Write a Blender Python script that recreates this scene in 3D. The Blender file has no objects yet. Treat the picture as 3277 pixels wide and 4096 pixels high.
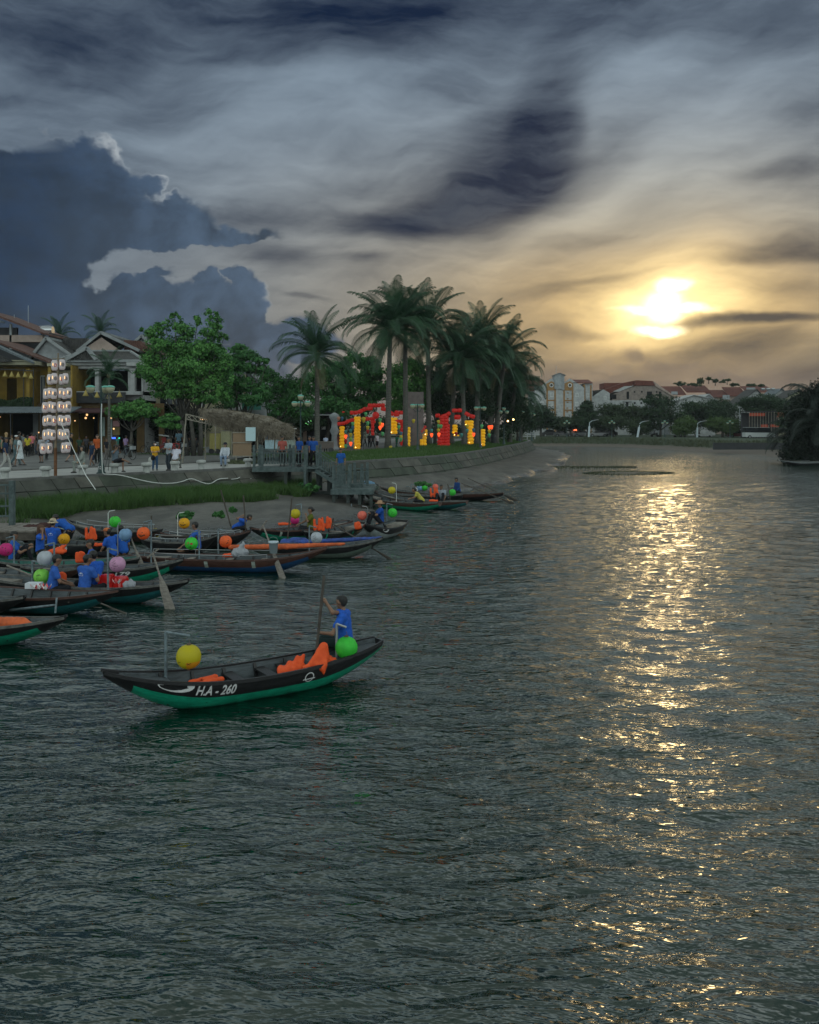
import bpy, math, random
import numpy as np
from mathutils import Vector, Matrix, noise

R = math.radians
F, CX, HY = 3610.0, 1638.5, 1691.0      # focal length, centre column and horizon row of the reference, in its pixels
CAM_H = 4.4                             # eye height above the river
random.seed(7); np.random.seed(7)
sc = bpy.context.scene
COL = sc.collection

# ------------------------------------------------------------------ camera
cam_d = bpy.data.cameras.new('camera'); cam = bpy.data.objects.new('camera', cam_d); COL.objects.link(cam)
cam.location = (0, 0, CAM_H); cam.rotation_euler = (R(90), 0, 0)
cam_d.sensor_fit = 'HORIZONTAL'; cam_d.sensor_width = 36.0; cam_d.lens = 36.0 * F / 3277.0
cam_d.shift_y = -(2048.0 - HY) / 3277.0
cam_d.clip_start = 0.1; cam_d.clip_end = 6000
sc.camera = cam
sc.view_settings.view_transform = 'Standard'; sc.view_settings.look = 'None'
sc.view_settings.gamma = 1.0; sc.view_settings.use_curve_mapping = False
sc.view_settings.exposure = 0.8
sc.render.engine = 'CYCLES'
sc.cycles.max_bounces = 5; sc.cycles.transparent_max_bounces = 8
sc.cycles.caustics_reflective = False; sc.cycles.caustics_refractive = False
sc.cycles.sample_clamp_indirect = 4.0
try: sc.cycles.use_denoising = True
except Exception: pass

# sun: low over the river, a little right of the view axis, veiled by cloud
SUN_AZ = math.atan2(2660 - CX, F); SUN_EL = math.atan((HY - 1235) / math.hypot(F, 2660 - CX))

def ae(sx, sy):                          # reference pixel -> (azimuth, elevation) of the sky behind it
    u = (sx - CX) / F; v = (HY - sy) / F
    az = math.atan(u); return az, math.atan(v * math.cos(az))

# ------------------------------------------------------------------ sky (world)
W = bpy.data.worlds.new('World'); sc.world = W; W.use_nodes = True
nt = W.node_tree; nt.nodes.clear()
class NG:
    """terse node maths"""
    def __init__(s, nt): s.nt = nt
    def n(s, t, **k):
        nd = s.nt.nodes.new(t)
        for a, b in k.items(): setattr(nd, a, b)
        return nd
    def put(s, sock, v):
        if hasattr(v, 'links') or isinstance(v, bpy.types.NodeSocket): s.nt.links.new(v, sock)
        else: sock.default_value = v
    def m(s, op, a, b=0.0, c=0.0, clamp=False):
        nd = s.n('ShaderNodeMath', operation=op, use_clamp=clamp)
        s.put(nd.inputs[0], a); s.put(nd.inputs[1], b); s.put(nd.inputs[2], c); return nd.outputs[0]
    def v(s, op, a, b=(0, 0, 0), out=0):
        nd = s.n('ShaderNodeVectorMath', operation=op); s.put(nd.inputs[0], a)
        if op == 'SCALE': s.put(nd.inputs[3], b)
        else: s.put(nd.inputs[1], b)
        return nd.outputs[out]
    def ss(s, x, a, b, lo=0.0, hi=1.0, kind='SMOOTHSTEP'):
        nd = s.n('ShaderNodeMapRange', interpolation_type=kind, clamp=True)
        for i, q in enumerate((x, a, b, lo, hi)): s.put(nd.inputs[i], q)
        return nd.outputs[0]
    def noise(s, vec, scale, detail=4, rough=0.55, dist=0.0, col=False, lac=2.0):
        nd = s.n('ShaderNodeTexNoise'); s.put(nd.inputs['Vector'], vec)
        nd.inputs['Scale'].default_value = scale; nd.inputs['Detail'].default_value = detail
        nd.inputs['Roughness'].default_value = rough; nd.inputs['Distortion'].default_value = dist
        nd.inputs['Lacunarity'].default_value = lac
        return nd.outputs['Color' if col else 'Fac']
    def mix(s, f, a, b):
        nd = s.n('ShaderNodeMix', data_type='RGBA'); s.put(nd.inputs[0], f)
        for i, q in ((6, a), (7, b)):
            if isinstance(q, tuple): q = (*q[:3], 1.0)
            s.put(nd.inputs[i], q)
        return nd.outputs[2]
    def xyz(s, x, y, z=0.0):
        nd = s.n('ShaderNodeCombineXYZ'); s.put(nd.inputs[0], x); s.put(nd.inputs[1], y); s.put(nd.inputs[2], z); return nd.outputs[0]
    def sep(s, v):
        nd = s.n('ShaderNodeSeparateXYZ'); s.put(nd.inputs[0], v); return nd.outputs

def lin(r, g, b):                        # display colour (0-255) -> linear
    f = lambda c: (c / 255) / 12.92 if c / 255 <= .04045 else ((c / 255 + .055) / 1.055) ** 2.4
    return (f(r), f(g), f(b))
g = NG(nt)
D = g.n('ShaderNodeTexCoord').outputs['Generated']
dx, dy, dz = g.sep(D)
AZ = g.m('ARCTAN2', dx, dy); EL = g.m('ARCSINE', dz)
P = g.xyz(AZ, EL)
PX = 1 / (F / 1.9)                       # one display pixel of the reference, in radians
# domain warps: broad wispy, fine billowy
w1 = g.v('SCALE', g.v('SUBTRACT', g.noise(g.v('MULTIPLY', P, (1, 1.6, 1)), 4.0, 2, 0.5, col=True), (.5, .5, .5)), 0.085)
w2 = g.v('SCALE', g.v('SUBTRACT', g.noise(g.v('MULTIPLY', P, (1, 1.3, 1)), 16.0, 4, 0.6, col=True), (.5, .5, .5)), 0.050)
Pw = g.v('ADD', g.v('ADD', P, w1), g.v('SCALE', w2, 0.18))
Pc = g.v('ADD', P, w2)
w3 = g.v('SCALE', g.v('SUBTRACT', g.noise(P, 55.0, 3, 0.55, col=True), (.5, .5, .5)), 0.012)
Pc = g.v('ADD', Pc, w3)

def blob(vec, x, y, rx, ry, rot=0, soft=0.9, amp=1.0):
    a, e = ae(x * 1.9, y * 1.9)
    q = g.v('SUBTRACT', vec, (a, e, 0))
    if rot:
        nd = g.n('ShaderNodeVectorRotate', rotation_type='Z_AXIS'); g.put(nd.inputs['Vector'], q)
        nd.inputs['Angle'].default_value = -R(rot); q = nd.outputs[0]
    q = g.v('MULTIPLY', q, (1 / (rx * PX), 1 / (ry * PX), 0))
    return g.ss(g.v('LENGTH', q, out=1), 1.0, 1.0 - soft, 0.0, amp)
def blobs(vec, rows):
    tot = None
    for r in rows:
        b = blob(vec, *r); tot = b if tot is None else g.m('ADD', tot, b)
    return tot
def union(vec, rows):
    tot = None
    for r in rows:
        b = blob(vec, *r); tot = b if tot is None else g.m('MAXIMUM', tot, b)
    return tot

# veil of cirrus: tone 0 (dark navy) .. 1 (bright)
st = g.noise(g.v('MULTIPLY', Pw, (1.3, 6.0, 1)), 3.2, 5, 0.52)
tilt = g.n('ShaderNodeVectorRotate', rotation_type='Z_AXIS'); g.put(tilt.inputs['Vector'], Pw); tilt.inputs['Angle'].default_value = -R(28)
st2 = g.noise(g.v('MULTIPLY', tilt.outputs[0], (1.6, 7.0, 1)), 3.0, 4, 0.52)
tone = g.m('ADD', g.m('MULTIPLY', g.m('SUBTRACT', st, .5), 0.8), g.m('MULTIPLY', g.m('SUBTRACT', st2, .5), 0.75))
tone = g.m('ADD', tone, 0.50)
bright = blobs(Pw, [
    (560, 280, 420, 190, 0, 1.0, .14), (700, 260, 330, 150, 10, 1.0, .18), (1420, 330, 360, 170, 25, 1.0, .34),
    (1500, 450, 360, 140, 10, 1.0, .34), (1280, 420, 160, 60, 35, 1, .3), (1210, 450, 200, 34, 24, 1, .4), (1450, 230, 420, 150, 12, 1, .34), (1350, 120, 500, 60, 6, 1, .2), (330, 300, 160, 60, 0, 1, .15), (1400, 520, 320, 50, 3, 1, .25), (1190, 400, 170, 110, 30, 1.0, .10), (1080, 560, 300, 80, 5, 1.0, .16), (1330, 150, 480, 110, 5, 1.0, .12),
    (640, 420, 330, 80, 0, 1.0, .08), (1480, 280, 260, 40, 15, 1.0, .14), (1480, 600, 420, 90, 0, 1.0, .10),
])
darkb = blobs(Pw, [
    (650, 20, 700, 150, 3, 1.0, .75), (760, 80, 360, 95, 8, 1.0, .45), (60, 80, 520, 230, 0, 1.0, .40), (1300, -10, 800, 120, 0, 1.0, .40),
    (1140, 240, 110, 170, -10, 1.0, .75), (1205, 255, 55, 60, 0, .8, .35), (1085, 330, 170, 170, -35, 1.0, .80), (990, 420, 280, 100, 18, 1.0, .85), (820, 470, 300, 60, 4, 1, .45), (850, 460, 220, 50, 5, 1.0, .35),
    (1270, 320, 180, 80, 25, 1.0, .50), (1120, 400, 120, 60, 25, 1.0, .35), (960, 190, 180, 40, 0, 1.0, .22),
    (1690, 520, 170, 60, -5, 1.0, .55), (1560, 545, 160, 30, 3, 1.0, .35), (1640, 345, 220, 40, 12, 1.0, .30), (1660, 235, 180, 50, 15, 1.0, .22),
    (1600, 682, 230, 17, 0, .9, .9), (1600, 560, 260, 20, 3, 1, .5), (1250, 600, 160, 14, 5, 1, .4), (1220, 690, 150, 14, 0, 1, .4), (1500, 730, 300, 26, 0, 1.0, .35), (1180, 625, 200, 26, 4, 1.0, .28), (1650, 610, 190, 40, 0, 1.0, .35),
    (1290, 660, 60, 25, 0, 1, .12), (1350, 810, 800, 90, 0, 1.0, .75), (1350, 860, 1000, 80, 0, 1.0, .55), (1620, 730, 220, 50, 0, 1, .4), (1160, 760, 200, 40, 0, 1, .3), (1050, 720, 300, 45, 0, 1, .22),
    (760, 560, 80, 22, 0, 1, .35), (590, 545, 110, 40, 5, .9, .45), (540, 460, 150, 45, 0, 1, .30), (640, 640, 60, 9, 0, .8, .3),
])
tone = g.m('SUBTRACT', g.m('ADD', tone, bright), g.m('MULTIPLY', darkb, 0.9))
tone = g.m('MULTIPLY_ADD', g.m('TANH', g.m('MULTIPLY', g.m('SUBTRACT', tone, .5), 1.5)), .5, .5)
fine = g.noise(g.v('MULTIPLY', g.v('ADD', Pw, g.v('SCALE', w2, .4)), (1.0, 5.2, 1)), 6.5, 7, .62)
tone = g.m('ADD', tone, g.m('MULTIPLY', g.m('SUBTRACT', fine, .5), .62))
tone = g.m('MAXIMUM', g.m('MINIMUM', tone, 1.25), 0.0)

# warmth: glow spreading along the horizon from the sun
sa, se = SUN_AZ, SUN_EL
def gauss(vec, a, e, sx, sy):
    q = g.v('MULTIPLY', g.v('SUBTRACT', vec, (a, e, 0)), (1 / sx, 1 / sy, 0))
    return g.m('EXPONENT', g.m('MULTIPLY', g.v('DOT_PRODUCT', q, q, out=1), -1.0))
wide = gauss(P, sa + .0, se - .01, .44, .150)
mid = gauss(Pw, sa, se - .01, .19, .062)
tight = gauss(Pw, sa, se, .075, .034)
low = gauss(P, sa + .02, 0.07, .34, .05)

lum_w = g.m('MINIMUM', g.m('ADD', g.m('MULTIPLY', wide, .9), g.m('MULTIPLY', low, .2)), 1.0)
lightc = g.mix(lum_w, lin(136, 154, 170), lin(216, 198, 158))
darkc = g.mix(g.m('POWER', lum_w, 2.6), lin(10, 28, 54), lin(78, 74, 70))
gold = g.mix(g.m('MINIMUM', g.m('MULTIPLY', mid, 1.0), 1.0), lightc, lin(252, 208, 134))
col = g.mix(g.ss(tone, 0.0, 1.0, 0, 1, 'LINEAR'), darkc, gold)
# brighten through thin cloud round the sun
col = g.v('ADD', col, g.v('SCALE', g.v('MULTIPLY', (1.0, .78, .36), (1, 1, 1)), g.m('MULTIPLY', g.m('MULTIPLY', tight, tone), 1.6)))

swirl = g.m('MINIMUM', blobs(Pw, [(1160, 215, 110, 200, -16, 1.0, .75), (1100, 320, 200, 130, -40, 1.0, .7), (1010, 110, 220, 50, -8, 1, .3), (990, 425, 280, 80, 16, 1.0, .9), (820, 475, 260, 42, 3, 1, .5), (1270, 310, 160, 55, 25, 1, .5)]), 1.0)
swirl = g.m('MULTIPLY', swirl, g.ss(g.noise(g.v('MULTIPLY', tilt.outputs[0], (1.3, 4, 1)), 5.5, 6, .55), .15, .80, .15, 1.0))
col = g.mix(g.m('MULTIPLY', swirl, .8), col, g.mix(g.ss(fine, .35, .65), lin(24, 34, 54), lin(62, 72, 86)))
# big cumulus bank at the left, rim lit
mass = union(Pc, [(*r_[:5], min(1, r_[5] * 1.7)) for r_ in [
    (30, 470, 300, 190, 0, .35), (190, 350, 95, 70, -20, .35), (110, 330, 130, 60, 0, .35), (318, 395, 36, 36, 0, .5), (365, 440, 34, 24, 0, .5),
    (270, 400, 60, 50, 0, .5), (300, 470, 180, 60, 0, .4), (460, 495, 170, 28, 2, .6), (60, 640, 180, 160, 0, .35), (130, 800, 480, 130, 0, .4), (430, 800, 230, 110, 0, .4), (290, 600, 60, 40, 0, .5), (330, 565, 60, 22, 10, .6),
    (330, 660, 240, 90, 0, .3), (520, 650, 52, 90, 0, .3), (330, 605, 46, 46, 0, .4), (495, 585, 30, 30, 0, .4), (280, 590, 75, 30, 0, .5), (440, 600, 38, 40, 0, .4), (600, 720, 140, 60, 0, .3),
    (130, 560, 60, 90, 0, .4),
]])
hole = blobs(Pc, [(255, 540, 100, 40, 8, 1, .8), (420, 528, 180, 26, 0, 1, .6), (195, 575, 44, 44, 0, 1, .8), (560, 520, 90, 20, -5, 1, .5)])
soft = blob(Pw, 40, 290, 230, 60, -8, 1.0, .9)
mass = g.m('MAXIMUM', g.m('SUBTRACT', mass, g.m('ADD', hole, soft)), 0.0)
mshade = g.mix(g.ss(AZ, ae(0, 0)[0], ae(900, 0)[0], 0, 1), lin(2, 22, 46), lin(50, 64, 80))
mshade = g.mix(g.ss(EL, R(1), R(9), 0, 1), g.mix(g.ss(AZ, ae(0, 0)[0], ae(900, 0)[0]), lin(22, 40, 60), lin(58, 70, 86)), mshade)
def billow(off): return g.noise(g.v('ADD', Pw, off), 7.0, 7, .60)
relief = g.m('SUBTRACT', billow((0, 0, 0)), billow((.018, .014, 0)))
mshade = g.mix(g.ss(relief, -.12, .12), g.v('SCALE', mshade, .45), g.v('SCALE', mshade, 2.0))
mshade = g.mix(g.m('MULTIPLY', g.ss(g.noise(Pw, 3.0, 4, .5), .35, .7), .35), mshade, lin(70, 90, 114))
inside = g.ss(mass, 0.03, 0.42)
col = g.mix(g.m('MULTIPLY', inside, .93), col, mshade)
rimband = g.m('MULTIPLY', g.ss(mass, 0.0, 0.16), g.ss(mass, 0.62, 0.16))
upside = blobs(P, [(250, 320, 70, 60, 0, .9, 1.0), (335, 390, 60, 55, 0, .9, 1.0), (120, 275, 150, 30, 0, .9, .12), (570, 620, 40, 60, 0, .9, .35)])
col = g.mix(g.m('MULTIPLY', g.m('MULTIPLY', rimband, upside), g.ss(g.noise(P, 22.0, 3, .6), .35, .7, .15, .75)), col, lin(205, 212, 214))
col = g.mix(g.m('MULTIPLY', g.ss(EL, R(5.2), R(1.2)), g.m('ADD', .35, g.m('MULTIPLY', g.ss(billow((.7, .2, 0)), .62, .4), .45))), col, g.mix(g.ss(AZ, ae(900, 0)[0], ae(1500, 0)[0]), lin(84, 92, 104), lin(112, 102, 96)))
# small far cumulus above the horizon right of the palms
cum = union(g.v('ADD', P, g.v('SCALE', w2, .9)), [(1335, 750, 44, 40, 0, 1), (1375, 775, 65, 28, 0, 1), (1290, 782, 50, 18, 0, .9), (1440, 778, 50, 26, 0, .9), (1500, 800, 130, 22, 0, 1), (1230, 800, 90, 18, 0, 1)])
col = g.mix(g.m('MULTIPLY', g.ss(cum, .0, .9), .6), col, g.mix(g.ss(billow((.3, .1, 0)), .4, .62), lin(92, 86, 86), lin(150, 132, 108)))
# blown-out sun disc seen through the veil
sun_m = union(g.v('ADD', P, g.v('SCALE', w2, .45)), [(1400, 642, 60, 48, 0, 1), (1385, 692, 74, 18, 0, 1), (1418, 602, 52, 22, 0, 1), (1400, 650, 130, 14, 0, 1)])
col = g.v('ADD', col, g.v('SCALE', g.v('MULTIPLY', (1.0, .86, .56), (1, 1, 1)), g.m('MULTIPLY', g.m('POWER', sun_m, 1.2), 2.6)))
col = g.v('SCALE', col, 0.64)           # the picture is exposed for the shaded banks
# above and behind the view: added pale overcast to light the scene, dimmed overhead
ovc_fill = g.mix(g.ss(g.noise(g.v('MULTIPLY', D, (1, 1, 2)), 3.0, 5, .55), .32, .68), lin(162, 182, 186), lin(238, 250, 244))
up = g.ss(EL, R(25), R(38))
ovc_fill = g.v('SCALE', ovc_fill, g.ss(EL, R(30), R(60), 1.05, .30))  # overhead part dimmed to darken the reflections in the near water
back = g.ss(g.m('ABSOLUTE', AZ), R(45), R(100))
col = g.mix(g.m('MAXIMUM', up, g.m('MULTIPLY', back, g.ss(EL, R(0), R(14), .55, 1))), col, ovc_fill)

# clear blue of the Sky Texture glimmers through the veil
sky = g.n('ShaderNodeTexSky', sky_type='NISHITA', sun_disc=False)
sky.sun_elevation = SUN_EL; sky.sun_rotation = SUN_AZ
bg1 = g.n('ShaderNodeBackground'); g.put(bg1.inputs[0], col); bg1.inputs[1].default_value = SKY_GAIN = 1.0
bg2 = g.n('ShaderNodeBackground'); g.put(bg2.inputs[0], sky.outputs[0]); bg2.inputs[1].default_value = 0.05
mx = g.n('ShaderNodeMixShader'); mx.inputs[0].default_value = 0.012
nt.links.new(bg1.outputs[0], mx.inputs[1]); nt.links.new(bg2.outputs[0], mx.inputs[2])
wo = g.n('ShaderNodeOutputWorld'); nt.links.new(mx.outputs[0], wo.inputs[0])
W.cycles.sampling_method = 'MANUAL'; W.cycles.sample_map_resolution = 1024

# ------------------------------------------------------------------ sun lamp
sl = bpy.data.lights.new('sun', 'SUN'); sun = bpy.data.objects.new('sun', sl); COL.objects.link(sun)
sl.energy = 0.012; sl.angle = R(3.0); sl.color = (1.0, .68, .30)
sd = Vector((math.sin(SUN_AZ) * math.cos(SUN_EL), math.cos(SUN_AZ) * math.cos(SUN_EL), math.sin(SUN_EL)))
sun.rotation_euler = sd.to_track_quat('Z', 'Y').to_euler(); sun.location = (40, 120, 40)
# ================================================================== helpers
def P3(sx, sy, Y):                       # point seen at reference pixel (sx, sy), Y metres out
    return Vector(((sx - CX) * Y / F, Y, CAM_H - (sy - HY) * Y / F))
def G3(sx, sy, z=0.0):                   # point of the horizontal plane z seen at reference pixel
    return P3(sx, sy, F * (CAM_H - z) / (sy - HY))

def newmat(name, color, rough=0.7, metal=0.0, spec=0.4, var=0.0, scale=6.0, bump=0.0, bscale=30.0,
           isl=0.0, color2=None, emit=None, estr=0.0, trans=0.0, streak=(1, 1, 1), coat=0.0):
    m = bpy.data.materials.new(name); m.use_nodes = True
    q = NG(m.node_tree); b = m.node_tree.nodes['Principled BSDF']
    b.inputs['Roughness'].default_value = rough; b.inputs['Metallic'].default_value = metal
    b.inputs['Specular IOR Level'].default_value = spec
    if coat: b.inputs['Coat Weight'].default_value = coat
    c = (*color, 1)
    tc = None
    if var or color2 or bump:
        tc = q.n('ShaderNodeTexCoord').outputs['Object']
        if streak != (1, 1, 1): tc = q.v('MULTIPLY', tc, streak)
    if var or color2:
        f = q.ss(q.noise(tc, scale, 5, .6), .3, .7)
        if isl: f = q.m('ADD', q.m('MULTIPLY', f, 1 - isl), q.m('MULTIPLY', q.n('ShaderNodeNewGeometry').outputs['Random Per Island'], isl))
        c2 = color2 if color2 else tuple(min(1, x * (1 + var)) for x in color)
        c1 = color if color2 else tuple(x * (1 - var) for x in color)
        q.put(b.inputs['Base Color'], q.mix(f, tuple(c1), tuple(c2)))
    else: b.inputs['Base Color'].default_value = c
    if bump:
        bp = q.n('ShaderNodeBump'); bp.inputs['Strength'].default_value = 0.8; bp.inputs['Distance'].default_value = bump
        q.put(bp.inputs['Height'], q.noise(tc, bscale, 4, .6)); q.put(b.inputs['Normal'], bp.outputs[0])
    if emit:
        b.inputs['Emission Color'].default_value = (*emit, 1); b.inputs['Emission Strength'].default_value = estr
    if trans:
        out = m.node_tree.nodes['Material Output']
        t = q.n('ShaderNodeBsdfTranslucent'); t.inputs[0].default_value = c
        mx_ = q.n('ShaderNodeMixShader'); mx_.inputs[0].default_value = trans
        m.node_tree.links.new(b.outputs[0], mx_.inputs[1]); m.node_tree.links.new(t.outputs[0], mx_.inputs[2])
        m.node_tree.links.new(mx_.outputs[0], out.inputs[0])
    return m

class MB:
    """collects shapes and links them as ONE mesh object"""
    def __init__(s): s.v = []; s.f = []; s.mi = []; s.cur = 0
    def add(s, vs, fs, mi=None):
        o = len(s.v); s.v += [tuple(p) for p in vs]; s.f += [tuple(i + o for i in f) for f in fs]
        s.mi += [s.cur if mi is None else mi] * len(fs); return s
    def box(s, x0, x1, y0, y1, z0, z1, mi=None):
        vs = [(x, y, z) for z in (z0, z1) for y in (y0, y1) for x in (x0, x1)]
        return s.add(vs, [(0, 2, 3, 1), (4, 5, 7, 6), (0, 1, 5, 4), (2, 6, 7, 3), (0, 4, 6, 2), (1, 3, 7, 5)], mi)
    def beam(s, a, b, w, h=None, mi=None, up=(0, 0, 1)):       # rectangular bar from a to b
        h = h or w; a = Vector(a); b = Vector(b); d = (b - a).normalized()
        u = Vector(up); sd = d.cross(u)
        if sd.length < 1e-4: sd = d.cross(Vector((1, 0, 0)))
        sd.normalize(); u = sd.cross(d).normalized()
        vs = [p + sd * (i * w / 2) + u * (j * h / 2) for p in (a, b) for j in (-1, 1) for i in (-1, 1)]
        return s.add(vs, [(0, 2, 3, 1), (4, 5, 7, 6), (0, 1, 5, 4), (2, 6, 7, 3), (0, 4, 6, 2), (1, 3, 7, 5)], mi)
    def tube(s, pts, rad, n=8, mi=None, caps=True):
        pts = [Vector(p) for p in pts]; rad = rad if isinstance(rad, (list, tuple)) else [rad] * len(pts)
        vs = []; fs = []; prev = None
        for i, p in enumerate(pts):
            d = (pts[min(i + 1, len(pts) - 1)] - pts[max(i - 1, 0)]).normalized()
            if prev is None:
                a = d.cross(Vector((0, 0, 1)))
                if a.length < 1e-3: a = d.cross(Vector((1, 0, 0)))
            else: a = prev - d * prev.dot(d)
            a.normalize(); prev = a; b = d.cross(a)
            for k in range(n):
                t = 2 * math.pi * k / n; vs.append(p + (a * math.cos(t) + b * math.sin(t)) * rad[i])
        for i in range(len(pts) - 1):
            for k in range(n):
                fs.append((i * n + k, i * n + (k + 1) % n, (i + 1) * n + (k + 1) % n, (i + 1) * n + k))
        if caps: fs += [tuple(range(n - 1, -1, -1)), tuple(range((len(pts) - 1) * n, len(pts) * n))]
        return s.add(vs, fs, mi)
    def lathe(s, prof, c=(0, 0, 0), n=16, mi=None, sx=1, sy=1):   # prof: (radius, z)
        vs = [(c[0] + r * math.cos(2 * math.pi * k / n) * sx, c[1] + r * math.sin(2 * math.pi * k / n) * sy, c[2] + z) for r, z in prof for k in range(n)]
        fs = [(i * n + k, i * n + (k + 1) % n, (i + 1) * n + (k + 1) % n, (i + 1) * n + k) for i in range(len(prof) - 1) for k in range(n)]
        if prof[0][0] > 1e-5: fs.append(tuple(range(n - 1, -1, -1)))
        if prof[-1][0] > 1e-5: fs.append(tuple(range((len(prof) - 1) * n, len(prof) * n)))
        return s.add(vs, fs, mi)
    def ball(s, c, r, n=12, m=8, mi=None, sz=1.0, sx=1, sy=1):
        return s.lathe([(max(1e-6, r * math.sin(math.pi * i / m)), -r * sz * math.cos(math.pi * i / m)) for i in range(m + 1)], c, n, mi, sx, sy)
    def prism(s, poly, a, b, mi=None, axis='y'):                 # poly in (x,z), extruded a..b along y (or (y,z) along x)
        f = (lambda p, t: (p[0], t, p[1])) if axis == 'y' else (lambda p, t: (t, p[0], p[1])) if axis == 'x' else (lambda p, t: (p[0], p[1], t))
        n = len(poly); vs = [f(p, a) for p in poly] + [f(p, b) for p in poly]
        fs = [tuple(range(n)), tuple(range(2 * n - 1, n - 1, -1))] + [(i, i + n, (i + 1) % n + n, (i + 1) % n) for i in range(n)]
        return s.add(vs, fs, mi)
    def grid(s, rows, mi=None, close=False):
        n = len(rows[0]); vs = [p for r in rows for p in r]
        fs = [(i * n + k, i * n + k + 1, (i + 1) * n + k + 1, (i + 1) * n + k) for i in range(len(rows) - 1) for k in range(n - 1)]
        if close: fs += [(i * n + n - 1, i * n, (i + 1) * n, (i + 1) * n + n - 1) for i in range(len(rows) - 1)]
        return s.add(vs, fs, mi)
    def mesh(s, name, mats, smooth=False):
        me = bpy.data.meshes.new(name); me.from_pydata(s.v, [], s.f)
        for m in (mats if isinstance(mats, (list, tuple)) else [mats]): me.materials.append(m)
        if any(s.mi): me.polygons.foreach_set('material_index', s.mi)
        if smooth: me.polygons.foreach_set('use_smooth', [True] * len(me.polygons))
        me.validate(); me.update(); return me
    def build(s, name, mats, parent=None, smooth=False, **k):
        return link(name, s.mesh(name, mats, smooth), parent, **k)

def link(name, me, parent=None, loc=None, rot=None, **props):
    o = bpy.data.objects.new(name, me); COL.objects.link(o)
    if parent: o.parent = parent
    if loc is not None: o.location = loc
    if rot is not None: o.rotation_euler = rot
    for k, v in props.items(): o[k] = v
    return o
def tag(o, label=None, cat=None, group=None, kind=None):
    if label: o['label'] = label
    if cat: o['category'] = cat
    if group: o['group'] = group
    if kind: o['kind'] = kind
    return o
def thing(name, label, cat, loc=(0, 0, 0), rz=0.0, group=None):
    return tag(link(name, None, None, loc, (0, 0, rz)), label, cat, group)
def copy_tree(o, parent=None):
    c = o.copy(); COL.objects.link(c); c.parent = parent
    for ch in list(o.children): copy_tree(ch, c)
    return c
def npmesh(name, v, f, mats, smooth=False):                      # numpy verts (n,3), faces (m,k)
    me = bpy.data.meshes.new(name); k = f.shape[1]
    me.vertices.add(len(v)); me.vertices.foreach_set('co', np.ascontiguousarray(v, dtype=np.float32).ravel())
    me.loops.add(f.size); me.loops.foreach_set('vertex_index', np.ascontiguousarray(f, dtype=np.int32).ravel())
    me.polygons.add(len(f)); me.polygons.foreach_set('loop_start', np.arange(0, f.size, k, dtype=np.int32))
    me.polygons.foreach_set('loop_total', np.full(len(f), k, dtype=np.int32))
    if smooth: me.polygons.foreach_set('use_smooth', np.ones(len(f), dtype=bool))
    for m in (mats if isinstance(mats, (list, tuple)) else [mats]): me.materials.append(m)
    me.update(); me.validate(); return me
def leafcards(C, N, size, ratio=.5, rng=np.random, fold=False):
    """diamond leaves at C (n,3); N preferred normals"""
    n = len(C); N = N + rng.normal(0, .55, (n, 3)); N /= np.linalg.norm(N, axis=1, keepdims=True) + 1e-9
    a = np.cross(N, rng.normal(0, 1, (n, 3))); a /= np.linalg.norm(a, axis=1, keepdims=True) + 1e-9
    b = np.cross(N, a); s = (size * rng.uniform(.6, 1.25, n))[:, None]
    v = np.stack([C - a * s * .5, C + b * s * ratio * .5 + a * s * .05, C + a * s * .5, C - b * s * ratio * .5 + a * s * .05], 1)
    return v.reshape(-1, 3), np.arange(4 * n).reshape(n, 4)
def pdist(px, py, poly):
    """distance and signed side (positive = left of the polyline's direction) of points to a polyline"""
    best = np.full(px.shape, 1e9); side = np.zeros(px.shape)
    for (ax, ay), (bx, by) in zip(poly[:-1], poly[1:]):
        ex, ey = bx - ax, by - ay; L = ex * ex + ey * ey
        t = np.clip(((px - ax) * ex + (py - ay) * ey) / L, 0, 1)
        qx, qy = px - ax - t * ex, py - ay - t * ey; d = np.hypot(qx, qy)
        sg = ex * (py - ay) - ey * (px - ax)
        m = d < best; best = np.where(m, d, best); side = np.where(m, np.sign(sg), side)
    return best, side
def resample(poly, step):
    pts = [Vector(p) for p in poly]; out = [pts[0].copy()]; acc = 0
    for a, b in zip(pts[:-1], pts[1:]):
        L = (b - a).length; t = step - acc
        while t <= L: out.append(a.lerp(b, t / L)); t += step
        acc = (acc + L) % step
    return out
def smoothpoly(poly, it=2):
    p = [tuple(q) for q in poly]
    for _ in range(it):
        o = [p[0]]
        for a, b in zip(p[:-1], p[1:]):
            o += [tuple(.75 * x + .25 * y for x, y in zip(a, b)), tuple(.25 * x + .75 * y for x, y in zip(a, b))]
        o.append(p[-1]); p = o
    return p
def fnoise(x, y, seed=0, sc=1.0, oct=4):                         # cheap value noise, numpy
    r = np.zeros_like(x, dtype=float); amp = 1; tot = 0
    for o in range(oct):
        xs = x * sc * 2 ** o + 17.3 * seed + 3.1 * o; ys = y * sc * 2 ** o - 9.7 * seed
        xi = np.floor(xs); yi = np.floor(ys); fx = xs - xi; fy = ys - yi; fx = fx * fx * (3 - 2 * fx); fy = fy * fy * (3 - 2 * fy)
        h = lambda a, b: np.modf(np.abs(np.sin(a * 127.1 + b * 311.7 + seed) * 43758.5453))[0]
        r += amp * ((h(xi, yi) * (1 - fx) + h(xi + 1, yi) * fx) * (1 - fy) + (h(xi, yi + 1) * (1 - fx) + h(xi + 1, yi + 1) * fx) * fy); tot += amp; amp *= .5
    return r / tot
# ================================================================== river, banks, promenade
PZ = 1.85                                # level of the promenade and park
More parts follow.
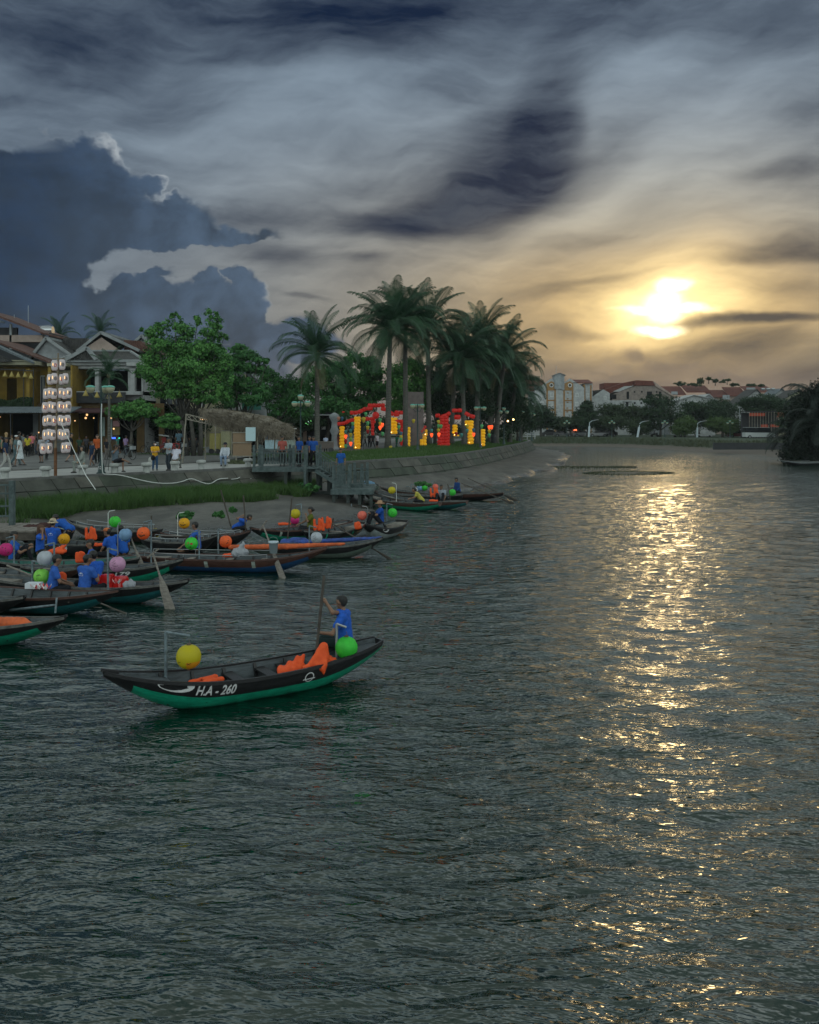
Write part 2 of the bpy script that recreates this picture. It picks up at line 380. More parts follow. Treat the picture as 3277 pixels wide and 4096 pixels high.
# --- water
mw = bpy.data.materials.new('river_water'); mw.use_nodes = True
q = NG(mw.node_tree); b = mw.node_tree.nodes['Principled BSDF']
b.inputs['Base Color'].default_value = (.0004, .014, .0080, 1); b.inputs['Roughness'].default_value = .045
b.inputs['IOR'].default_value = 1.75; b.inputs['Specular IOR Level'].default_value = .5
pos = q.n('ShaderNodeNewGeometry').outputs['Position']
def wnoise(rot, sx, sy, scale, det, rough=.5, dist=0):
    nd = q.n('ShaderNodeVectorRotate', rotation_type='Z_AXIS'); q.put(nd.inputs['Vector'], pos); nd.inputs['Angle'].default_value = R(rot)
    return q.noise(q.v('MULTIPLY', nd.outputs[0], (sx, sy, 1)), scale, det, rough, dist)
h1 = wnoise(12, .34, 1, 1.2, 2, .5, .3); h2 = wnoise(-7, .30, 1, 3.8, 3, .55, .5); h3 = wnoise(16, .40, 1, 12, 2, .5)
patch = q.ss(q.noise(q.v('MULTIPLY', pos, (.5, .25, 1)), .35, 3, .5), .3, .7, .55, 1.15)
hh = q.m('ADD', q.m('MULTIPLY', h1, .055), q.m('ADD', q.m('MULTIPLY', h2, .105), q.m('MULTIPLY', h3, .042)))
hh = q.m('MULTIPLY', hh, patch)
bp = q.n('ShaderNodeBump'); bp.inputs['Strength'].default_value = 1.0; bp.inputs['Distance'].default_value = 1.0
q.put(bp.inputs['Height'], hh); q.put(b.inputs['Normal'], bp.outputs[0])
# near water: a real wave surface (sum of wind ripples), calm sheets round it out to the horizon
YN, YF = 5.0, 84.0; ys = [YN]
while ys[-1] < YF: ys.append(ys[-1] + .040 * (1 + ys[-1] / 22))
ys = np.array(ys); ys[-1] = YF; ts = np.linspace(-1, 1, 560); WX = ts[None, :] * (ys[:, None] * .5 + 4); WY = np.repeat(ys[:, None], len(ts), 1); WZ = np.zeros_like(WX)
rw = np.random.default_rng(11); gust = .55 + .75 * fnoise(WX * .5, WY * .22, 2, .25, 3)
for i in range(64):
    lam = .21 * (6.5 ** (rw.random() ** 1.7)); kk = 2 * math.pi / lam; an = R(90 - 14) + rw.normal(0, R(24 if lam < 1 else 15))
    cell = .040 * (1 + WY / 22); fade = np.clip((lam / cell - 3) / 3, 0, 1)
    amp = .0315 / kk * (.8 if lam > 1.1 else 1.0) * rw.uniform(.6, 1.3); ph = kk * (WX * math.cos(an) + WY * math.sin(an)) + rw.uniform(0, 6.28); ph = ph + .25 * np.sin(ph + 1)
    WZ += amp * np.sin(ph) * fade * (gust if lam < 1.4 else 1)
WZ *= np.clip((1 - np.abs(ts))[None, :] * 14, 0, 1) * np.clip((YF - WY) / 25, 0, 1) * np.clip((WY - YN) * 3, 0, 1)
nr, nc = WX.shape; idx = np.arange(nr * nc).reshape(nr, nc); fq = np.stack([idx[:-1, :-1], idx[:-1, 1:], idx[1:, 1:], idx[1:, :-1]], -1).reshape(-1, 4)
link('river_water', npmesh('river_water', np.stack([WX, WY, WZ], -1).reshape(-1, 3), fq, mw, True), kind='structure')
a_, b__ = YN * .5 + 4, YF * .5 + 4
MB().add([(-900, YF, 0), (900, YF, 0), (900, 1500, 0), (-900, 1500, 0)], [(0, 1, 2, 3)]).add([(-900, -60, 0), (900, -60, 0), (900, YN, 0), (-900, YN, 0)], [(0, 1, 2, 3)]).add([(a_, YN, 0), (900, YN, 0), (900, YF, 0), (b__, YF, 0)], [(0, 1, 2, 3)]).add([(-900, YN, 0), (-a_, YN, 0), (-b__, YF, 0), (-900, YF, 0)], [(0, 1, 2, 3)]).build('river_water', mw, kind='structure')

# --- bank lines (world metres)
EDGE = [(-60, -8), (-34, 16), (-26, 28), (-18.0, 39.7), (-15.2, 43.9), (-10.8, 48.2), (-8.95, 50.6), (-3.9, 58.6), (0, 64.2), (4.1, 73.0), (9.4, 93), (14.7, 115), (18, 131.5), (16.5, 140), (5, 147), (-60, 152)]
SHORE = [(-60, -20), (-36, 10), (-27, 24), (-19, 33.2), (-13, 34.8), (-6.1, 35.4), (-3.2, 38.2), (-1.4, 41), (-.8, 43.5), (-2.6, 48.5), (-.4, 55), (4.4, 59.5), (7.7, 67), (13, 80), (15.5, 93), (19.5, 110), (23.5, 129), (22, 143), (8, 153), (-60, 160)]
edge = smoothpoly(EDGE, 2); shore = smoothpoly(SHORE, 2)
def offset(poly, d):
    out = []
    for i, p in enumerate(poly):
        a = Vector(poly[max(i - 1, 0)]); c = Vector(poly[min(i + 1, len(poly) - 1)]); t = (c - a).normalized()
        out.append((p[0] + t.y * d, p[1] - t.x * d))
    return out
foot = offset(edge, 1.0)                 # foot of the sloping revetment
def mudz(X, Y):
    X = np.asarray(X, float); Y = np.asarray(Y, float)
    ds, ss_ = pdist(X, Y, shore); df, sf = pdist(X, Y, foot)
    ds = ds + (fnoise(X, Y * .6, 3, .35, 4) - .5) * (1.6 + 3.2 * np.clip((Y - 50) / 20, 0, 1))
    t = np.clip(ds, 0, None) / (np.clip(ds, 0, None) + df + .3)
    z = .05 * np.clip(ds, 0, 1.2) + .72 * t + (fnoise(X, Y, 5, 1.6, 3) - .5) * .07
    return np.where((ss_ > 0) & (ds > 0), z, -.30 * np.clip(np.abs(ds), 0, 1.2) - .02)
m_mud = newmat('wet_mud', (.045, .043, .036), rough=.42, spec=.5, color2=(.10, .095, .082), scale=.9, bump=.06, bscale=4)
gx, gy = np.meshgrid(np.arange(-46, 27, .33), np.arange(4, 160, .45))
gz = mudz(gx, gy); de, se_ = pdist(gx, gy, edge)
gz = np.where(se_ > 0, np.minimum(gz, .4), gz)
nr, nc = gx.shape; idx = np.arange(nr * nc).reshape(nr, nc)
fq = np.stack([idx[:-1, :-1], idx[:-1, 1:], idx[1:, 1:], idx[1:, :-1]], -1).reshape(-1, 4)
keep = ~(((se_ > 0) & (de > 1.5)) | (gz < -.33)).ravel(); fq = fq[keep[fq].any(1)]
link('mud_bank', npmesh('mud_bank', np.stack([gx, gy, gz], -1).reshape(-1, 3), fq, m_mud, True), kind='structure')

q = NG(m_mud.node_tree); b = m_mud.node_tree.nodes['Principled BSDF']; pp = q.n('ShaderNodeNewGeometry').outputs['Position']; nz = q.noise(q.v('MULTIPLY', pp, (1, .6, 1)), .9, 6, .6)
wet = q.ss(q.m('SUBTRACT', q.sep(pp)[2], q.m('MULTIPLY', q.m('SUBTRACT', nz, .5), .5)), .02, .28)
q.put(b.inputs['Roughness'], q.m('ADD', .16, q.m('MULTIPLY', wet, .5))); q.put(b.inputs['Base Color'], q.mix(wet, (.030, .027, .022), q.mix(q.ss(nz, .35, .65), (.035, .033, .027), (.085, .080, .068))))
# --- raised ground of promenade and park
m_park = newmat('park_paving', (.085, .085, .083), rough=.85, color2=(.13, .13, .125), scale=.5, bump=.004, bscale=60)
me_park = MB(); ring = [(x, y, PZ) for x, y in edge] + [(-400, 160, PZ), (-400, -40, PZ)]
me_park.add(ring, [tuple(range(len(ring)))]); me_park.build('park_ground', m_park, kind='structure')
# pale promenade strip along the edge, darker road behind it
m_prom = newmat('promenade_concrete', (.22, .22, .215), rough=.8, color2=(.34, .335, .32), scale=.7, bump=.004, bscale=40, streak=(1, 3, 1))
m_lawn = newmat('lawn', (.030, .062, .016), rough=.95, color2=(.055, .10, .028), scale=1.6, bump=.05, bscale=25)
ei = [p for p in edge if p[1] < 56.5]; inner = offset(ei, -7.2)
mb = MB(); mb.grid([[(*p, PZ + .004) for p in offset(ei, -.34)], [(*p, PZ + .004) for p in inner]]); mb.build('promenade', m_prom, kind='structure')
# coping of the revetment
m_cope = newmat('coping_concrete', (.10, .10, .095), rough=.85, var=.25, scale=2.5, bump=.01, bscale=30)
mb = MB(); es = [p for p in edge]
rows = [[(*p, z) for p in offset(es, d)] for d, z in ((-.34, PZ - .1), (-.34, PZ + .06), (.04, PZ + .06), (.04, PZ - .12), (-.34, PZ - .12))]
mb.grid(rows).build('coping', m_cope, kind='structure')
# kerb between promenade and road
mb = MB(); rows = [[(*p, z) for p in offset(ei, d)] for d, z in ((-7.2, PZ), (-7.2, PZ + .07), (-7.45, PZ + .07), (-7.45, PZ))]
mb.grid(rows).build('kerb', m_cope, kind='structure')
# pale centre path running back into the park (thin light line in the road)
mb = MB(); mb.grid([[(*p, PZ + .006) for p in offset(ei, -d)] for d in (18.2, 18.6)]); mb.build('road_marking', m_prom, kind='structure')

# lawns (park strip along the wall and verge before the houses): turf sheet + blades
def lawn(name, outline, dens, hgt, seed):
    ztop = PZ + .05
    MB().add([(*p, ztop) for p in outline] , [tuple(range(len(outline)))]).build(name, m_lawn, kind='structure')
pk = [p for p in edge if 56.5 <= p[1] <= 126 and p[0] > -6]
lo = [Vector(p) for p in offset(pk, -.4)]; li = [Vector(p) for p in offset(pk, -9.5)]
mb = MB(); mb.grid([[(p.x, p.y, PZ + .05) for p in lo], [(p.x - .2, p.y, PZ + .22) for p in [a.lerp(b_, .3) for a, b_ in zip(lo, li)]], [(p.x, p.y, PZ + .28) for p in [a.lerp(b_, .75) for a, b_ in zip(lo, li)]], [(p.x, p.y, PZ + .02) for p in li]])
mb.build('park_lawn', m_lawn, kind='structure', smooth=True)
MB().add([(-22, 72.5, PZ + .03), (-3, 68, PZ + .03), (-3, 74, PZ + .03), (-22, 76, PZ + .03)], [(0, 1, 2, 3)]).build('verge_lawn', m_lawn, kind='structure')
m_blade = newmat('grass_blades', (.035, .085, .018), rough=.8, color2=(.075, .14, .035), scale=.8, trans=.25, isl=.5)
def blades(name, X, Y, Z, h, label, w=.02, m=None):
    n = len(X); an = np.random.uniform(0, np.pi, n); le = np.random.normal(0, .35, (n, 2)); hh = h * np.random.uniform(.5, 1.15, n)
    c, s_ = np.cos(an) * w, np.sin(an) * w
    v = np.stack([np.stack([X - c, Y - s_, Z - .05], 1), np.stack([X + c, Y + s_, Z - .05], 1), np.stack([X + le[:, 0] * hh + c * .3, Y + le[:, 1] * hh, Z + hh], 1)], 1).reshape(-1, 3)
    o = link(name, npmesh(name, v, np.arange(3 * n).reshape(n, 3), m or m_blade)); tag(o, label, 'grass', kind='stuff'); return o
# park lawn blades
n = 26000; k = np.random.randint(0, len(lo) - 1, n * 2); t = np.random.rand(n * 2); wgt = np.array([(lo[i + 1] - lo[i]).length for i in range(len(lo) - 1)]); k = np.random.choice(len(lo) - 1, n, p=wgt / wgt.sum()); t = np.random.rand(n); u_ = np.random.rand(n) ** 1.3 * .7
LO = np.array([tuple(p) for p in lo]); LI = np.array([tuple(p) for p in li])
Q = (LO[k] * (1 - t[:, None]) + LO[k + 1] * t[:, None]) * (1 - u_[:, None]) + (LI[k] * (1 - t[:, None]) + LI[k + 1] * t[:, None]) * u_[:, None]
blades('lawn_grass', Q[:, 0], Q[:, 1], PZ + .05 + .28 * np.clip(u_ / .5, 0, 1), .16, 'short green lawn grass along the top of the stone bank', w=.03)
# tall bank grass below the promenade wall
def scatter(n, x0, x1, y0, y1, cond):
    X = np.random.uniform(x0, x1, n); Y = np.random.uniform(y0, y1, n); m = cond(X, Y); return X[m], Y[m]
def bankcond(lo_, hi_, seed, thr):
    def c(X, Y):
        d, s_ = pdist(X, Y, foot); de_, se2 = pdist(X, Y, edge)
        u = (X + 8) * .5
        return (s_ < 0) & (d > lo_) & (d < hi_ * (.65 + .7 * fnoise(X, Y, seed, .35, 2))) & (fnoise(X, Y, seed + 1, .45, 3) > thr + .08)
    return c
X1, Y1 = scatter(120000, -19.5, -9.6, 33, 50, bankcond(-.1, 2.7, 11, .30))
X2, Y2 = scatter(70000, -12.4, -5.4, 40, 54, bankcond(-.1, 3.1, 12, .30))
X1, Y1, X2, Y2 = X1[:30000], Y1[:30000], X2[:22000], Y2[:22000]
blades('bank_grass', X1, Y1, mudz(X1, Y1), .52, 'tall green grass on the mud below the promenade wall', w=.022)
blades('bank_grass', X2, Y2, mudz(X2, Y2), .48, 'bright reed grass on the mud beside the wooden jetty', w=.022)
# weedy islets out in the river
m_weed = newmat('river_weed', (.035, .045, .022), rough=.7, color2=(.06, .07, .03), scale=2)
m_silt = newmat('silt', (.085, .078, .06), rough=.6, var=.3, scale=3)
def islet(x0, x1, yc, w, label, sz):
    mbx = MB(); n = 60; rows = []
    for j in range(-4, 5):
        rows.append([(x0 + (x1 - x0) * i / n, yc + j / 4 * w * math.sin(math.pi * (i + .3) / (n + .6)) ** .6 * (1 + .35 * math.sin(i * 1.3 + j) * math.sin(i * .37)) + .02 * (i - 30), -.03 + .09 * (1 - (j / 4) ** 2) * math.sin(math.pi * (i + .3) / (n + .6)) ** .5) for i in range(n + 1)])
    o = mbx.grid(rows).mesh('mud_islet', m_silt, True); isl = link('mud_islet', o, kind='structure')
    X = np.random.uniform(x0, x1, 2600); k_ = (X - x0) / (x1 - x0); Y = yc + np.random.uniform(-1, 1, 2600) * w * np.sin(np.pi * np.clip(k_, .02, .98)) ** .6 + 1.2 * (k_ - .5)
    blades('river_weed', X, Y, np.zeros_like(X) + .02, sz, label, w=.05, m=m_weed)
a = G3(2330, 1893); c_ = G3(2700, 1893)
islet(a.x, c_.x, a.y, 3.0, 'dark waterweed on the mud islet in the sunlit river', .08)
a = G3(2240, 1873); c_ = G3(2520, 1873)
islet(a.x - 7, c_.x + 1, a.y + 1, 1.5, 'thin strip of dark weed behind the river islet', .14)

# --- far bank
FSH = smoothpoly([(-400, 176), (-60, 173), (20, 171), (38, 166), (40.5, 147), (44.5, 130), (47.3, 121.5), (46.5, 104), (44.5, 96), (47, 70), (60, 20), (90, -60)], 2)
ftop = 1.40
def farz(X, Y):
    d, s_ = pdist(X, Y, FSH); d = d + (fnoise(X, Y, 21, .12, 3) - .5) * 3
    up_ = np.clip((d - 3.5) / 9, 0, 1); up_ = up_ * up_ * (3 - 2 * up_)
    flat = np.clip((X - 38) / 10, 0, 1) * np.clip((150 - Y) / 10, 0, 1)
    up2 = np.clip((d - 9) / 9, 0, 1)
    return np.where((s_ > 0), .04 * np.clip(d, -1, 4) + ftop * (up_ * (1 - flat) + up2 * flat), -.3)
gx, gy = np.meshgrid(np.r_[np.arange(-400, -20, 20), np.arange(-20, 130, 1.5), np.arange(130, 640, 20)], np.r_[np.arange(-60, 60, 8), np.arange(60, 215, 1.5), np.arange(215, 1500, 40)])
gz = farz(gx, gy); nr, nc = gx.shape; idx = np.arange(nr * nc).reshape(nr, nc)
fq = np.stack([idx[:-1, :-1], idx[:-1, 1:], idx[1:, 1:], idx[1:, :-1]], -1).reshape(-1, 4); fq = fq[(gz.ravel() > -.25)[fq].any(1)]
m_far = bpy.data.materials.new('far_bank_soil'); m_far.use_nodes = True
q = NG(m_far.node_tree); b = m_far.node_tree.nodes['Principled BSDF']; b.inputs['Roughness'].default_value = .9
pp = q.n('ShaderNodeNewGeometry').outputs['Position']; hz = q.sep(pp)[2]
wob = q.m('ADD', hz, q.m('MULTIPLY', q.m('SUBTRACT', q.noise(pp, .5, 4, .6), .5), .7))
gr = q.mix(q.noise(pp, .8, 4, .6), (.012, .026, .010), (.030, .048, .018))
q.put(b.inputs['Base Color'], q.mix(q.ss(wob, .25, .55), (.085, .068, .052), gr))
link('far_bank', npmesh('far_bank', np.stack([gx, gy, gz], -1).reshape(-1, 3), fq, m_far, True), kind='structure')
X, Y = scatter(60000, 14, 70, 100, 186, lambda X, Y: (farz(X, Y) > .35) & (farz(X, Y) < 1.36)); X, Y = X[:16000], Y[:16000]
blades('far_grass', X, Y, farz(X, Y), .5, 'long green grass on the slope of the far river bank', w=.07, m=m_weed)
# riverside road on the far bank
m_road = newmat('asphalt', (.055, .055, .055), rough=.85, var=.2, scale=.5)
MB().grid([[(x, 187 + .0 * x, ftop + .05) for x in (-60, 0, 80, 200)], [(x, 195, ftop + .05) for x in (-60, 0, 80, 200)]]).build('far_road', m_road, kind='structure')

# --- stone revetment: slabs laid on the slope between coping and mud
m_stone = [newmat('revetment_stone', c, rough=.85, color2=tuple(x * 2.0 for x in c), scale=1.1, bump=.012, bscale=14, streak=(1, 1, 1)) for c in ((.036, .038, .032), (.050, .049, .041), (.030, .037, .027))]
m_joint = newmat('revetment_backing', (.022, .024, .02), rough=.95, var=.3, scale=3)
rv = thing('stone_revetment', 'sloping grey stone slab wall holding up the riverside promenade and park', 'river wall')
ed = [Vector((*p, 0)) for p in edge if p[1] < 141 and p[1] > 14]; 
L = [0]
for a, b_ in zip(ed[:-1], ed[1:]): L.append(L[-1] + (b_ - a).length)
def at_len(poly, s_):
    for i in range(len(L) - 1):
        if s_ <= L[i + 1] or i == len(L) - 2:
            return poly[i].lerp(poly[i + 1], min(1, (s_ - L[i]) / (L[i + 1] - L[i])))
fo = [Vector((*p, 0)) for p in offset([(v.x, v.y) for v in ed], 1.0)]
mb = MB(); mb.grid([[(v.x, v.y, PZ - .05) for v in offsetv] for offsetv in [[e.lerp(f_, .06) for e, f_ in zip(ed, fo)]]] + [[(f_.x, f_.y, .15) for e, f_ in zip(ed, fo)]])
mb.build('backing', m_joint, rv)
slabs = []; rnd = random.Random(4)
s_ = 0; NR = 3
while s_ < L[-1] - 2:
    w = rnd.uniform(1.15, 1.75); sk = .55                     # slabs lean along the wall
    for r in range(NR):
        t0, t1 = r / NR, (r + 1) / NR
        def pt(ss2, t, out=0.0):
            ss3 = ss2 + sk * t; e = at_len(ed, ss3); f_ = at_len(fo, ss3)
            p = e.lerp(f_, .05 + .95 * t); nrm = (f_ - e).normalized()
            return Vector((p.x, p.y, (PZ - .06) * (1 - t) + .25 * t)) + (nrm * .8 + Vector((0, 0, .6))) * out
        off = (r % 2) * w * .5 * 0; g_ = .022; o_ = rnd.uniform(.03, .075)
        c = [pt(s_ + off + g_, t0 + .012), pt(s_ + off + w - g_, t0 + .012), pt(s_ + off + w - g_, t1 - .012), pt(s_ + off + g_, t1 - .012)]
        d = [pt(s_ + off + g_, t0 + .012, o_), pt(s_ + off + w - g_, t0 + .012, o_ + rnd.uniform(-.015, .015)), pt(s_ + off + w - g_, t1 - .012, o_), pt(s_ + off + g_, t1 - .012, o_ + rnd.uniform(-.015, .015))]
        slabs.append((c + d, rnd.randrange(3)))
    s_ += w
fcs = [(0, 1, 2, 3), (7, 6, 5, 4), (0, 4, 5, 1), (1, 5, 6, 2), (2, 6, 7, 3), (3, 7, 4, 0)]
rest = MB()
nskip = 27
for i, (vs, mi) in enumerate(slabs):
    if nskip <= i < nskip + 285: MB().add(vs, fcs).build('stone', m_stone[mi], rv)
    else: rest.add(vs, fcs, mi)
rest.build('stones', m_stone, rv, kind='stuff')
# ================================================================== people: one smooth body per person, clothes as children
def surf_nets(fn, lo, hi, h):
    """mesh of fn(p) = 0 on a grid (naive surface nets)"""
    lo = np.array(lo) - 2 * h; n = np.ceil((np.array(hi) + 2 * h - lo) / h).astype(int) + 1
    ax = [lo[i] + h * np.arange(n[i]) for i in range(3)]
    G = np.stack(np.meshgrid(*ax, indexing='ij'), -1).reshape(-1, 3)
    V = fn(G).reshape(n); S = V < 0
    c = [(i, j, k) for i in (0, 1) for j in (0, 1) for k in (0, 1)]
    sl = lambda A, o: A[o[0]:n[0] - 1 + o[0], o[1]:n[1] - 1 + o[1], o[2]:n[2] - 1 + o[2]]
    cnt = sum(sl(S, o).astype(int) for o in c); act = (cnt > 0) & (cnt < 8)
    ids = np.full(act.shape, -1); ids[act] = np.arange(act.sum())
    I = np.argwhere(act); acc = np.zeros((len(I), 3)); num = np.zeros(len(I))
    for a in c:
        for d in range(3):
            if a[d] == 0:
                b_ = list(a); b_[d] = 1
                va = V[I[:, 0] + a[0], I[:, 1] + a[1], I[:, 2] + a[2]]; vb = V[I[:, 0] + b_[0], I[:, 1] + b_[1], I[:, 2] + b_[2]]
                m = (va < 0) != (vb < 0); t = np.where(m, va / np.where(m, va - vb, 1), 0)
                p = np.tile(np.array(a, float), (len(I), 1)); p[:, d] = t
                acc[m] += p[m]; num[m] += 1
    verts = lo + h * (I + acc / num[:, None]); F_ = []
    for d in range(3):
        u, v = (d + 1) % 3, (d + 2) % 3
        A = np.take(S, range(n[d] - 1), d); B = np.take(S, range(1, n[d]), d)
        E = np.argwhere(A != B); E = E[(E[:, u] > 0) & (E[:, v] > 0) & (E[:, u] < n[u] - 1) & (E[:, v] < n[v] - 1)]
        if not len(E): continue
        inside = S[E[:, 0], E[:, 1], E[:, 2]]
        q0 = E.copy(); q1 = E.copy(); q1[:, u] -= 1; q2 = q1.copy(); q2[:, v] -= 1; q3 = E.copy(); q3[:, v] -= 1
        Q = np.stack([ids[q[:, 0], q[:, 1], q[:, 2]] for q in (q0, q1, q2, q3)], 1)
        Q[~inside] = Q[~inside][:, ::-1]; F_.append(Q)
    return verts, np.concatenate(F_)
def sdf_caps(caps, k=.035, plane=None):
    caps = [(np.array(a, float), np.array(b_, float), r1, r2) for a, b_, r1, r2 in caps]
    def fn(p):
        acc = None
        for a, b_, r1, r2 in caps:
            ba = b_ - a; L = max(1e-9, ba @ ba); t = np.clip(((p - a) @ ba) / L, 0, 1)
            d = np.linalg.norm(p - a - t[:, None] * ba, axis=1) - (r1 + (r2 - r1) * t)
            if acc is None: acc = d
            else:
                h_ = np.clip(.5 + .5 * (acc - d) / k, 0, 1); acc = acc * (1 - h_) + d * h_ - k * h_ * (1 - h_)
        if plane is not None:
            for (o, nn) in plane: acc = np.maximum(acc, (p - np.array(o)) @ np.array(nn))
        return acc
    lo = np.min([np.minimum(a, b_) - max(r1, r2) for a, b_, r1, r2 in caps], 0); hi = np.max([np.maximum(a, b_) + max(r1, r2) for a, b_, r1, r2 in caps], 0)
    return fn, lo, hi
def sdf_mesh(name, caps, mats, h, k=.035, parent=None, plane=None):
    fn, lo, hi = sdf_caps(caps, k, plane); v, f = surf_nets(fn, lo, hi, h)
    return link(name, npmesh(name, v, f, mats, True), parent)

MATS = {}
def cloth(rgb, name=None):
    key = tuple(rgb)
    if key not in MATS: MATS[key] = newmat(name or 'cloth', rgb, rough=.85, var=.18, scale=14, spec=.2)
    return MATS[key]
SKIN = newmat('skin', (.20, .11, .070), rough=.55, spec=.35); SKIN2 = newmat('skin_pale', (.36, .22, .15), rough=.55)
HAIR = newmat('hair', (.010, .009, .008), rough=.5); SHOE = newmat('shoe', (.03, .03, .03), rough=.6); SOLE = newmat('white_shoe', (.5, .5, .5), rough=.6)
BLUE = (.018, .090, .42); BLUE2 = (.012, .05, .26); DARK = (.012, .013, .017); WHITE = (.62, .62, .62); GREY = (.28, .29, .30); DENIM = (.03, .07, .14)
FABW = cloth(WHITE, 'white_print')

def person(label, loc, rz, pose='stand', top=BLUE, legs=DARK, s=1.0, h=.028, skin=None, hat=None, hair='short', cat='person', group=None,
           arms=None, bare=False, skirt=None, sleeves='short', lean=0.0, headturn=0.0, fingers=False, pale=False, badge=False, extra=None):
    """local frame: x = the way the person faces, z up, origin at the ground (or seat board) under the hips"""
    skin = skin or (SKIN2 if pale else SKIN)
    V_ = lambda *a: np.array(a, float)
    if pose in ('stand', 'walk'):
        hz = .90; hip = V_(0, 0, hz); st = .22 if pose == 'walk' else .03
        J = dict(kL=V_(.04 + st * .5, .10, .48), aL=V_(.0 + st, .11, .09), kR=V_(.06 - st * .3, -.10, .48), aR=V_(-.02 - st, -.11, .09 + (.05 if pose == 'walk' else 0)))
    elif pose == 'sit':
        hz = .50; hip = V_(0, 0, hz)
        J = dict(kL=V_(.42, .12, .52), aL=V_(.40, .12, .09), kR=V_(.42, -.12, .52), aR=V_(.36, -.12, .09))
    elif pose == 'cross':                                         # on a bollard, one shin across the other knee
        hz = .55; hip = V_(0, 0, hz)
        J = dict(kL=V_(.40, .10, .55), aL=V_(.42, .08, .09), kR=V_(.42, -.06, .66), aR=V_(.80, .06, .50))
    elif pose == 'floor':                                         # cross-legged on a deck
        hz = .12; hip = V_(0, 0, hz)
        J = dict(kL=V_(.30, .30, .17), aL=V_(.34, -.06, .07), kR=V_(.32, -.28, .17), aR=V_(.42, .08, .07))
    elif pose == 'squat':                                         # knees drawn up
        hz = .14; hip = V_(0, 0, hz)
        J = dict(kL=V_(.34, .16, .50), aL=V_(.48, .14, .08), kR=V_(.36, -.14, .48), aR=V_(.52, -.12, .08))
    elif pose == 'bend':
        hz = .84; hip = V_(-.1, 0, hz)
        J = dict(kL=V_(.06, .13, .46), aL=V_(0, .15, .09), kR=V_(.06, -.13, .46), aR=V_(-.04, -.15, .09))
    c, sn = math.cos(lean), math.sin(lean)
    up = lambda x, y, z: hip + V_(c * x + sn * z, y, -sn * x + c * z)
    J.update(hL=hip + V_(0, .085, -.02), hR=hip + V_(0, -.085, -.02), waist=up(0, 0, .17), chest=up(.01, 0, .36), sL=up(0, .175, .46), sR=up(0, -.175, .46), neck=up(0, 0, .50), nk2=up(.02, 0, .58))
    hd = up(.035, 0, .68); J['hd'] = hd
    A = arms or ((.10, .22, .20), (.22, .20, .06), (.10, -.22, .20), (.22, -.20, .06))     # elbow L, wrist L, elbow R, wrist R from the hips, upright frame
    if arms is None and pose in ('stand', 'walk'): A = ((-.02, .25, .20), (.05, .26, -.04), (.02, -.25, .20), (.10, -.25, -.03))
    eL, wL, eR, wR = [hip + V_(*a) for a in A]
    root = thing('person', label, cat, loc, rz, group); root.scale = (s, s, s)
    ht = headturn; fx, fy = math.cos(ht), math.sin(ht); fwd = V_(fx, fy, 0)
    body = [(J['hL'], J['kL'], .082, .056), (J['kL'], J['aL'], .052, .036), (J['hR'], J['kR'], .082, .056), (J['kR'], J['aR'], .052, .036),
            (J['hL'], J['hR'], .095, .095), (hip, J['waist'], .105, .095), (J['waist'] + V_(0, .04, 0), J['chest'] + V_(0, .07, 0), .085, .095), (J['waist'] - V_(0, .04, 0), J['chest'] - V_(0, .07, 0), .085, .095),
            (J['sL'], J['sR'], .058, .058), (J['neck'], J['nk2'], .05, .046), (J['sL'], eL, .050, .037), (eL, wL, .036, .026), (J['sR'], eR, .050, .037), (eR, wR, .036, .026),
            (hd + V_(0, 0, .035) - fwd * .012, hd + V_(0, 0, .035) + fwd * .012, .088, .082), (hd + fwd * .012 + V_(0, 0, -.045), hd + fwd * .03 + V_(0, 0, -.06), .062, .05),
            (hd + fwd * .088 + V_(0, 0, -.002), hd + fwd * .100 + V_(0, 0, -.018), .012, .014),
            (hd + V_(-fy, fx, 0) * .088, hd + V_(-fy, fx, 0) * .092 + V_(0, 0, .015), .014, .014), (hd - V_(-fy, fx, 0) * .088, hd - V_(-fy, fx, 0) * .092 + V_(0, 0, .015), .014, .014)]
    toe = lambda a: (a + V_(-.03, 0, -.05), a + V_(.13, 0, -.055), .038, .034)
    if bare or pose in ('floor',): body += [toe(J['aL']), toe(J['aR'])]
    for (e_, w_, sd) in ((eL, wL, 1), (eR, wR, -1)):
        d = w_ - e_; d = d / (np.linalg.norm(d) + 1e-9); palm = w_ + d * .055
        body.append((w_, palm, .026, .032))
        side = np.cross(d, V_(0, 0, 1)); side /= np.linalg.norm(side) + 1e-9; dn = np.cross(side, d)
        if fingers:
            for i_, (o_, l_) in enumerate(((-.028, .058), (-.009, .070), (.011, .066), (.029, .050))):
                p0 = palm + side * o_ + d * .012; p1 = p0 + d * l_ * .5 + dn * -.012; p2 = p1 + d * l_ * .2 + dn * -l_ * .45
                body += [(p0, p1, .0105, .0095), (p1, p2, .0095, .008)]
            t0 = w_ + d * .02 + side * -.028; t1 = t0 + side * -.028 + d * .02; body += [(t0, t1, .012, .010), (t1, t1 + d * .028 - dn * .018, .010, .008)]
        else:
            body += [(palm, palm + d * .05 - dn * .03, .026, .018), (palm - side * .03, palm - side * .045 + d * .03 - dn * .02, .011, .009)]
    bo = sdf_mesh('body', body, skin, h, .03 if not fingers else .018, root)
    g_ = .016                                                     # cloth stands off the skin
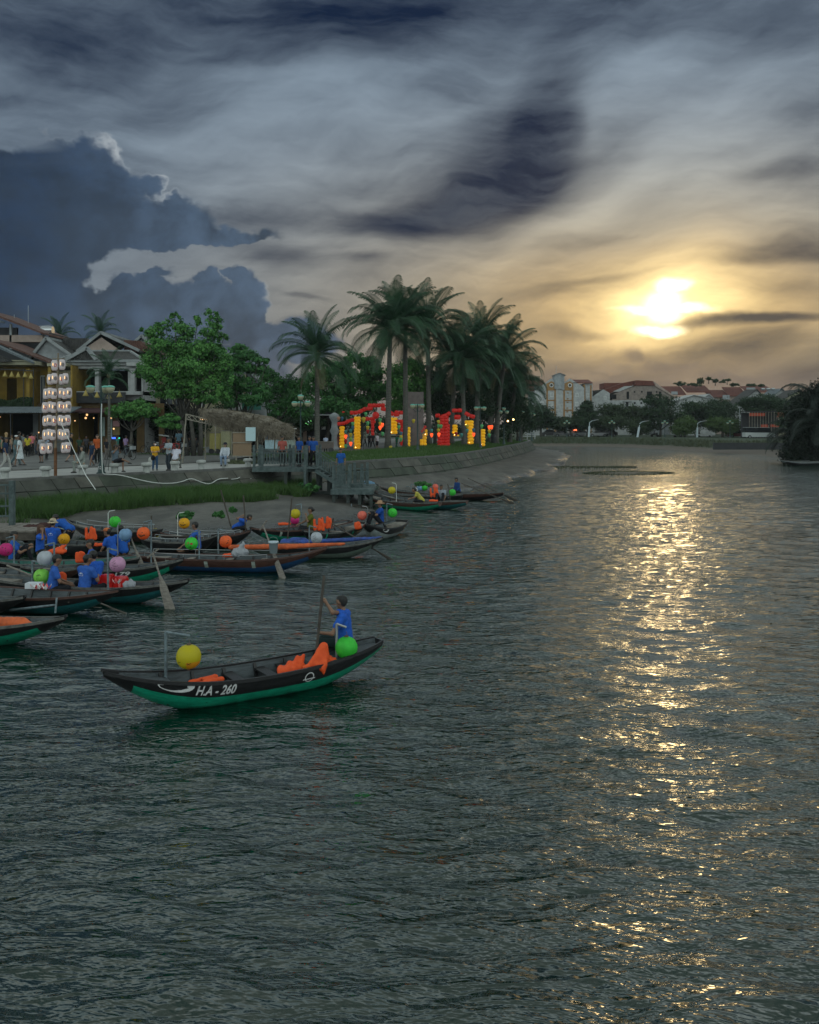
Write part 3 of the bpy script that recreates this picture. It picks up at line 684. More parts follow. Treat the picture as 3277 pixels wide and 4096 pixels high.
    sh = [(hip + V_(0, .05, .03), J['waist'] + V_(0, .035, 0), .105 + g_, .10 + g_), (hip - V_(0, .05, -.03), J['waist'] - V_(0, .035, 0), .105 + g_, .10 + g_),
          (J['waist'] + V_(0, .035, 0), J['chest'] + V_(0, .07, 0), .09 + g_, .10 + g_), (J['waist'] - V_(0, .035, 0), J['chest'] - V_(0, .07, 0), .09 + g_, .10 + g_), (J['sL'], J['sR'], .062 + g_, .062 + g_), (J['neck'] - (J['neck'] - J['chest']) * .1, J['neck'] + (J['neck'] - J['chest']) * .08, .07, .062)]
    if sleeves != 'none':
        f_ = .55 if sleeves == 'short' else 1.0
        sh += [(J['sL'], J['sL'] + (eL - J['sL']) * f_ * (1 if f_ < 1 else 1), .056 + g_, .052 + g_), (J['sR'], J['sR'] + (eR - J['sR']) * f_, .056 + g_, .052 + g_)]
        if sleeves == 'long': sh += [(eL, eL + (wL - eL) * .9, .040 + g_, .034 + g_), (eR, eR + (wR - eR) * .9, .040 + g_, .034 + g_)]
    if top is not None:
        so = sdf_mesh('shirt', sh, cloth(top), h, .03, root)
        if badge:                                                 # pale printed emblem across the back
            mbb = MB(); bk = lambda y, z: tuple(up(-.137 + .4 * abs(y) ** 1.6 - .01, y, z))
            for r0, r1, a0, a1, cz in ((.062, .068, 0, math.pi, .33), (.0, .03, math.pi * 1.1, math.pi * 1.9, .385)):
                nseg = 8; ring = [[bk(r * math.cos(a0 + (a1 - a0) * i / nseg), cz + r * math.sin(a0 + (a1 - a0) * i / nseg)) for i in range(nseg + 1)] for r in (r0, r1)]
                mbb.grid(ring)
            mbb.grid([[bk(y, .318) for y in (-.07, -.02, .02, .07)], [bk(y, .324) for y in (-.07, -.02, .02, .07)]])
            mbb.build('shirt_print', FABW, so)
    if skirt:
        zt, zb, rad = skirt
        sdf_mesh('skirt', [(hip + V_(0, 0, .05), (hip + V_(0, 0, 0)) * V_(1, 1, 0) + V_(0, 0, zb), .14, rad), (J['hL'], J['hR'], .12, .12)], cloth(legs), h, .03, root, plane=[((0, 0, zb), (0, 0, -1))])
    else:
        lg = 1.0 if legs != 'shorts' else .9
        rgb, full = (legs[1], False) if isinstance(legs[0], str) else (legs, True)
        tr = [(hip + V_(0, .05, .02), hip + V_(0, -.05, .02), .112, .112), (J['hL'], J['kL'], .096, .072), (J['hR'], J['kR'], .096, .072)]
        if full: tr += [(J['kL'], J['kL'] + (J['aL'] - J['kL']) * .92, .068, .056), (J['kR'], J['kR'] + (J['aR'] - J['kR']) * .92, .068, .056)]
        sdf_mesh('trousers', tr, cloth(rgb), h, .03, root)
    if not (bare or pose == 'floor'): 
        mb = MB()
        for a in (J['aL'], J['aR']):
            x0 = a[0]; mb.lathe([(.03, -.085), (.05, -.08), (.048, -.04), (.02, -.01)], (x0 + .035, a[1], a[2]), 8, sx=2.6 if not sum(abs(a - J['aL'])) < 1e-9 else 2.6, sy=.95)
        mb.build('shoes', SHOE, root, smooth=True)
    # eyes and brows
    mb = MB()
    for sd in (-1, 1):
        e_ = hd + fwd * .083 + V_(-fy, fx, 0) * .032 * sd + V_(0, 0, .018); mb.ball(tuple(e_), .011, 6, 4); 
    mm = hd + fwd * .078 + V_(0, 0, -.05); mb.ball(tuple(mm), .014, 6, 4, sz=.35)
    mb.build('face_features', HAIR, bo)
    if hair == 'short':
        sdf_mesh('hair', [(hd + V_(0, 0, .052) - fwd * .022, hd + V_(0, 0, .058) + fwd * .018, .092, .080), (hd - fwd * .045 + V_(0, 0, -.01), hd - fwd * .04 + V_(0, 0, .04), .062, .07)], HAIR, h, .03, root)
    elif hair == 'crop':
        sdf_mesh('hair', [(hd + V_(0, 0, .050) - fwd * .024, hd + V_(0, 0, .052) + fwd * .010, .088, .078), (hd - fwd * .045 + V_(0, 0, .0), hd - fwd * .04 + V_(0, 0, .04), .055, .064)], cloth((.03, .03, .03)), h, .03, root)
    elif hair == 'long':
        sdf_mesh('hair', [(hd + V_(0, 0, .052) - fwd * .022, hd + V_(0, 0, .056) + fwd * .014, .095, .082), (hd - fwd * .05, hd - fwd * .085 + V_(0, 0, -.26), .078, .055)], HAIR, h, .03, root)
    elif hair == 'bun':
        sdf_mesh('hair', [(hd + V_(0, 0, .052) - fwd * .022, hd + V_(0, 0, .056) + fwd * .014, .094, .080), (hd - fwd * .06, hd - fwd * .12 + V_(0, 0, .02), .06, .045)], HAIR, h, .03, root)
    elif isinstance(hair, tuple):
        sdf_mesh('hair', [(hd + V_(0, 0, .052) - fwd * .022, hd + V_(0, 0, .056) + fwd * .014, .095, .082), (hd - fwd * .05, hd - fwd * .075 + V_(0, 0, -.14), .078, .06)], cloth(hair), h, .03, root)
    if hat:
        kind, rgb = hat; mb = MB(); z0 = hd[2] + .055; cx, cy = hd[0], hd[1]
        if kind == 'bucket': mb.lathe([(.165, -.035), (.17, -.03), (.105, .015), (.095, .085), (.06, .105), (.001, .108)], (cx, cy, z0), 14)
        elif kind == 'sun': mb.lathe([(.20, -.02), (.20, -.015), (.105, .01), (.095, .07), (.05, .095), (.001, .098)], (cx, cy, z0), 14)
        elif kind == 'cap':
            mb.lathe([(.10, -.01), (.102, .03), (.075, .075), (.001, .092)], (cx, cy, z0), 12)
            mb.add([(cx + fx * .08 - fy * .07, cy + fy * .08 + fx * .07, z0 + .005), (cx + fx * .18 - fy * .05, cy + fy * .18 + fx * .05, z0 - .01), (cx + fx * .18 + fy * .05, cy + fy * .18 - fx * .05, z0 - .01), (cx + fx * .08 + fy * .07, cy + fy * .08 - fx * .07, z0 + .005)], [(0, 1, 2, 3)])
        mb.build('hat', cloth(rgb), root, smooth=True)
    if extra: extra(root, J, dict(eL=eL, wL=wL, eR=eR, wR=wR, hip=hip, hd=hd))
    return root
def fitrow(y):                                                    # helper: heading that faces the camera side etc.
    return y
# ================================================================== boats
def paint(name, c, **k): return newmat(name, c, rough=k.pop('rough', .45), color2=tuple(x * k.pop('v', 1.6) + .004 for x in c), scale=5, bump=.004, bscale=40, streak=(1, 3, 3), **k)
m_black = paint('black_hull_paint', (.007, .007, .008), rough=.40)
m_brown = paint('brown_hull_paint', (.050, .022, .016), rough=.5)
m_green = paint('green_hull_paint', (.006, .24, .14), rough=.45, v=1.3)
m_teal = paint('teal_hull_paint', (.010, .11, .12), rough=.45)
m_blueh = paint('blue_hull_paint', (.010, .060, .16), rough=.45)
m_pale = paint('pale_hull_paint', (.24, .27, .27), rough=.5)
m_gg = paint('grey_green_hull_paint', (.09, .12, .10), rough=.5)
m_inner = newmat('weathered_inner_planks', (.026, .034, .038), rough=.6, color2=(.07, .085, .095), scale=5, bump=.006, bscale=30, streak=(.5, 4, 4))
m_inteal = newmat('teal_inner_paint', (.012, .10, .08), rough=.55, var=.35, scale=5)
m_wood = newmat('grey_weathered_wood', (.12, .105, .09), rough=.75, color2=(.22, .20, .175), scale=6, bump=.006, bscale=35, streak=(1, 1, 5))
m_dwood = newmat('dark_wood', (.035, .028, .022), rough=.7, color2=(.075, .062, .05), scale=6, bump=.005, bscale=35)
m_rail = newmat('worn_rail', (.05, .05, .048), rough=.55, color2=(.12, .12, .11), scale=8)
m_white = newmat('white_sign_paint', (.62, .62, .62), rough=.6, var=.12, scale=12)
m_steel = newmat('steel_tube', (.30, .32, .33), rough=.35, metal=.6)
m_pole = newmat('old_pole_paint', (.13, .17, .19), rough=.5, var=.4, scale=15)
m_whpipe = newmat('white_pipe', (.55, .57, .55), rough=.4)
m_orange = newmat('orange_vest_fabric', (.72, .075, .012), rough=.7, color2=(.85, .11, .02), scale=9, trans=.15)
m_orange2 = newmat('faded_orange_canvas', (.50, .10, .03), rough=.8, var=.25, scale=5)

for m_ in (m_green, m_teal, m_blueh, m_pale, m_gg):                # slimy waterline stains and bottom weed
    q = NG(m_.node_tree); b = m_.node_tree.nodes['Principled BSDF']; src = b.inputs['Base Color'].links[0].from_socket; tcx = q.n('ShaderNodeTexCoord').outputs['Object']
    zz_ = q.m('ADD', q.sep(tcx)[2], q.m('MULTIPLY', q.m('SUBTRACT', q.noise(q.v('MULTIPLY', tcx, (1, 1, .3)), 7, 5, .65), .5), .14))
    m_.node_tree.links.new(q.mix(q.ss(zz_, .01, .06, .75, 0), src, (.012, .016, .010)), b.inputs['Base Color'])
q = NG(m_black.node_tree); b = m_black.node_tree.nodes['Principled BSDF']; src = b.inputs['Base Color'].links[0].from_socket; tcx = q.n('ShaderNodeTexCoord').outputs['Object']
m_black.node_tree.links.new(q.mix(q.ss(q.noise(q.v('MULTIPLY', tcx, (1, 3, 5)), 9, 6, .7), .60, .72, 0, .6), src, (.06, .06, .055)), b.inputs['Base Color'])
class Boat:
    def __init__(s, label, bow, stern, zb=.62, zs=.50, W=.92, fb=.40, up=None, low=None, inner=None, rail=None, ends=(.03, .16), floor=.12, thw=(0.25, -.2), rise=2.4, decks=(.60, -.62), ribs=7, planks=False, group='wooden sampans moored along the mud bank', name='sampan'):
        s.b = G3(*bow, zb); s.s = G3(*stern, zs)
        d = s.b - s.s; d.z = 0; s.L = d.length; s.W = W; s.fb, s.zb, s.zs, s.ends, s.rise, s.floor = fb, zb, zs, ends, rise, floor
        s.c = (s.b + s.s) / 2; s.c.z = 0; s.rz = math.atan2(d.y, d.x)
        s.o = thing(name, label, 'boat', s.c, s.rz, group)
        H = s.L / 2; N = 36; S = [-1 + 2 * i / N for i in range(N + 1)]
        up = up or m_black; low = low or m_green; inner = inner or m_inner; rail = rail or m_rail
        TS = [0, .2, .36, .52, .64, .64, .76, .88, 1]
        mb = MB()
        for sd in (1, -1):
            rows = [[s.pt(u, t, sd) for t in TS] for u in S]
            low_r = [r[:5] for r in rows]; up_r = [r[5:] for r in rows]
            if sd < 0: low_r = [r[::-1] for r in low_r]; up_r = [r[::-1] for r in up_r]
            mb.grid([r for r, u in zip(low_r, S) if u <= .86], 1); mb.grid([r for r, u in zip(low_r, S) if u >= .83], 0); mb.grid(up_r, 0)
        mb.add([s.pt(-1, 1, 1), s.pt(-1, .6, 1), s.pt(-1, 0, 1), s.pt(-1, .6, -1), s.pt(-1, 1, -1)], [(0, 1, 2, 3, 4)], 0)
        for sd in (1, -1):                                        # inner skin
            rows = [[s.pt(u, t, sd, .03) for t in (.12, .4, .7, .985)] for u in S]
            mb.grid([r[::-1] for r in rows] if sd > 0 else rows, 2)
        mb.build('hull', [up, low, inner], s.o, smooth=True)
        for p in bpy.context.scene.objects: pass
        # bottom boards, end decks
        mb = MB(); rr = []
        for u in [x for x in S if -.86 <= x <= .86]:
            y = s.beam_at(u, floor + .0) - .035; rr.append([(u * H, -y, floor), (u * H, y, floor)])
        mb.grid(rr).build('floor_boards', m_inteal if inner is m_inteal else (m_wood if planks else inner), s.o)
        for k, sg in ((decks[0], 1), (decks[1], -1)):
            if k is None: continue
            mb = MB(); rr = []; e = .97 * sg; n = 9
            for i in range(n):
                u = k + (e - k) * i / (n - 1); z = s.sheer(u) - .07; y = max(.01, s.beam_at(u, z) - .03)
                rr.append([(u * H, -y, z), (u * H, 0, z + .012), (u * H, y, z)])
            if sg < 0: rr = rr[::-1]
            mb.grid(rr); z = s.sheer(k) - .07; y = s.beam_at(k, z) - .03
            yf = max(.02, min(y, s.beam_at(k, floor) - .04)); mb.add([(k * H + dx_, yy_, zz_) for dx_ in (-.015, .015) for yy_, zz_ in ((-yf, floor), (yf, floor), (y, z + .01), (-y, z + .01))], [(0, 1, 2, 3), (7, 6, 5, 4), (3, 2, 6, 7)])
            mb.build('deck', m_wood if planks else inner, s.o)
        # gunwale rails
        for sd in (1, -1):
            mb = MB(); rows = []
            for u in S:
                x, y, z = s.pt(u, 1, sd); ny = .028
                rows.append([(x, y - sd * ny, z + .018), (x, y - sd * ny, z - .02), (x, y + sd * .014, z - .035), (x, y + sd * .014, z + .018)])
            if sd > 0: rows = [r[::-1] for r in rows]
            mb.grid(rows, close=True).build('gunwale', rail, s.o)
        for u in thw:                                             # thwarts
            z = s.sheer(u) - .10; y = s.beam_at(u, z) - .02
            MB().box(u * H - .09, u * H + .09, -y, y, z - .015, z + .015).build('thwart', m_wood if planks else rail, s.o)
        if ribs:
            mb_me = None
            for i in range(ribs):
                u = -.55 + 1.15 * i / (ribs - 1)
                for sd in (1, -1):
                    z1 = s.sheer(u) - .02; y1 = s.beam_at(u, z1) - .03; y0 = s.beam_at(u, floor) - .03
                    MB().beam((u * H, sd * y0, floor), (u * H, sd * (y1 - .005), z1), .05, .045).build('rib', m_black, s.o)
        # stem head
        x, y, z = s.pt(1, 1, 0); MB().beam((x - .22, 0, z - .035), (x + .03, 0, z + .03), .06, .05).build('stem', up, s.o)
    def sheer(s, u): return s.fb + (s.zb - s.fb) * max(u, 0) ** s.rise + (s.zs - s.fb) * max(-u, 0) ** s.rise
    def beam(s, u):
        e = s.ends[0] if u > 0 else s.ends[1]; f = (1 - abs(u) ** 2.3) ** (.85 if u > 0 else .8)
        return s.W / 2 * f + e * (1 - f)
    def keel(s, u):
        z0 = -.09; a = .30 if u > 0 else .35; au = abs(u)
        end = (s.zb if u > 0 else s.zs) - (.07 if u > 0 else .20)
        return z0 if au < a else z0 + (end - z0) * ((au - a) / (1 - a)) ** 1.75
    def pt(s, u, t, sd, inn=0.0):
        b_ = s.beam(u); zs_, zk = s.sheer(u), s.keel(u); y = b_ * (1 - (1 - t) ** 1.9) if t < 1 else b_
        y *= (.86 + .14 * t); z = zk + (zs_ - zk) * t ** 1.35
        rk = (t - 1) * .0
        return (u * s.L / 2, sd * max(0, y - inn), z + inn * .4 * (t < .5))
    def beam_at(s, u, z):
        lo_, hi_ = 0.0, 1.0
        for _ in range(18):
            m = (lo_ + hi_) / 2
            if s.pt(u, m, 1)[2] < z: lo_ = m
            else: hi_ = m
        return s.pt(u, lo_, 1)[1]
    def surf(s, x, t, sd=1, out=.004):                            # point on the outer skin
        u = max(-1, min(1, x / (s.L / 2))); p = Vector(s.pt(u, t, sd)); return p + Vector((0, sd * out, 0))
    def loc(s, w):                                                # world -> boat frame
        d = Vector(w) - s.c; c, n = math.cos(-s.rz), math.sin(-s.rz); return Vector((d.x * c - d.y * n, d.x * n + d.y * c, d.z))
    def decal(s, name, polys, sd=1, mat=None, out=.004):          # polys: lists of (x, t)
        mb = MB()
        for p in polys:
            mb.add([s.surf(x, t, sd, out) for x, t in p], [tuple(range(len(p)))])
        return mb.build(name, mat or m_white, s.o)
    def text(s, txt, x0, t0, height, width, sd=1, shear=.25, name='lettering', mat=None, flip=False):
        cu = bpy.data.curves.new('txt', 'FONT'); cu.body = txt; cu.shear = shear; cu.offset = .025; cu.resolution_u = 3
        ob = bpy.data.objects.new('txt', cu); COL.objects.link(ob); dg = bpy.context.evaluated_depsgraph_get()
        me = bpy.data.meshes.new_from_object(ob.evaluated_get(dg)); bpy.data.objects.remove(ob); bpy.data.curves.remove(cu)
        xs = [v.co.x for v in me.vertices]; ys = [v.co.y for v in me.vertices]; a, b_, c, d = min(xs), max(xs), min(ys), max(ys)
        dirx = -1 if sd > 0 else 1
        for v in me.vertices:
            fx = (v.co.x - a) / (b_ - a); fy = (v.co.y - c) / (d - c)
            v.co = s.surf(x0 + dirx * fx * width, t0 + fy * height, sd, .005)
        me.materials.append(mat or m_white); return link(name, me, s.o)
    def eye(s, x, t, w, h_, sd=1):
        dr = -1 if sd > 0 else 1
        def arc(k, sx_, sy_, ox=0, oy=0): return [(x + dr * (ox + sx_ * (1 - math.cos(math.pi * i / k)) / 2 * w), t + oy - sy_ * h_ * math.sin(math.pi * i / k) ** .8) for i in range(k + 1)]
        o1 = arc(12, 1, 1); o1 = [(p[0], p[1] + .10 * h_ * (i / 12)) for i, p in enumerate(o1)]
        s.decal('painted_eye', [o1], sd)
        s.decal('eye_pupil', [[(a + dr * w * .05, b_ - h_ * .17) for a, b_ in arc(10, .60, .55)]], sd, m_black, .008)
    def world(s, x, y, z):
        c, n = math.cos(s.rz), math.sin(s.rz); return Vector((s.c.x + x * c - y * n, s.c.y + x * n + y * c, z))
    def hanger(s, w, kind='square', h_=.55, mat=None, side=-1, base=None):
        """bent lantern bracket whose hook is at world point w (just above the lantern)"""
        p = s.loc(w); m = mat or m_pole; mb = MB(); a = s.loc(Vector(w) + Vector((side * .30, 0, 0))); bz = base if base is not None else .25
        top = p.z + .05
        if kind == 'square': mb.tube([(a.x, a.y, bz), (a.x, a.y, top + .06)], .024, 6).tube([(a.x, a.y, top + .06), (p.x, p.y, top)], .020, 6)
        else: mb.tube([(a.x, a.y, bz), (a.x, a.y, top - .05), (a.x * .8 + p.x * .2, a.y * .8 + p.y * .2, top + .03), (p.x, p.y, top + .06)], .014, 6)
        mb.build('lantern_bracket', m, s.o)
    def rails(s, h_=.20, us=(-.75, .7)):
        for sd in (1, -1):
            mb = MB(); pts = []
            for i in range(13):
                u = us[0] + (us[1] - us[0]) * i / 12; x, y, z = s.pt(u, 1, sd); pts.append((x, y - sd * .03, z + h_))
            mb.tube(pts, .012, 6)
            for i in (0, 4, 8, 12): mb.tube([(pts[i][0], pts[i][1], pts[i][2] - h_), pts[i]], .010, 5)
            mb.build('side_rail', m_steel, s.o)

def lamp_fabric(name, c, c2=None, est=.0):
    m = newmat(name, c, rough=.55, trans=.35, var=.16, scale=7, emit=c if est else None, estr=est)
    if c2:                                                        # second panel colour low on the globe
        q = NG(m.node_tree); b = m.node_tree.nodes['Principled BSDF']; tcx = q.n('ShaderNodeTexCoord').outputs['Object']; x, y, z = q.sep(tcx)
        q.put(b.inputs['Base Color'], q.mix(q.m('MULTIPLY', q.m('LESS_THAN', z, -.05), q.m('GREATER_THAN', x, 0)), c, c2))
    return m
LF = dict(yellow=lamp_fabric('yellow_silk', (.60, .50, .02)), goldy=lamp_fabric('golden_silk', (.80, .42, .01)), green=lamp_fabric('green_silk', (.06, .62, .06)), lime=lamp_fabric('lime_silk', (.28, .70, .10)),
          orange=lamp_fabric('orange_silk', (.90, .16, .035)), coral=lamp_fabric('coral_silk', (.85, .20, .14)), magenta=lamp_fabric('magenta_silk', (.62, .03, .22)), white=lamp_fabric('white_silk', (.50, .53, .58)),
          pink=lamp_fabric('pink_silk', (.62, .34, .52)), blue=lamp_fabric('blue_silk', (.22, .38, .58)), salmon=lamp_fabric('salmon_silk', (.80, .34, .26)), yellowtwo=lamp_fabric('yellow_silk_orange_panel', (.58, .50, .015), (.85, .30, .02)))
m_ink = newmat('painted_ink', (.035, .03, .02), rough=.7); m_inkr = newmat('painted_red_flower', (.35, .05, .03), rough=.7)
m_wire = newmat('lantern_wire', (.10, .07, .05), rough=.5)
LG = 'round silk lanterns hung over the boats'
def globe(sx, sy, r, colr, label, Y=None, deco=None, R_=.19, sq=.96):
    Y = Y or F * R_ / r; p = P3(sx, sy, Y); rr = r * Y / F
    o = thing('silk_lantern', label, 'lantern', p, 0, LG)
    mb = MB(); n = 20; m = 12; vs = []
    rows = []
    for i in range(m + 1):
        a = math.pi * i / m; z = -rr * sq * math.cos(a); rad = rr * (max(0, math.sin(a)) ** .86) * 1.0
        rows.append([(rad * math.cos(2 * math.pi * k / n) * (1 - .012 * (k % 2)), rad * math.sin(2 * math.pi * k / n) * (1 - .012 * (k % 2)), z) for k in range(n)])
    mb.grid(rows, close=True).build('shade', LF[colr], o, smooth=True)
    mb = MB(); mb.tube([(0, 0, rr * sq - .01), (0, 0, rr * sq + .02)], .035, 8).tube([(0, 0, rr * sq), (.012, 0, rr * sq + .05), (0, 0, rr * sq + .09)], .005, 5)
    mb.build('wire_hook', m_wire, o); MB().tube([(0, 0, -rr * sq - .025), (0, 0, -rr * sq + .005)], .02, 8).build('knob', m_wire, o)
    def sp(th, ph, k=1.01): return (rr * k * math.cos(ph) * math.sin(th), -rr * k * math.cos(ph) * math.cos(th), rr * k * sq * math.sin(ph))
    if deco:
        mb = MB(); mat = m_ink
        def strokes(L_, w=.03):
            for pts in L_:
                mb.grid([[sp(t, f + w / 2) for t, f in pts], [sp(t, f - w / 2) for t, f in pts]])
        if deco == 'dragonfly': strokes([[(.02, -.36), (.2, -.40), (.45, -.36)], [(.1, -.28), (.24, -.40), (.35, -.50)], [(.42, -.28), (.26, -.40), (.1, -.48)], [(-.75, -.22), (-.6, -.27), (-.45, -.22)], [(-.72, -.32), (-.6, -.27)]], .035)
        elif deco == 'branch': strokes([[(-.5, .35), (-.2, .5), (-.1, .2), (.1, .35)], [(-.2, .5), (.0, .7)], [(-.4, .0), (.0, -.15), (.4, -.05)], [(-.6, -.3), (-.1, -.4), (.5, -.3)], [(-.1, .2), (-.15, -.2)], [(.3, .2), (.35, -.35)]], .05)
        elif deco == 'palm': strokes([[(0, -.2), (.02, .3)], [(.02, .3), (-.3, .2)], [(.02, .3), (.3, .22)], [(.02, .3), (-.15, .5)], [(.02, .3), (.2, .48)], [(-.3, -.2), (.35, -.22)], [(-.2, -.5), (.2, -.45)]], .06)
        elif deco == 'lotus':
            strokes([[(-.45, -.1), (-.2, -.35)], [(.1, .0), (.0, -.4)], [(-.15, .1), (-.1, -.35)]], .05); strokes([[(-.25, -.55), (.1, -.45), (.6, -.55)], [(-.2, -.68), (.2, -.6), (.55, -.66)]], .2)
            fl = MB()
            for (t0, f0, s_) in ((.22, .08, .22), (-.28, .22, .15), (-.5, -.05, .1)): fl.add([sp(t0 + s_ * math.cos(a), f0 + s_ * .8 * math.sin(a), 1.015) for a in [k * math.pi / 4 for k in range(8)]], [tuple(range(8))])
            fl.build('painted_flower', m_inkr, o)
        elif deco == 'blot':
            for (t0, f0, s_) in ((-.1, -.3, .3), (.35, -.2, .18), (-.45, -.15, .14), (.1, .2, .1)): mb.add([sp(t0 + s_ * math.cos(a) * (1 + .3 * (k_ % 2)), f0 + s_ * .55 * math.sin(a)) for k_, a in enumerate([k * math.pi / 5 for k in range(10)])], [tuple(range(10))])
        elif deco == 'spots':
            rd = random.Random(int(sx)); 
            for _ in range(9):
                t0, f0, s_ = rd.uniform(-.8, .8), rd.uniform(-.6, .6), rd.uniform(.05, .12); mb.add([sp(t0 + s_ * math.cos(a), f0 + s_ * .7 * math.sin(a)) for a in [k * math.pi / 3 for k in range(6)]], [tuple(range(6))])
        if mb.v: mb.build('painted_pattern', mat, o)
    return o, p, rr

def lump(name, label, cat, caps, mat, loc=(0, 0, 0), rz=0, h=.022, k=.03, group=None, wob=.012):
    """soft folded thing (vests, bags, bundles): one closed uneven surface"""
    fn, lo_, hi_ = sdf_caps(caps, k); 
    f2 = lambda p: fn(p) + wob * np.sin(p[:, 0] * 41 + p[:, 2] * 23) * np.cos(p[:, 1] * 37 + p[:, 0] * 9)
    v, f = surf_nets(f2, lo_, hi_, h); o = link(name, npmesh(name, v, f, mat, True), None, loc, (0, 0, rz)); tag(o, label, cat, group); return o
VG = 'orange life jackets lying in the boats'
def vest(w, rz, label, kind='flat', s=1.0):
    if kind == 'flat': caps = [((-.22 * s, -.09, .03), (.18 * s, -.09, .03), .045, .04), ((-.22 * s, .09, .03), (.20 * s, .08, .03), .045, .04), ((-.1 * s, 0, .05), (.02 * s, 0, .07), .05, .03)]
    elif kind == 'stand': caps = [((-.10 * s, 0, 0), (-.12 * s, .02, .26 * s), .06, .045), ((.02 * s, 0, 0), (.02 * s, 0, .28 * s), .06, .05), ((.13 * s, 0, 0), (.10 * s, 0, .24 * s), .06, .045), ((-.1 * s, .05, .1), (.12 * s, .05, .08), .05, .05)]
    elif kind == 'peak': caps = [((-.26, -.02, .0), (.16, 0, .0), .04, .05), ((-.22, -.05, .02), (.06, .0, .28), .03, .05), ((-.08, -.05, .02), (.08, .0, .30), .07, .05), ((.14, -.02, .02), (.11, 0, .30), .05, .05), ((-.02, -.12, -.02), (.06, -.05, .12), .05, .08), ((.0, -.17, -.13), (.04, -.12, .03), .008, .05)]
    else: caps = [((-.30, -.08, .0), (-.24, .06, .04), .05, .04), ((-.20, -.08, .0), (-.08, .06, .10), .05, .04), ((-.08, -.08, .0), (.06, .06, .16), .05, .04), ((.05, -.08, .02), (.17, .05, .19), .05, .032), ((-.25, -.06, 0), (.14, -.06, 0), .05, .06), ((-.25, .06, 0), (.14, .06, .02), .05, .06)]
    return lump('life_jacket', label, 'life jacket', caps, m_orange, w, rz, .020, .06, VG, .005)

def oar(a, b_, label, blade=.9, T=False, mat=None, width=.16, group='long wooden oars of the moored boats'):
    a, b_ = Vector(a), Vector(b_); d = (b_ - a); L_ = d.length; d.normalize()
    o = thing('oar', label, 'oar', a, 0, group); m = mat or m_wood; b0 = b_ - a
    MB().tube([(0, 0, 0), b0 * .5, b0 * (1 - blade / L_)], [.024, .026, .022], 8).build('shaft', m, o)
    s0 = b0 * (1 - blade / L_) - d * .05; sd = d.cross(Vector((0, 1, .2))).normalized(); nn = d.cross(sd).normalized()
    mb = MB(); vs = []
    for t, w in ((0, .05), (.35, width * .75), (1, width)):
        p = s0 + (b0 - s0) * t
        vs += [p - sd * w / 2, p + nn * .014, p + sd * w / 2, p - nn * .014]
    mb.grid([vs[0:4], vs[4:8], vs[8:12]], close=True); mb.add(vs[8:12], [(0, 1, 2, 3)]); mb.build('blade', m, o)
    if T: MB().beam(sd * -.16 + Vector((0, 0, -.03)), sd * .16 + Vector((0, 0, .04)), .04).build('handle', m, o)
    return o

def sitter(hx, hy, label, rzdeg, pose='floor', deck=.16, **k):
    hz = {'floor': .12, 'squat': .14, 'sit': .50, 'bend': .84, 'stand': .9, 'cross': .55}[pose]
    w = G3(hx, hy, deck + hz); k.setdefault('s', 1.04); k.setdefault('top', [BLUE, (.02, .075, .33), (.014, .085, .36), (.03, .10, .38), (.012, .06, .27)][int(hx) % 5]); return person(label, (w.x, w.y, deck), R(rzdeg), pose, **k)
WG = 'boat people in blue shirts'

# ---- the rowed boat in the open water
B1 = Boat('long black and green rowing boat lettered H.A-260 out on the open river', (414, 2688), (1514, 2556), zb=.74, zs=.62, W=.98, fb=.42, up=m_black, low=m_green, floor=.13, thw=(.12, -.12, -.28), decks=(.58, -.45), ribs=6, rail=m_black, group=None, name='rowing_boat', rise=2.2)
B1.eye(B1.L / 2 * .70, .95, .54, .22); B1.text('H.A - 260', B1.L / 2 * .46, .70, .25, .62, shear=.3)
cx_, ct_, n_ = -B1.L / 2 * .34, .78, 14
B1.decal('painted_ring', [[(cx_ + .085 * r0 * math.cos(a), ct_ + .13 * r0 * math.sin(a)) for r0, a in ((1, t0), (1, t1), (.80, t1), (.80, t0))] for t0, t1 in [(2 * math.pi * i / n_, 2 * math.pi * (i + 1) / n_) for i in range(n_)]] + [[(cx_ + .11, ct_ - .03), (cx_ - .11, ct_ - .03), (cx_ - .11, ct_ - .06), (cx_ + .11, ct_ - .06)]])
B1.decal('foredeck_pane', [], 1) if False else None
MB().box(-.35, .30, -.30, .30, .16, .17).build('floor_panel', m_inteal, B1.o)
_, w, rr = globe(755, 2627, 50, 'yellowtwo', 'large yellow silk lantern painted with dragonflies on a bent pole over a boat bow', Y=14.0, deco='dragonfly')
B1.hanger(w + Vector((0.02, 0, rr + .08)), 'square', side=-1.25, base=.42)
_, w, rr = globe(1386, 2590, 45, 'green', 'large plain green silk lantern hanging beside the oarsman in the open river', Y=15.2)
B1.hanger(w + Vector((0, 0, rr + .10)), 'square', side=-.55, base=.40, mat=m_steel)
v0 = B1.world(B1.L / 2 * .20, .0, B1.sheer(.3) - .03)
vest(B1.world(B1.L / 2 * .34, -.02, .33), B1.rz + .2, 'orange life jacket lying flat on the foredeck behind the bow of boat H.A-260', 'flat', 1.15)
vest(B1.world(-B1.L / 2 * .30, .10, .36), B1.rz + math.pi, 'row of folded orange life jackets leaning together amidships in boat H.A-260', 'row')
vest(B1.world(-B1.L / 2 * .44, .30, .42), B1.rz + math.pi, 'bright orange life jacket with a tall peak draped over the gunwale before the oarsman', 'peak', 1.0)
vest(B1.world(-B1.L / 2 * .53, .16, .42), B1.rz, 'small folded orange life jacket at the foot of the green lantern pole', 'flat', .45)
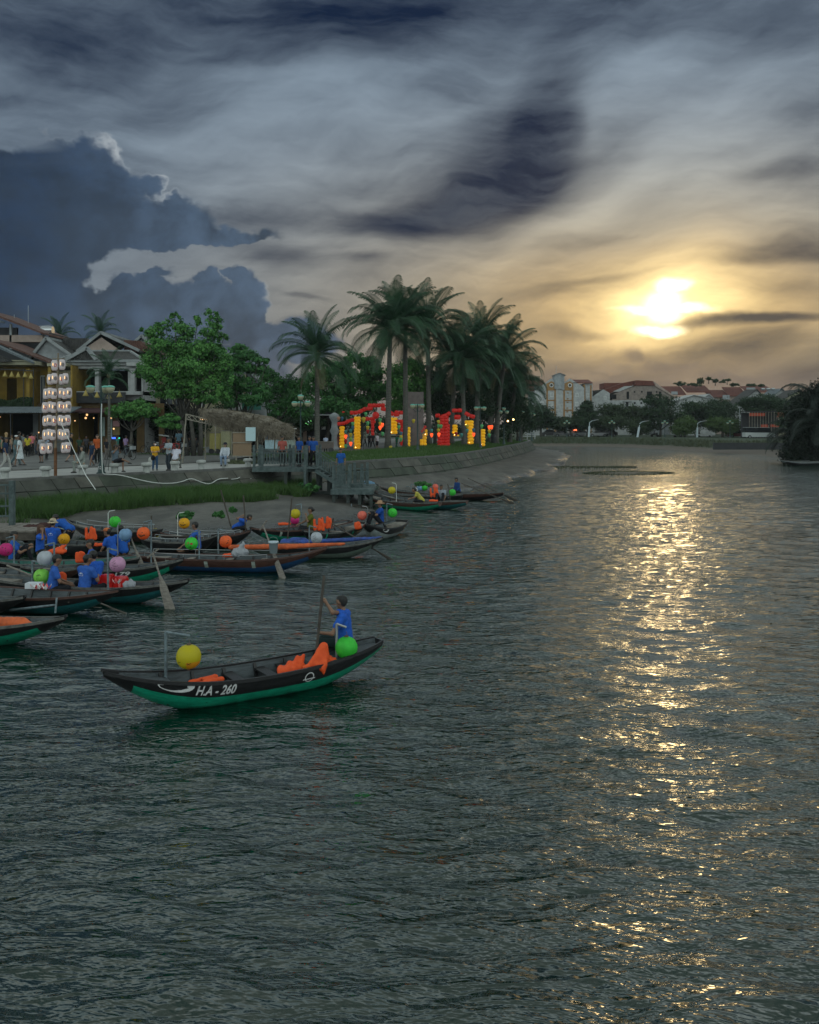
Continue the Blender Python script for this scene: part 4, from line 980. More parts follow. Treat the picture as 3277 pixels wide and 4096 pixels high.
# oarsman: right arm up the pole, left hand low on it, looking away to the left
hipw = P3(1383, 2574, 15.55)
def pole_in_hands(root, J, K): pass
rowrz = R(172)
def w2l(w, o, rz):                       # world -> person frame
    d = Vector(w) - Vector(o); c, n = math.cos(-rz), math.sin(-rz); return (d.x * c - d.y * n, d.x * n + d.y * c, d.z)
base = Vector((hipw.x, hipw.y, hipw.z - .50 + .02))
hi_h = P3(1293, 2398, 15.42); lo_h = P3(1283, 2532, 15.30)
hipf = Vector((0, 0, .50))
el_hi = P3(1331, 2450, 15.30); el_lo = P3(1330, 2535, 15.2)
A_ = [tuple(Vector(w2l(p, base, rowrz)) - hipf) for p in (el_lo, lo_h + Vector((.045, 0, 0)), el_hi, hi_h + Vector((.05, .0, -.05)))]
person('oarsman in a blue shirt seated at the stern gripping an upright pole, head turned away', base, rowrz, 'sit', BLUE, (.010, .022, .022), h=.018, hair='crop', arms=A_, bare=True, fingers=True, headturn=-.45, lean=.06)
oar(P3(1297, 2302, 15.40), P3(1262, 2650, 15.15), 'dark upright pole held in both hands by the oarsman in the open river', blade=.5, mat=m_dwood, width=.06, group=None)

# ---- near left boats
B2 = Boat('black and green sampan bow with orange bundle at the left edge nearest the camera', (262, 2469), (-700, 2440), W=1.25, up=m_black, low=m_green, planks=True, decks=(.72, -.6), thw=(.5, 0), floor=.16)
lump('life_jacket', 'rolled orange canvas bundle in the sampan at the left edge nearest the camera', 'life jacket', [((-.45, 0, 0), (.25, .05, .03), .12, .11), ((.2, .02, .0), (.45, .0, .0), .11, .07)], m_orange2, B2.world(B2.L / 2 * .56, .02, .42), B2.rz, .03, .04, VG)
B3 = Boat('dark sampan tip just behind the nearest one at the left edge of the picture', (99, 2388), (-620, 2330), W=1.0, up=m_black, low=m_black, planks=False)
MB().tube([(-8.9, 20.2, .12), (-6.3, 19.9, .22)], .02, 6).build('oar_pole', m_dwood) if False else None
oar(P3(40, 2441, 20.0), P3(222, 2420, 19.6), 'short dark pole across the water between two sampans at the left edge', blade=.05, mat=m_pole, width=.04)
MB().build  # noqa
st = MB().tube([P3(227, 2391, 19.55), P3(221, 2452, 19.5)], .022, 6).build('mooring_stake', m_pole); tag(st, 'short green stake standing in the water off the nearest left sampans', 'stake')
B4 = Boat('black and teal sampan with two blue shirted men sitting in the near left group', (478, 2361), (-330, 2330), W=1.15, up=m_black, low=m_teal, rail=m_brown, planks=True, floor=.2, thw=(.6, -.5))
B5 = Boat('dark teal sampan carrying red stools with its bow by the upright oar', (754, 2321), (-60, 2300), W=1.05, up=m_black, low=m_teal, planks=True, floor=.2, decks=(.80, -.7), thw=(.45,))
B6 = Boat('black sampan numbered 179 behind the pink lantern', (733, 2236), (90, 2262), W=.95, up=m_black, low=m_green, planks=True, floor=.2)
B6.text('179', B6.L / 2 * .18, .72, .2, .42, sd=-1 if math.cos(B6.rz) > 0 else 1)
B7 = Boat('long brown and blue boat with steel rails and pale fender strips', (1306, 2191), (520, 2216), zb=.74, zs=.45, W=1.15, up=m_brown, low=m_blueh, rail=m_brown, planks=True, thw=(.35, .0, -.4), rise=2.8)
B7.rails(.14, (-.8, .45))
def strips(B, us, col_, sd):
    for u in us:
        mbx = MB(); pts = [B.surf(u * B.L / 2, t, sd, .012) for t in (1.0, .8, .62)]
        w_ = Vector((.055, 0, 0)); mbx.grid([[p - w_ for p in pts], [p + w_ for p in pts]]); mbx.build('fender_strip', col_, B.o)
m_strip = newmat('pale_fender', (.30, .34, .30), rough=.7, var=.2, scale=8)
near = lambda B: -1 if math.cos(B.rz) > 0 else 1
strips(B7, (-.55, -.15, .32), m_strip, near(B7))
B8 = Boat('dark sampan with grey green bottom covered with a blue tarpaulin', (1530, 2153), (1000, 2172), W=1.0, up=m_black, low=m_gg, zb=.62, thw=(.5, -.3))
B9 = Boat('short pale hulled boat with painted eyes and a seated man in a straw hat', (1466, 2098), (1606, 2080), zb=.66, zs=.50, W=1.10, up=m_black, low=m_pale, rail=m_black, planks=True, ends=(.04, .30), ribs=3)
B9.eye(B9.L / 2 * .62, .93, .34, .18, sd=1); B9.eye(B9.L / 2 * .62, .93, .34, .18, sd=-1)
B10 = Boat('black and teal sampan with two standing orange life jackets and a woman in olive', (1212, 2123), (1450, 2088), W=1.05, up=m_black, low=m_teal, rail=m_rail, planks=True)
strips(B10, (-.25,), m_green, near(B10)); strips(B10, (.55,), m_green, near(B10))
B11 = Boat('black and dark green sampan drawn up on the mud with a yellow lantern aboard', (1002, 2112), (1400, 2082), W=1.0, up=m_black, low=m_green, rail=m_brown, planks=True)
strips(B11, (.55, .0), m_strip, near(B11))
B12 = Boat('brown railed sampan between the lying man and the mud', (1003, 2123), (650, 2128), W=.95, up=m_black, low=m_black, rail=m_brown, planks=True); B12.rails(.12)
B13 = Boat('black sampan with worn lettering and long white rails on the grass shore', (275, 2082), (640, 2118), W=.95, up=m_black, low=m_brown, planks=True); B13.rails(.16); B13.text('H.A.44', B13.L / 2 * .45, .72, .2, .6, sd=near(B13))
B14 = Boat('black sampan numbered 194 beneath the grass bank', (120, 2130), (430, 2172), W=.95, up=m_black, low=m_black, planks=True); B14.text('194', -B14.L / 2 * .05, .72, .2, .42, sd=near(B14))
B15 = Boat('teal lined sampan with an orange life jacket across its middle', (-60, 2232), (560, 2226), W=1.0, up=m_black, low=m_black, inner=m_inteal, floor=.16)
B16 = Boat('low dark sampan at the left edge under the white lantern', (330, 2268), (-260, 2258), W=.95, up=m_brown, low=m_black, planks=True, floor=.18)
B20 = Boat('brown sampan lying behind the lotus lantern', (870, 2140), (570, 2150), W=.9, up=m_black, low=m_black, planks=True); B20.rails(.12)
# right group by the jetty
GJ = 'sampans moored beside the jetty'
B17 = Boat('long sampan with bright green bottom tied beside the wooden jetty', (1451, 1964), (1760, 2010), zb=.74, W=1.15, up=m_brown, low=m_green, group=GJ, planks=True)
B18 = Boat('dark blue bottomed sampan with a grey shirted man beyond the green one', (1498, 1966), (1868, 2003), zb=.70, W=1.0, up=m_brown, low=m_teal, group=GJ, planks=True)
B19 = Boat('black sampan furthest out with two oars slanting over its stern', (1522, 1949), (2014, 1968), zb=.66, W=1.05, up=m_brown, low=m_black, group=GJ, planks=True)
B21 = Boat('narrow black sampan squeezed between the others beside the jetty', (1484, 1957), (1850, 1978), zb=.66, W=.95, up=m_black, low=m_black, group=GJ, planks=True)
skiff = Boat('small grey skiff with a blue net cover lying behind the jetty', (1452, 1916), (1500, 1943), zb=.72, zs=.62, W=1.1, up=m_gg, low=m_gg, fb=.55, group=None)
lump('tarpaulin', 'blue net cover stretched over the small skiff behind the jetty', 'tarpaulin', [((-1.0, 0, 0), (1.0, 0, .02), .18, .12), ((-.6, .2, -.02), (.7, .2, 0), .12, .1), ((-.6, -.2, -.02), (.7, -.2, 0), .12, .1)], newmat('blue_net', (.10, .20, .30), rough=.8, var=.4, scale=20), skiff.world(0, 0, .62), skiff.rz, .06, .06)

# ---- boat people
sitter(208, 2358, 'young man in a blue shirt looking right, seated beside the lime lantern', 25, 'floor', .22, h=.024, lean=.12, arms=((.16, .24, .20), (.40, .14, .10), (.16, -.24, .20), (.42, -.10, .08)), group=WG)
sitter(338, 2358, 'man in a printed blue shirt seated with his back turned beside the red stools', 62, 'floor', .22, h=.024, lean=.10, badge=True, headturn=-.3, arms=((.12, .22, .20), (.34, .08, .22), (.16, -.26, .20), (.36, -.06, .26)), group=WG)
sitter(385, 2338, 'man in a blue shirt just beyond the man with the printed back', 150, 'floor', .24, h=.026, lean=.12, group=WG)
sitter(366, 2280, 'dark haired man half hidden behind the two men beside the red stools', 200, 'floor', .22, h=.026, group=WG)
sitter(455, 2219, 'boatman in a rust orange cap and blue shirt bending forward', 168, 'floor', .24, h=.026, lean=.28, hat=('cap', (.45, .13, .05)), arms=((.22, .22, .22), (.38, .16, .02), (.22, -.22, .22), (.38, -.16, .02)), group=WG)
sitter(492, 2208, 'boatman in a blue shirt leaning away behind the man in the orange cap', 130, 'floor', .26, h=.026, lean=.25, badge=True, group=WG)
sitter(788, 2192, 'boatman in a blue shirt with an arm stretched to the rail by the lotus lantern', 175, 'floor', .24, h=.026, lean=.05, arms=((.20, .28, .22), (.45, .32, .02), (.2, -.24, .2), (.4, -.2, .1)), group=WG)
sitter(52, 2240, 'boatman in a blue shirt with dark trousers hugging his knee behind the magenta lantern', 20, 'squat', .22, h=.026, arms=((.2, .22, .3), (.42, .16, .38), (.2, -.24, .22), (.45, -.16, .34)), group=WG)
sitter(210, 2180, 'person in a straw bucket hat and printed blue shirt, back turned by the gold lantern', 88, 'floor', .24, h=.026, hat=('bucket', (.42, .34, .24)), badge=True, group=WG)
sitter(272, 2122, 'boatman in a blue shirt bending over double at the stern of a beached sampan', 168, 'bend', -.20, h=.028, lean=.95, arms=((.42, .2, .05), (.50, .15, -.2), (.42, -.2, .05), (.50, -.15, -.2)), group=WG)
sitter(160, 2206, 'person with curly brown hair crouching with arms raised to the head', 10, 'floor', .2, h=.028, hair=(.09, .05, .035), arms=((.12, .24, .40), (.10, .12, .62), (.12, -.24, .40), (.10, -.12, .62)), group=WG)
sitter(1242, 2117, 'woman in an olive top sitting among orange life jackets holding a phone to her face', 190, 'floor', .26, top=(.085, .10, .012), h=.028, hair='bun', lean=-.05, arms=((.12, .24, .30), (.16, .10, .52), (.20, -.26, .25), (.42, -.26, .15)))
sitter(1524, 2088, 'boatman in a straw hat and blue shirt seated with knees up on the pale boat', 190, 'squat', .30, h=.028, hat=('sun', (.33, .20, .12)), bare=True, arms=((.2, .22, .28), (.42, .08, .34), (.2, -.24, .26), (.42, -.08, .32)), group=WG)
sitter(940, 2114, 'person with black hair lying back low in a brown railed sampan', 5, 'floor', .10, h=.03, lean=.9, arms=((.1, .2, .35), (.3, .15, .4), (.1, -.2, .4), (.3, -.15, .5)), group=WG)
sitter(1690, 2005, 'woman in a yellow blouse leaning forward in the green sampan beside the jetty', 178, 'floor', .3, top=(.38, .34, .06), h=.032, hair='bun', lean=.62, arms=((.35, .2, .2), (.62, .15, .12), (.35, -.2, .2), (.62, -.15, .12)))
sitter(1766, 2003, 'man in a grey shirt sitting and facing the camera in a sampan beside the jetty', 255, 'squat', .22, top=(.22, .25, .29), h=.032)
sitter(1834, 1968, 'boatman in a dark blue jacket turned away in the furthest black sampan', 205, 'floor', .3, top=(.012, .045, .16), h=.032, sleeves='long', lean=.15, group=WG)

# ---- lanterns over the moored boats (position and size, boat, bracket)
GL = [
 (24, 2198, 27, 'magenta', 'magenta silk lantern at the far left edge before the man hugging his knee', 'spots', B15), (91, 2162, 19, 'green', 'pale green lantern with dark marks behind the head of the man at the left edge', 'spots', B14),
 (256, 2156, 23, 'goldy', 'gold lantern beside the person in the straw bucket hat', 'spots', B14), (180, 2233, 31, 'white', 'large plain white lantern above the young man looking right', None, B16),
 (166, 2305, 31, 'lime', 'lime green lantern painted with a palm beside the young man looking right', 'palm', B4), (460, 2087, 23, 'green', 'bright green lantern with a branch design hanging before the grass bank', 'branch', B13),
 (574, 2133, 26, 'orange', 'orange globe lantern touching the yellow green one near the bank', 'blot', B13), (619, 2132, 20, 'yellow', 'yellow green lantern half behind the orange one', 'blot', B13),
 (502, 2139, 26, 'blue', 'pale blue lantern behind the boatman in the orange cap', None, B13), (415, 2142, 19, 'pink', 'pale pink lantern behind the orange cap', None, B13),
 (535, 2170, 18, 'salmon', 'small salmon lantern low beside the pale blue one', None, B6), (737, 2093, 22, 'goldy', 'golden lantern hung from a curved white pipe above the boatman at the rail', 'blot', B20),
 (766, 2174, 26, 'green', 'green lantern painted with red lotus flowers', 'lotus', B7), (470, 2257, 32, 'pink', 'large pink lantern painted with branches above the red stools', 'branch', B5),
 (903, 2166, 25, 'orange', 'round orange lantern over the middle of the brown and blue boat', 'spots', B7), (1182, 2055, 20, 'yellow', 'yellow lantern above the magenta one behind the woman in olive', None, B11),
 (1180, 2080, 18, 'magenta', 'magenta lantern below the yellow one behind the woman in olive', None, B11), (1266, 2151, 24, 'white', 'white lantern with black branch drawing before the teal sampan', 'branch', B8),
 (1449, 2062, 19, 'coral', 'coral lantern hung at the bow of the pale hulled boat', None, B9), (1424, 2067, 15, 'goldy', 'orange yellow lantern partly behind the coral one', None, B10),
 (1570, 2051, 19, 'green', 'speckled green lantern at the stern of the pale hulled boat', 'spots', B9),
 (1568, 1961, 15, 'yellow', 'yellow lantern on a white pole over the green sampan beside the jetty', None, B17), (1641, 1968, 12, 'goldy', 'golden lantern behind the woman in the yellow blouse', None, B18),
 (1660, 1962, 13, 'white', 'white lantern behind the head of the woman in yellow', None, B21), (1679, 1953, 12, 'blue', 'blue lantern between the white and green ones beyond the jetty', None, B21),
 (1699, 1951, 12, 'green', 'green lantern beside the blue one before the bank weeds', None, B19), (1742, 1947, 12, 'coral', 'highest coral lantern above the orange vest beside the jetty', None, B19),
 (1711, 1980, 13, 'coral', 'low coral lantern left of the grey shirted man', None, B18), (1712, 1966, 9, 'orange', 'tiny orange lantern above the low coral one', None, B21),
 (1810, 1970, 14, 'green', 'green lantern right of the grey shirted man', 'spots', B18), (1846, 1973, 8, 'orange', 'tiny orange lantern beside the man in the dark blue jacket', None, B19),
]
for i, (sx, sy, r, c, lab, deco, B) in enumerate(GL):
    _, w, rr = globe(sx, sy, r, c, lab, deco=deco)
    pipe = i in (5, 8, 11, 16, 18, 21)
    B.hanger(w + Vector((0, 0, rr + .08)), 'pipe' if pipe else 'square', mat=m_whpipe if i in (5, 11, 21) else (m_steel if pipe else m_pole), side=(-1 if i % 3 else 1) * .75, base=.3)

# ---- loose things in the boats
def onb(B, u, y, z): return B.world(u * B.L / 2, y, z)
vest(P3(362, 2153, 29.5), 0, 'orange life jacket standing upright in the sampan behind the caps', 'stand', 1.2); vest(P3(384, 2183, 27.8), .2, 'orange life jacket lying flat before the upright one', 'flat', 1.1)
vest(P3(238, 2207, 26.7), -.25, 'wide orange life jacket spread over the teal lined sampan', 'row', 1.2); vest(P3(322, 2243, 25.2), .2, 'orange life jacket wedged behind the dark haired men', 'stand', .8)
vest(P3(246, 2318, 22.6), .2, 'small orange life jacket corner beside the young man looking right', 'stand', .5)
vest(P3(1275, 2118, 33.4), 0, 'orange life jacket hanging down beside the woman in olive', 'stand', 1.35); vest(P3(1307, 2110, 34), .1, 'second orange life jacket standing between the woman in olive and the pale boat', 'stand', 1.35)
vest(P3(1432, 2112, 33.8), .5, 'crumpled coral life jacket at the bow of the pale hulled boat', 'stand', .7); vest(P3(1737, 1985, 46.5), 0, 'orange vest with a pale band propped beside the grey shirted man', 'stand', 1.5)
vest(P3(1736, 2005, 44.5), 0, 'flat orange life jacket low in the green sampan beside the jetty', 'flat', .9); vest(P3(1140, 2099, 34.4), .2, 'pale coral life jacket with stripes in the beached green sampan', 'flat', 1.0)
vest(P3(930, 2226, 26.4), 0, 'coral life jacket under clear plastic in the brown and blue boat', 'flat', 1.1)
lump('canvas_roll', 'long orange canvas roll along the far side of the brown and blue boat', 'canvas roll', [((-1.75, 0, 0), (0, .02, .05), .08, .085), ((0, 0, .05), (1.75, 0, .16), .085, .05)], m_orange2, P3(1148, 2193, 27.1), B7.rz, .05, .05)
lump('tarpaulin', 'crumpled blue tarpaulin heap in the grey green bottomed sampan', 'tarpaulin', [((-.6, 0, 0), (.5, 0, .0), .15, .10), ((-.3, 0, .08), (.1, .02, .08), .12, .1)], newmat('blue_tarp', (.02, .055, .24), rough=.55, var=.4, scale=9, bump=.01, bscale=12), P3(1208, 2172, 30.4), .0, .045, .04)
lump('tarpaulin', 'long folded blue tarpaulin toward the bow of the grey green bottomed sampan', 'tarpaulin', [((-1.4, 0, 0), (1.3, 0, .12), .08, .06), ((-1.0, .1, 0), (.8, .1, .10), .08, .06)], bpy.data.materials['blue_tarp'], P3(1370, 2168, 30.0), B8.rz, .05, .04)
lump('plastic_bag', 'clear white plastic bag on the brown and blue boat', 'bag', [((-.12, 0, 0), (.15, 0, .02), .14, .10), ((0, 0, .1), (.08, 0, .28), .10, .05)], newmat('clear_plastic', (.42, .44, .48), rough=.3, trans=.4), P3(962, 2212, 26.3), 0, .03, .04, wob=.02)
m_red = newmat('red_plastic', (.50, .012, .010), rough=.25, coat=.4)
def stool(w, label, tilt):
    o = thing('plastic_stool', label, 'stool', w, tilt, 'red plastic stools stacked in a sampan'); mb = MB()
    mb.lathe([(.19, 0), (.165, .30), (.15, .36), (.001, .37)], (0, 0, 0), 4).build('seat', m_red, o)
    for a in range(4):
        t = a * math.pi / 2; MB().beam((.17 * math.cos(t), .17 * math.sin(t), .33), (.24 * math.cos(t), .24 * math.sin(t), -.04), .05, .03).build('leg', m_red, o)
    MB().tube([(.155, 0, .34), (0, .155, .34), (-.155, 0, .34), (0, -.155, .34), (.155, 0, .34)], .018, 5).build('rim', m_red, o); return o
stool(onb(B5, .22, .05, .30), 'tall red plastic stool next to the seated men', .6); stool(onb(B5, .36, .0, .28), 'red plastic stool with shiny rim under the pink lantern', .2)
def bucket(w, label, m, r=.14, hh_=.34):
    o = thing('bucket', label, 'bucket', w); MB().lathe([(r * .8, 0), (r, hh_), (r * 1.07, hh_), (r * 1.07, hh_ - .04), (r, hh_ - .05)], (0, 0, 0), 16).build('body', m, o, smooth=True)
    MB().tube([(-r, 0, hh_), (-r * .7, -.05, hh_ + .10), (0, -.07, hh_ + .14), (r * .7, -.05, hh_ + .10), (r, 0, hh_)], .006, 5).build('handle', m_steel, o); return o
m_bkt = newmat('pale_blue_plastic', (.42, .50, .55), rough=.4)
bucket(P3(1094, 2212, 26.2), 'stack of pale blue plastic buckets beside the grey oar', m_bkt)
bx = MB().box(-.17, .17, -.12, .12, 0, .13).build('foam_box', newmat('foam', (.55, .58, .62), rough=.9), None); bx.location = P3(136, 2352, 21.6); tag(bx, 'white foam box on the gunwale beside the young man looking right', 'box')
m_paper = newmat('red_paper', (.60, .10, .10), rough=.8); m_paperw = newmat('white_paper', (.7, .7, .7), rough=.8)
for i, (sx, sy, Y, lab) in enumerate(((143, 2357, 21.4, 'leftmost folded paper flower lamp on the gunwale of the near sampan'), (163, 2357, 21.3, 'middle folded paper flower lamp on the gunwale of the near sampan'), (185, 2359, 21.2, 'rightmost folded paper flower lamp on the gunwale of the near sampan'), (470, 2335, 21.9, 'folded paper flower lamp before the red stools'))):
    o = thing('paper_lamp', lab, 'paper lamp', P3(sx, sy, Y), i * .4, 'folded paper flower lamps'); mb = MB(); mc = MB()
    for a in range(6):
        t = a * math.pi / 3; c, n = math.cos(t), math.sin(t)
        (mb if a % 2 else mc).add([(.05 * c, .05 * n, 0), (.10 * math.cos(t - .4), .10 * math.sin(t - .4), .06), (.13 * c, .13 * n, .13), (.10 * math.cos(t + .4), .10 * math.sin(t + .4), .06)], [(0, 1, 2, 3)])
    mb.build('red_petals', m_paper, o); mc.build('white_petals', m_paperw, o)
lump('plastic_bag', 'crumpled white plastic bag against the red stools', 'bag', [((-.06, 0, 0), (.06, 0, .02), .10, .09), ((0, 0, .05), (.02, 0, .10), .08, .05)], bpy.data.materials['clear_plastic'], P3(518, 2341, 21.7), 0, .025, .03, wob=.02)

# ---- oars and mooring poles
oar(P3(612, 2214, 21.9), G3(684, 2449, -.05), 'grey paddle bladed oar standing in the water before the bow with red stools', .95, T=True, width=.26)
oar(P3(519, 2140, 26.6), G3(585, 2307, -.02), 'grey oar leaning past the 179 sampan', .9, T=True, width=.2)
oar(P3(28, 2262, 23.6), G3(506, 2456, .0), 'long pale pole reaching from the left sampans down into the water', .6, width=.06)
oar(P3(1053, 2102, 27.6), G3(1134, 2322, -.05), 'grey oar slanting down past the orange canvas roll', 1.4, T=True, width=.22)
oar(P3(1330, 2094, 31.2), G3(1577, 2247, -.05), 'dark oar slanting right over the tarpaulin covered sampan', .8, T=True, width=.12, mat=m_dwood)
oar(P3(1846, 1933, 51.5), G3(2057, 2016, 0), 'lower of the two dark oars beyond the jetty sampans', .9, mat=m_dwood); oar(P3(1873, 1913, 53), G3(2070, 2005, 0), 'upper of the two dark oars beyond the jetty sampans', .9, mat=m_dwood)
oar(P3(640, 2143, 29.4), P3(790, 2150, 28.9), 'dark oar lying level between the yellow green and lotus lanterns', .6, mat=m_dwood)
for (a0, b0, a1, b1, Y, lab) in ((883, 1960, 926, 2104, 34.2, 'leaning grey mooring pole left of the beached sampans'), (974, 1982, 984, 2118, 33, 'upright thin mooring pole beside the lying person'), (1168, 1993, 1148, 2172, 31.5, 'tall dark mooring pole through the beached green sampan'), (606, 2062, 604, 2162, 30.5, 'thin mooring pole beside the yellow green lantern'), (1792, 1936, 1804, 2010, 47, 'slim upright pole in front of the grey shirted man')):
    o = MB().tube([(0, 0, 0), P3(a0, b0, Y) - P3(a1, b1 + 8, Y)], .028, 6).build('mooring_pole', m_dwood, None, loc=P3(a1, b1 + 8, Y)); tag(o, lab, 'pole', 'mooring poles between the boats')
# ================================================================== jetty, bollards, lamps, tower, shelter
m_jet = newmat('jetty_timber', (.035, .055, .056), rough=.7, color2=(.085, .115, .115), scale=5, bump=.005, bscale=30)
m_jetd = newmat('jetty_timber_dark', (.035, .045, .042), rough=.8, var=.3, scale=4)
jt = thing('jetty', 'weathered blue grey wooden jetty with railings and steps down to the sampans', 'jetty')
def planks(x0, x1, y0, y1, z, n, par, along='x', mat=None):
    for i in range(n):
        if along == 'x': a = x0 + (x1 - x0) * i / n; MB().box(a + .012, a + (x1 - x0) / n - .012, y0, y1, z - .05, z + .003 * (i % 3)).build('plank', mat or m_jet, par)
        else: a = y0 + (y1 - y0) * i / n; MB().box(x0, x1, a + .012, a + (y1 - y0) / n - .012, z - .05, z + .003 * (i % 3)).build('plank', mat or m_jet, par)
JX0, JX1, JY0, JY1, JZ = -8.75, -4.9, 50.2, 52.1, 1.93
planks(JX0, JX1, JY0, JY1, JZ, 16, jt)
MB().box(JX0, JX1 + .1, JY0 - .06, JY0, JZ - .26, JZ - .02).build('beam', m_jet, jt); MB().box(JX0, JX1, JY1, JY1 + .06, JZ - .26, JZ - .02).build('beam', m_jet, jt)
def post(x, y, z0, z1, w=.13, par=jt, m=m_jet): MB().box(x - w / 2, x + w / 2, y - w / 2, y + w / 2, z0, z1).build('post', m, par)
def railing(a, b_, par, hb=.95, nb=12, lowz=.18):
    a, b_ = Vector(a), Vector(b_)
    for hz in (hb, hb - .16, lowz): MB().beam(a + Vector((0, 0, hz)), b_ + Vector((0, 0, hz)), .06, .05).build('rail', m_jet, par)
    for i in range(nb):
        p = a.lerp(b_, (i + .5) / nb); MB().box(p.x - .025, p.x + .025, p.y - .02, p.y + .02, p.z + lowz + .025, p.z + hb - .185).build('baluster', m_jet, par)
fx = [JX0 + .1, JX0 + .55, -6.45, -5.72, -5.15]
for x in fx: post(x, JY0 + .02, JZ - .3 if x > -6 else JZ, JZ + 1.22)
railing((fx[0], JY0 + .02, JZ), (fx[1], JY0 + .02, JZ), jt, nb=3); railing((fx[1], JY0 + .02, JZ), (fx[2], JY0 + .02, JZ), jt, nb=11); railing((fx[2], JY0 + .02, JZ), (fx[3], JY0 + .02, JZ), jt, nb=4)
for x in (JX0 + .1, -6.9, -5.15): post(x, JY1, JZ, JZ + 1.22)
railing((JX0 + .1, JY1, JZ), (-6.9, JY1, JZ), jt, nb=10); railing((-6.9, JY1, JZ), (-5.15, JY1, JZ), jt, nb=9)
# steps down to the lower stage
LZ = .95; SX0, SX1 = -5.15, -3.75; n = 6
for i in range(n):
    x = SX0 + (SX1 - SX0) * i / n; z = JZ - (JZ - LZ) * (i + 1) / (n + 1); MB().box(x, x + .27, 49.35, 50.95, z - .04, z).build('step', m_jet, jt)
for y in (49.3, 51.0):
    MB().beam((SX0, y, JZ - .14), (SX1, y, LZ - .02), .06, .2).build('stringer', m_jet, jt)
    a, b_ = Vector((SX0, y, JZ)), Vector((SX1, y, LZ + .12)); railing(a, b_, jt, nb=11)
    post(SX1 + .05, y, LZ - .6, LZ + 1.25, .14)
MB().box(-5.75, -5.0, 49.3, 50.2, JZ - .05, JZ).build('landing', m_jet, jt); post(-5.72, 49.35, -.2, JZ + 1.22)
# lower stage
planks(-4.05, -1.95, 46.9, 50.9, LZ, 18, jt, 'y')
MB().box(-4.1, -1.9, 46.82, 46.9, LZ - .28, LZ - .02).build('beam', m_jet, jt); MB().box(-1.95, -1.88, 46.9, 50.9, LZ - .28, LZ - .02).build('beam', m_jet, jt)
MB().box(-8.0, -4.1, 50.0, 50.12, .42, .60).build('beam', m_jetd, jt)
for x in (-3.95, -3.2, -2.6, -2.0):
    for y in (47.05, 48.8, 50.6): post(x, y, -.5, LZ - .05, .17, m=m_jetd)
for x in (-6.9, -5.72, -5.1, -4.5):
    for y in (50.25, 51.9): post(x, y, -.1, JZ - .05, .17, m=m_jetd)
post(-3.75, 48.1, LZ, LZ + 1.2, .14); post(-3.15, 48.05, LZ, LZ + 1.25, .14); post(-2.55, 48.3, LZ, LZ + 1.25, .14)
railing((-3.95, 47.2, LZ), (-3.2, 47.2, LZ), jt, hb=.88, nb=7); post(-3.98, 47.2, LZ, LZ + 1.2, .13); post(-3.15, 47.2, LZ, LZ + 1.2, .13)
railing((-2.95, 49.3, LZ), (-2.35, 49.3, LZ), jt, hb=.95, nb=6); post(-3.0, 49.3, LZ, LZ + 1.28, .14); post(-2.3, 49.3, LZ, LZ + 1.28, .14)
MB().box(-3.1, -2.5, 47.9, 48.3, LZ, LZ + .22).build('block', m_jet, jt)
# small landing stage at the left edge
lj = thing('jetty', 'small wooden landing stage with a post at the left edge of the picture', 'jetty')
planks(-17.5, -12.55, 30.2, 32.6, .78, 16, lj, 'x', m_wood); MB().box(-17.5, -12.5, 30.1, 30.2, .48, .74).build('beam', m_dwood, lj); MB().box(-12.55, -12.45, 30.2, 32.6, .48, .74).build('beam', m_dwood, lj)
for x in (-14.5, -12.7): post(x, 30.35, -.5, .73, .18, lj, m_jetd); post(x, 32.3, -.2, .73, .18, lj, m_jetd)
post(-14.05, 31.9, .78, 2.35, .17, lj, m_jet)
for z in (1.1, 1.45, 1.9, 2.2): MB().box(-17, -14.1, 31.87, 31.93, z - .03, z + .03).build('rail', m_jet, lj)
for i in range(7): MB().box(-14.3 - .25 * i, -14.26 - .25 * i, 31.9, 31.93, 1.1, 2.2).build('baluster', m_jet, lj)
lump('fishing_net', 'dark reddish brown heap of fishing net beside the left landing stage', 'fishing net', [((-.5, 0, 0), (.4, .1, .05), .32, .26), ((0, 0, .15), (.2, 0, .2), .25, .2)], newmat('net_heap', (.05, .02, .018), rough=.95, var=.5, scale=20, bump=.03, bscale=30), P3(172, 2135, 31.5), 0, .05, .05, wob=.04)

# bollards along the promenade edge
m_boll = newmat('bollard_stone', (.27, .28, .27), rough=.85, color2=(.38, .39, .37), scale=5, bump=.006, bscale=40)
boll = None; bw = ['at the far left edge under the navy shirted man', 'just left of the lantern tower', 'under the seated woman in a patterned dress', 'under the seated photographer', 'left of the woman in the yellow shirt', 'under the squatting person in white', 'standing free between the squatting person and the seated woman in white', 'under the seated woman in the dark hat', 'last before the jetty, behind the mat board']
bpos = []
for (sx, sy), w in zip(((19, 1917), (182, 1911), (330, 1903), (459, 1895), (586, 1892), (700, 1884), (805, 1879), (901, 1874), (992, 1871)), bw):
    p = G3(sx, sy, PZ); bpos.append(p)
    if boll is None:
        boll = thing('stone_bollard', '', 'bollard', p, 0, 'mushroom shaped stone bollards along the promenade edge')
        MB().lathe([(.185, 0), (.18, .05), (.165, .30), (.17, .34)], n=16).build('shaft', m_boll, boll, smooth=True)
        MB().lathe([(.17, .335), (.235, .35), (.262, .40), (.262, .46), (.235, .52), (.12, .54), (.001, .545)], n=18).build('cap', m_boll, boll, smooth=True); o = boll
    else: o = copy_tree(boll); o.location = p
    o['label'] = 'mushroom shaped stone bollard ' + w; o.rotation_euler.z = sx * .3

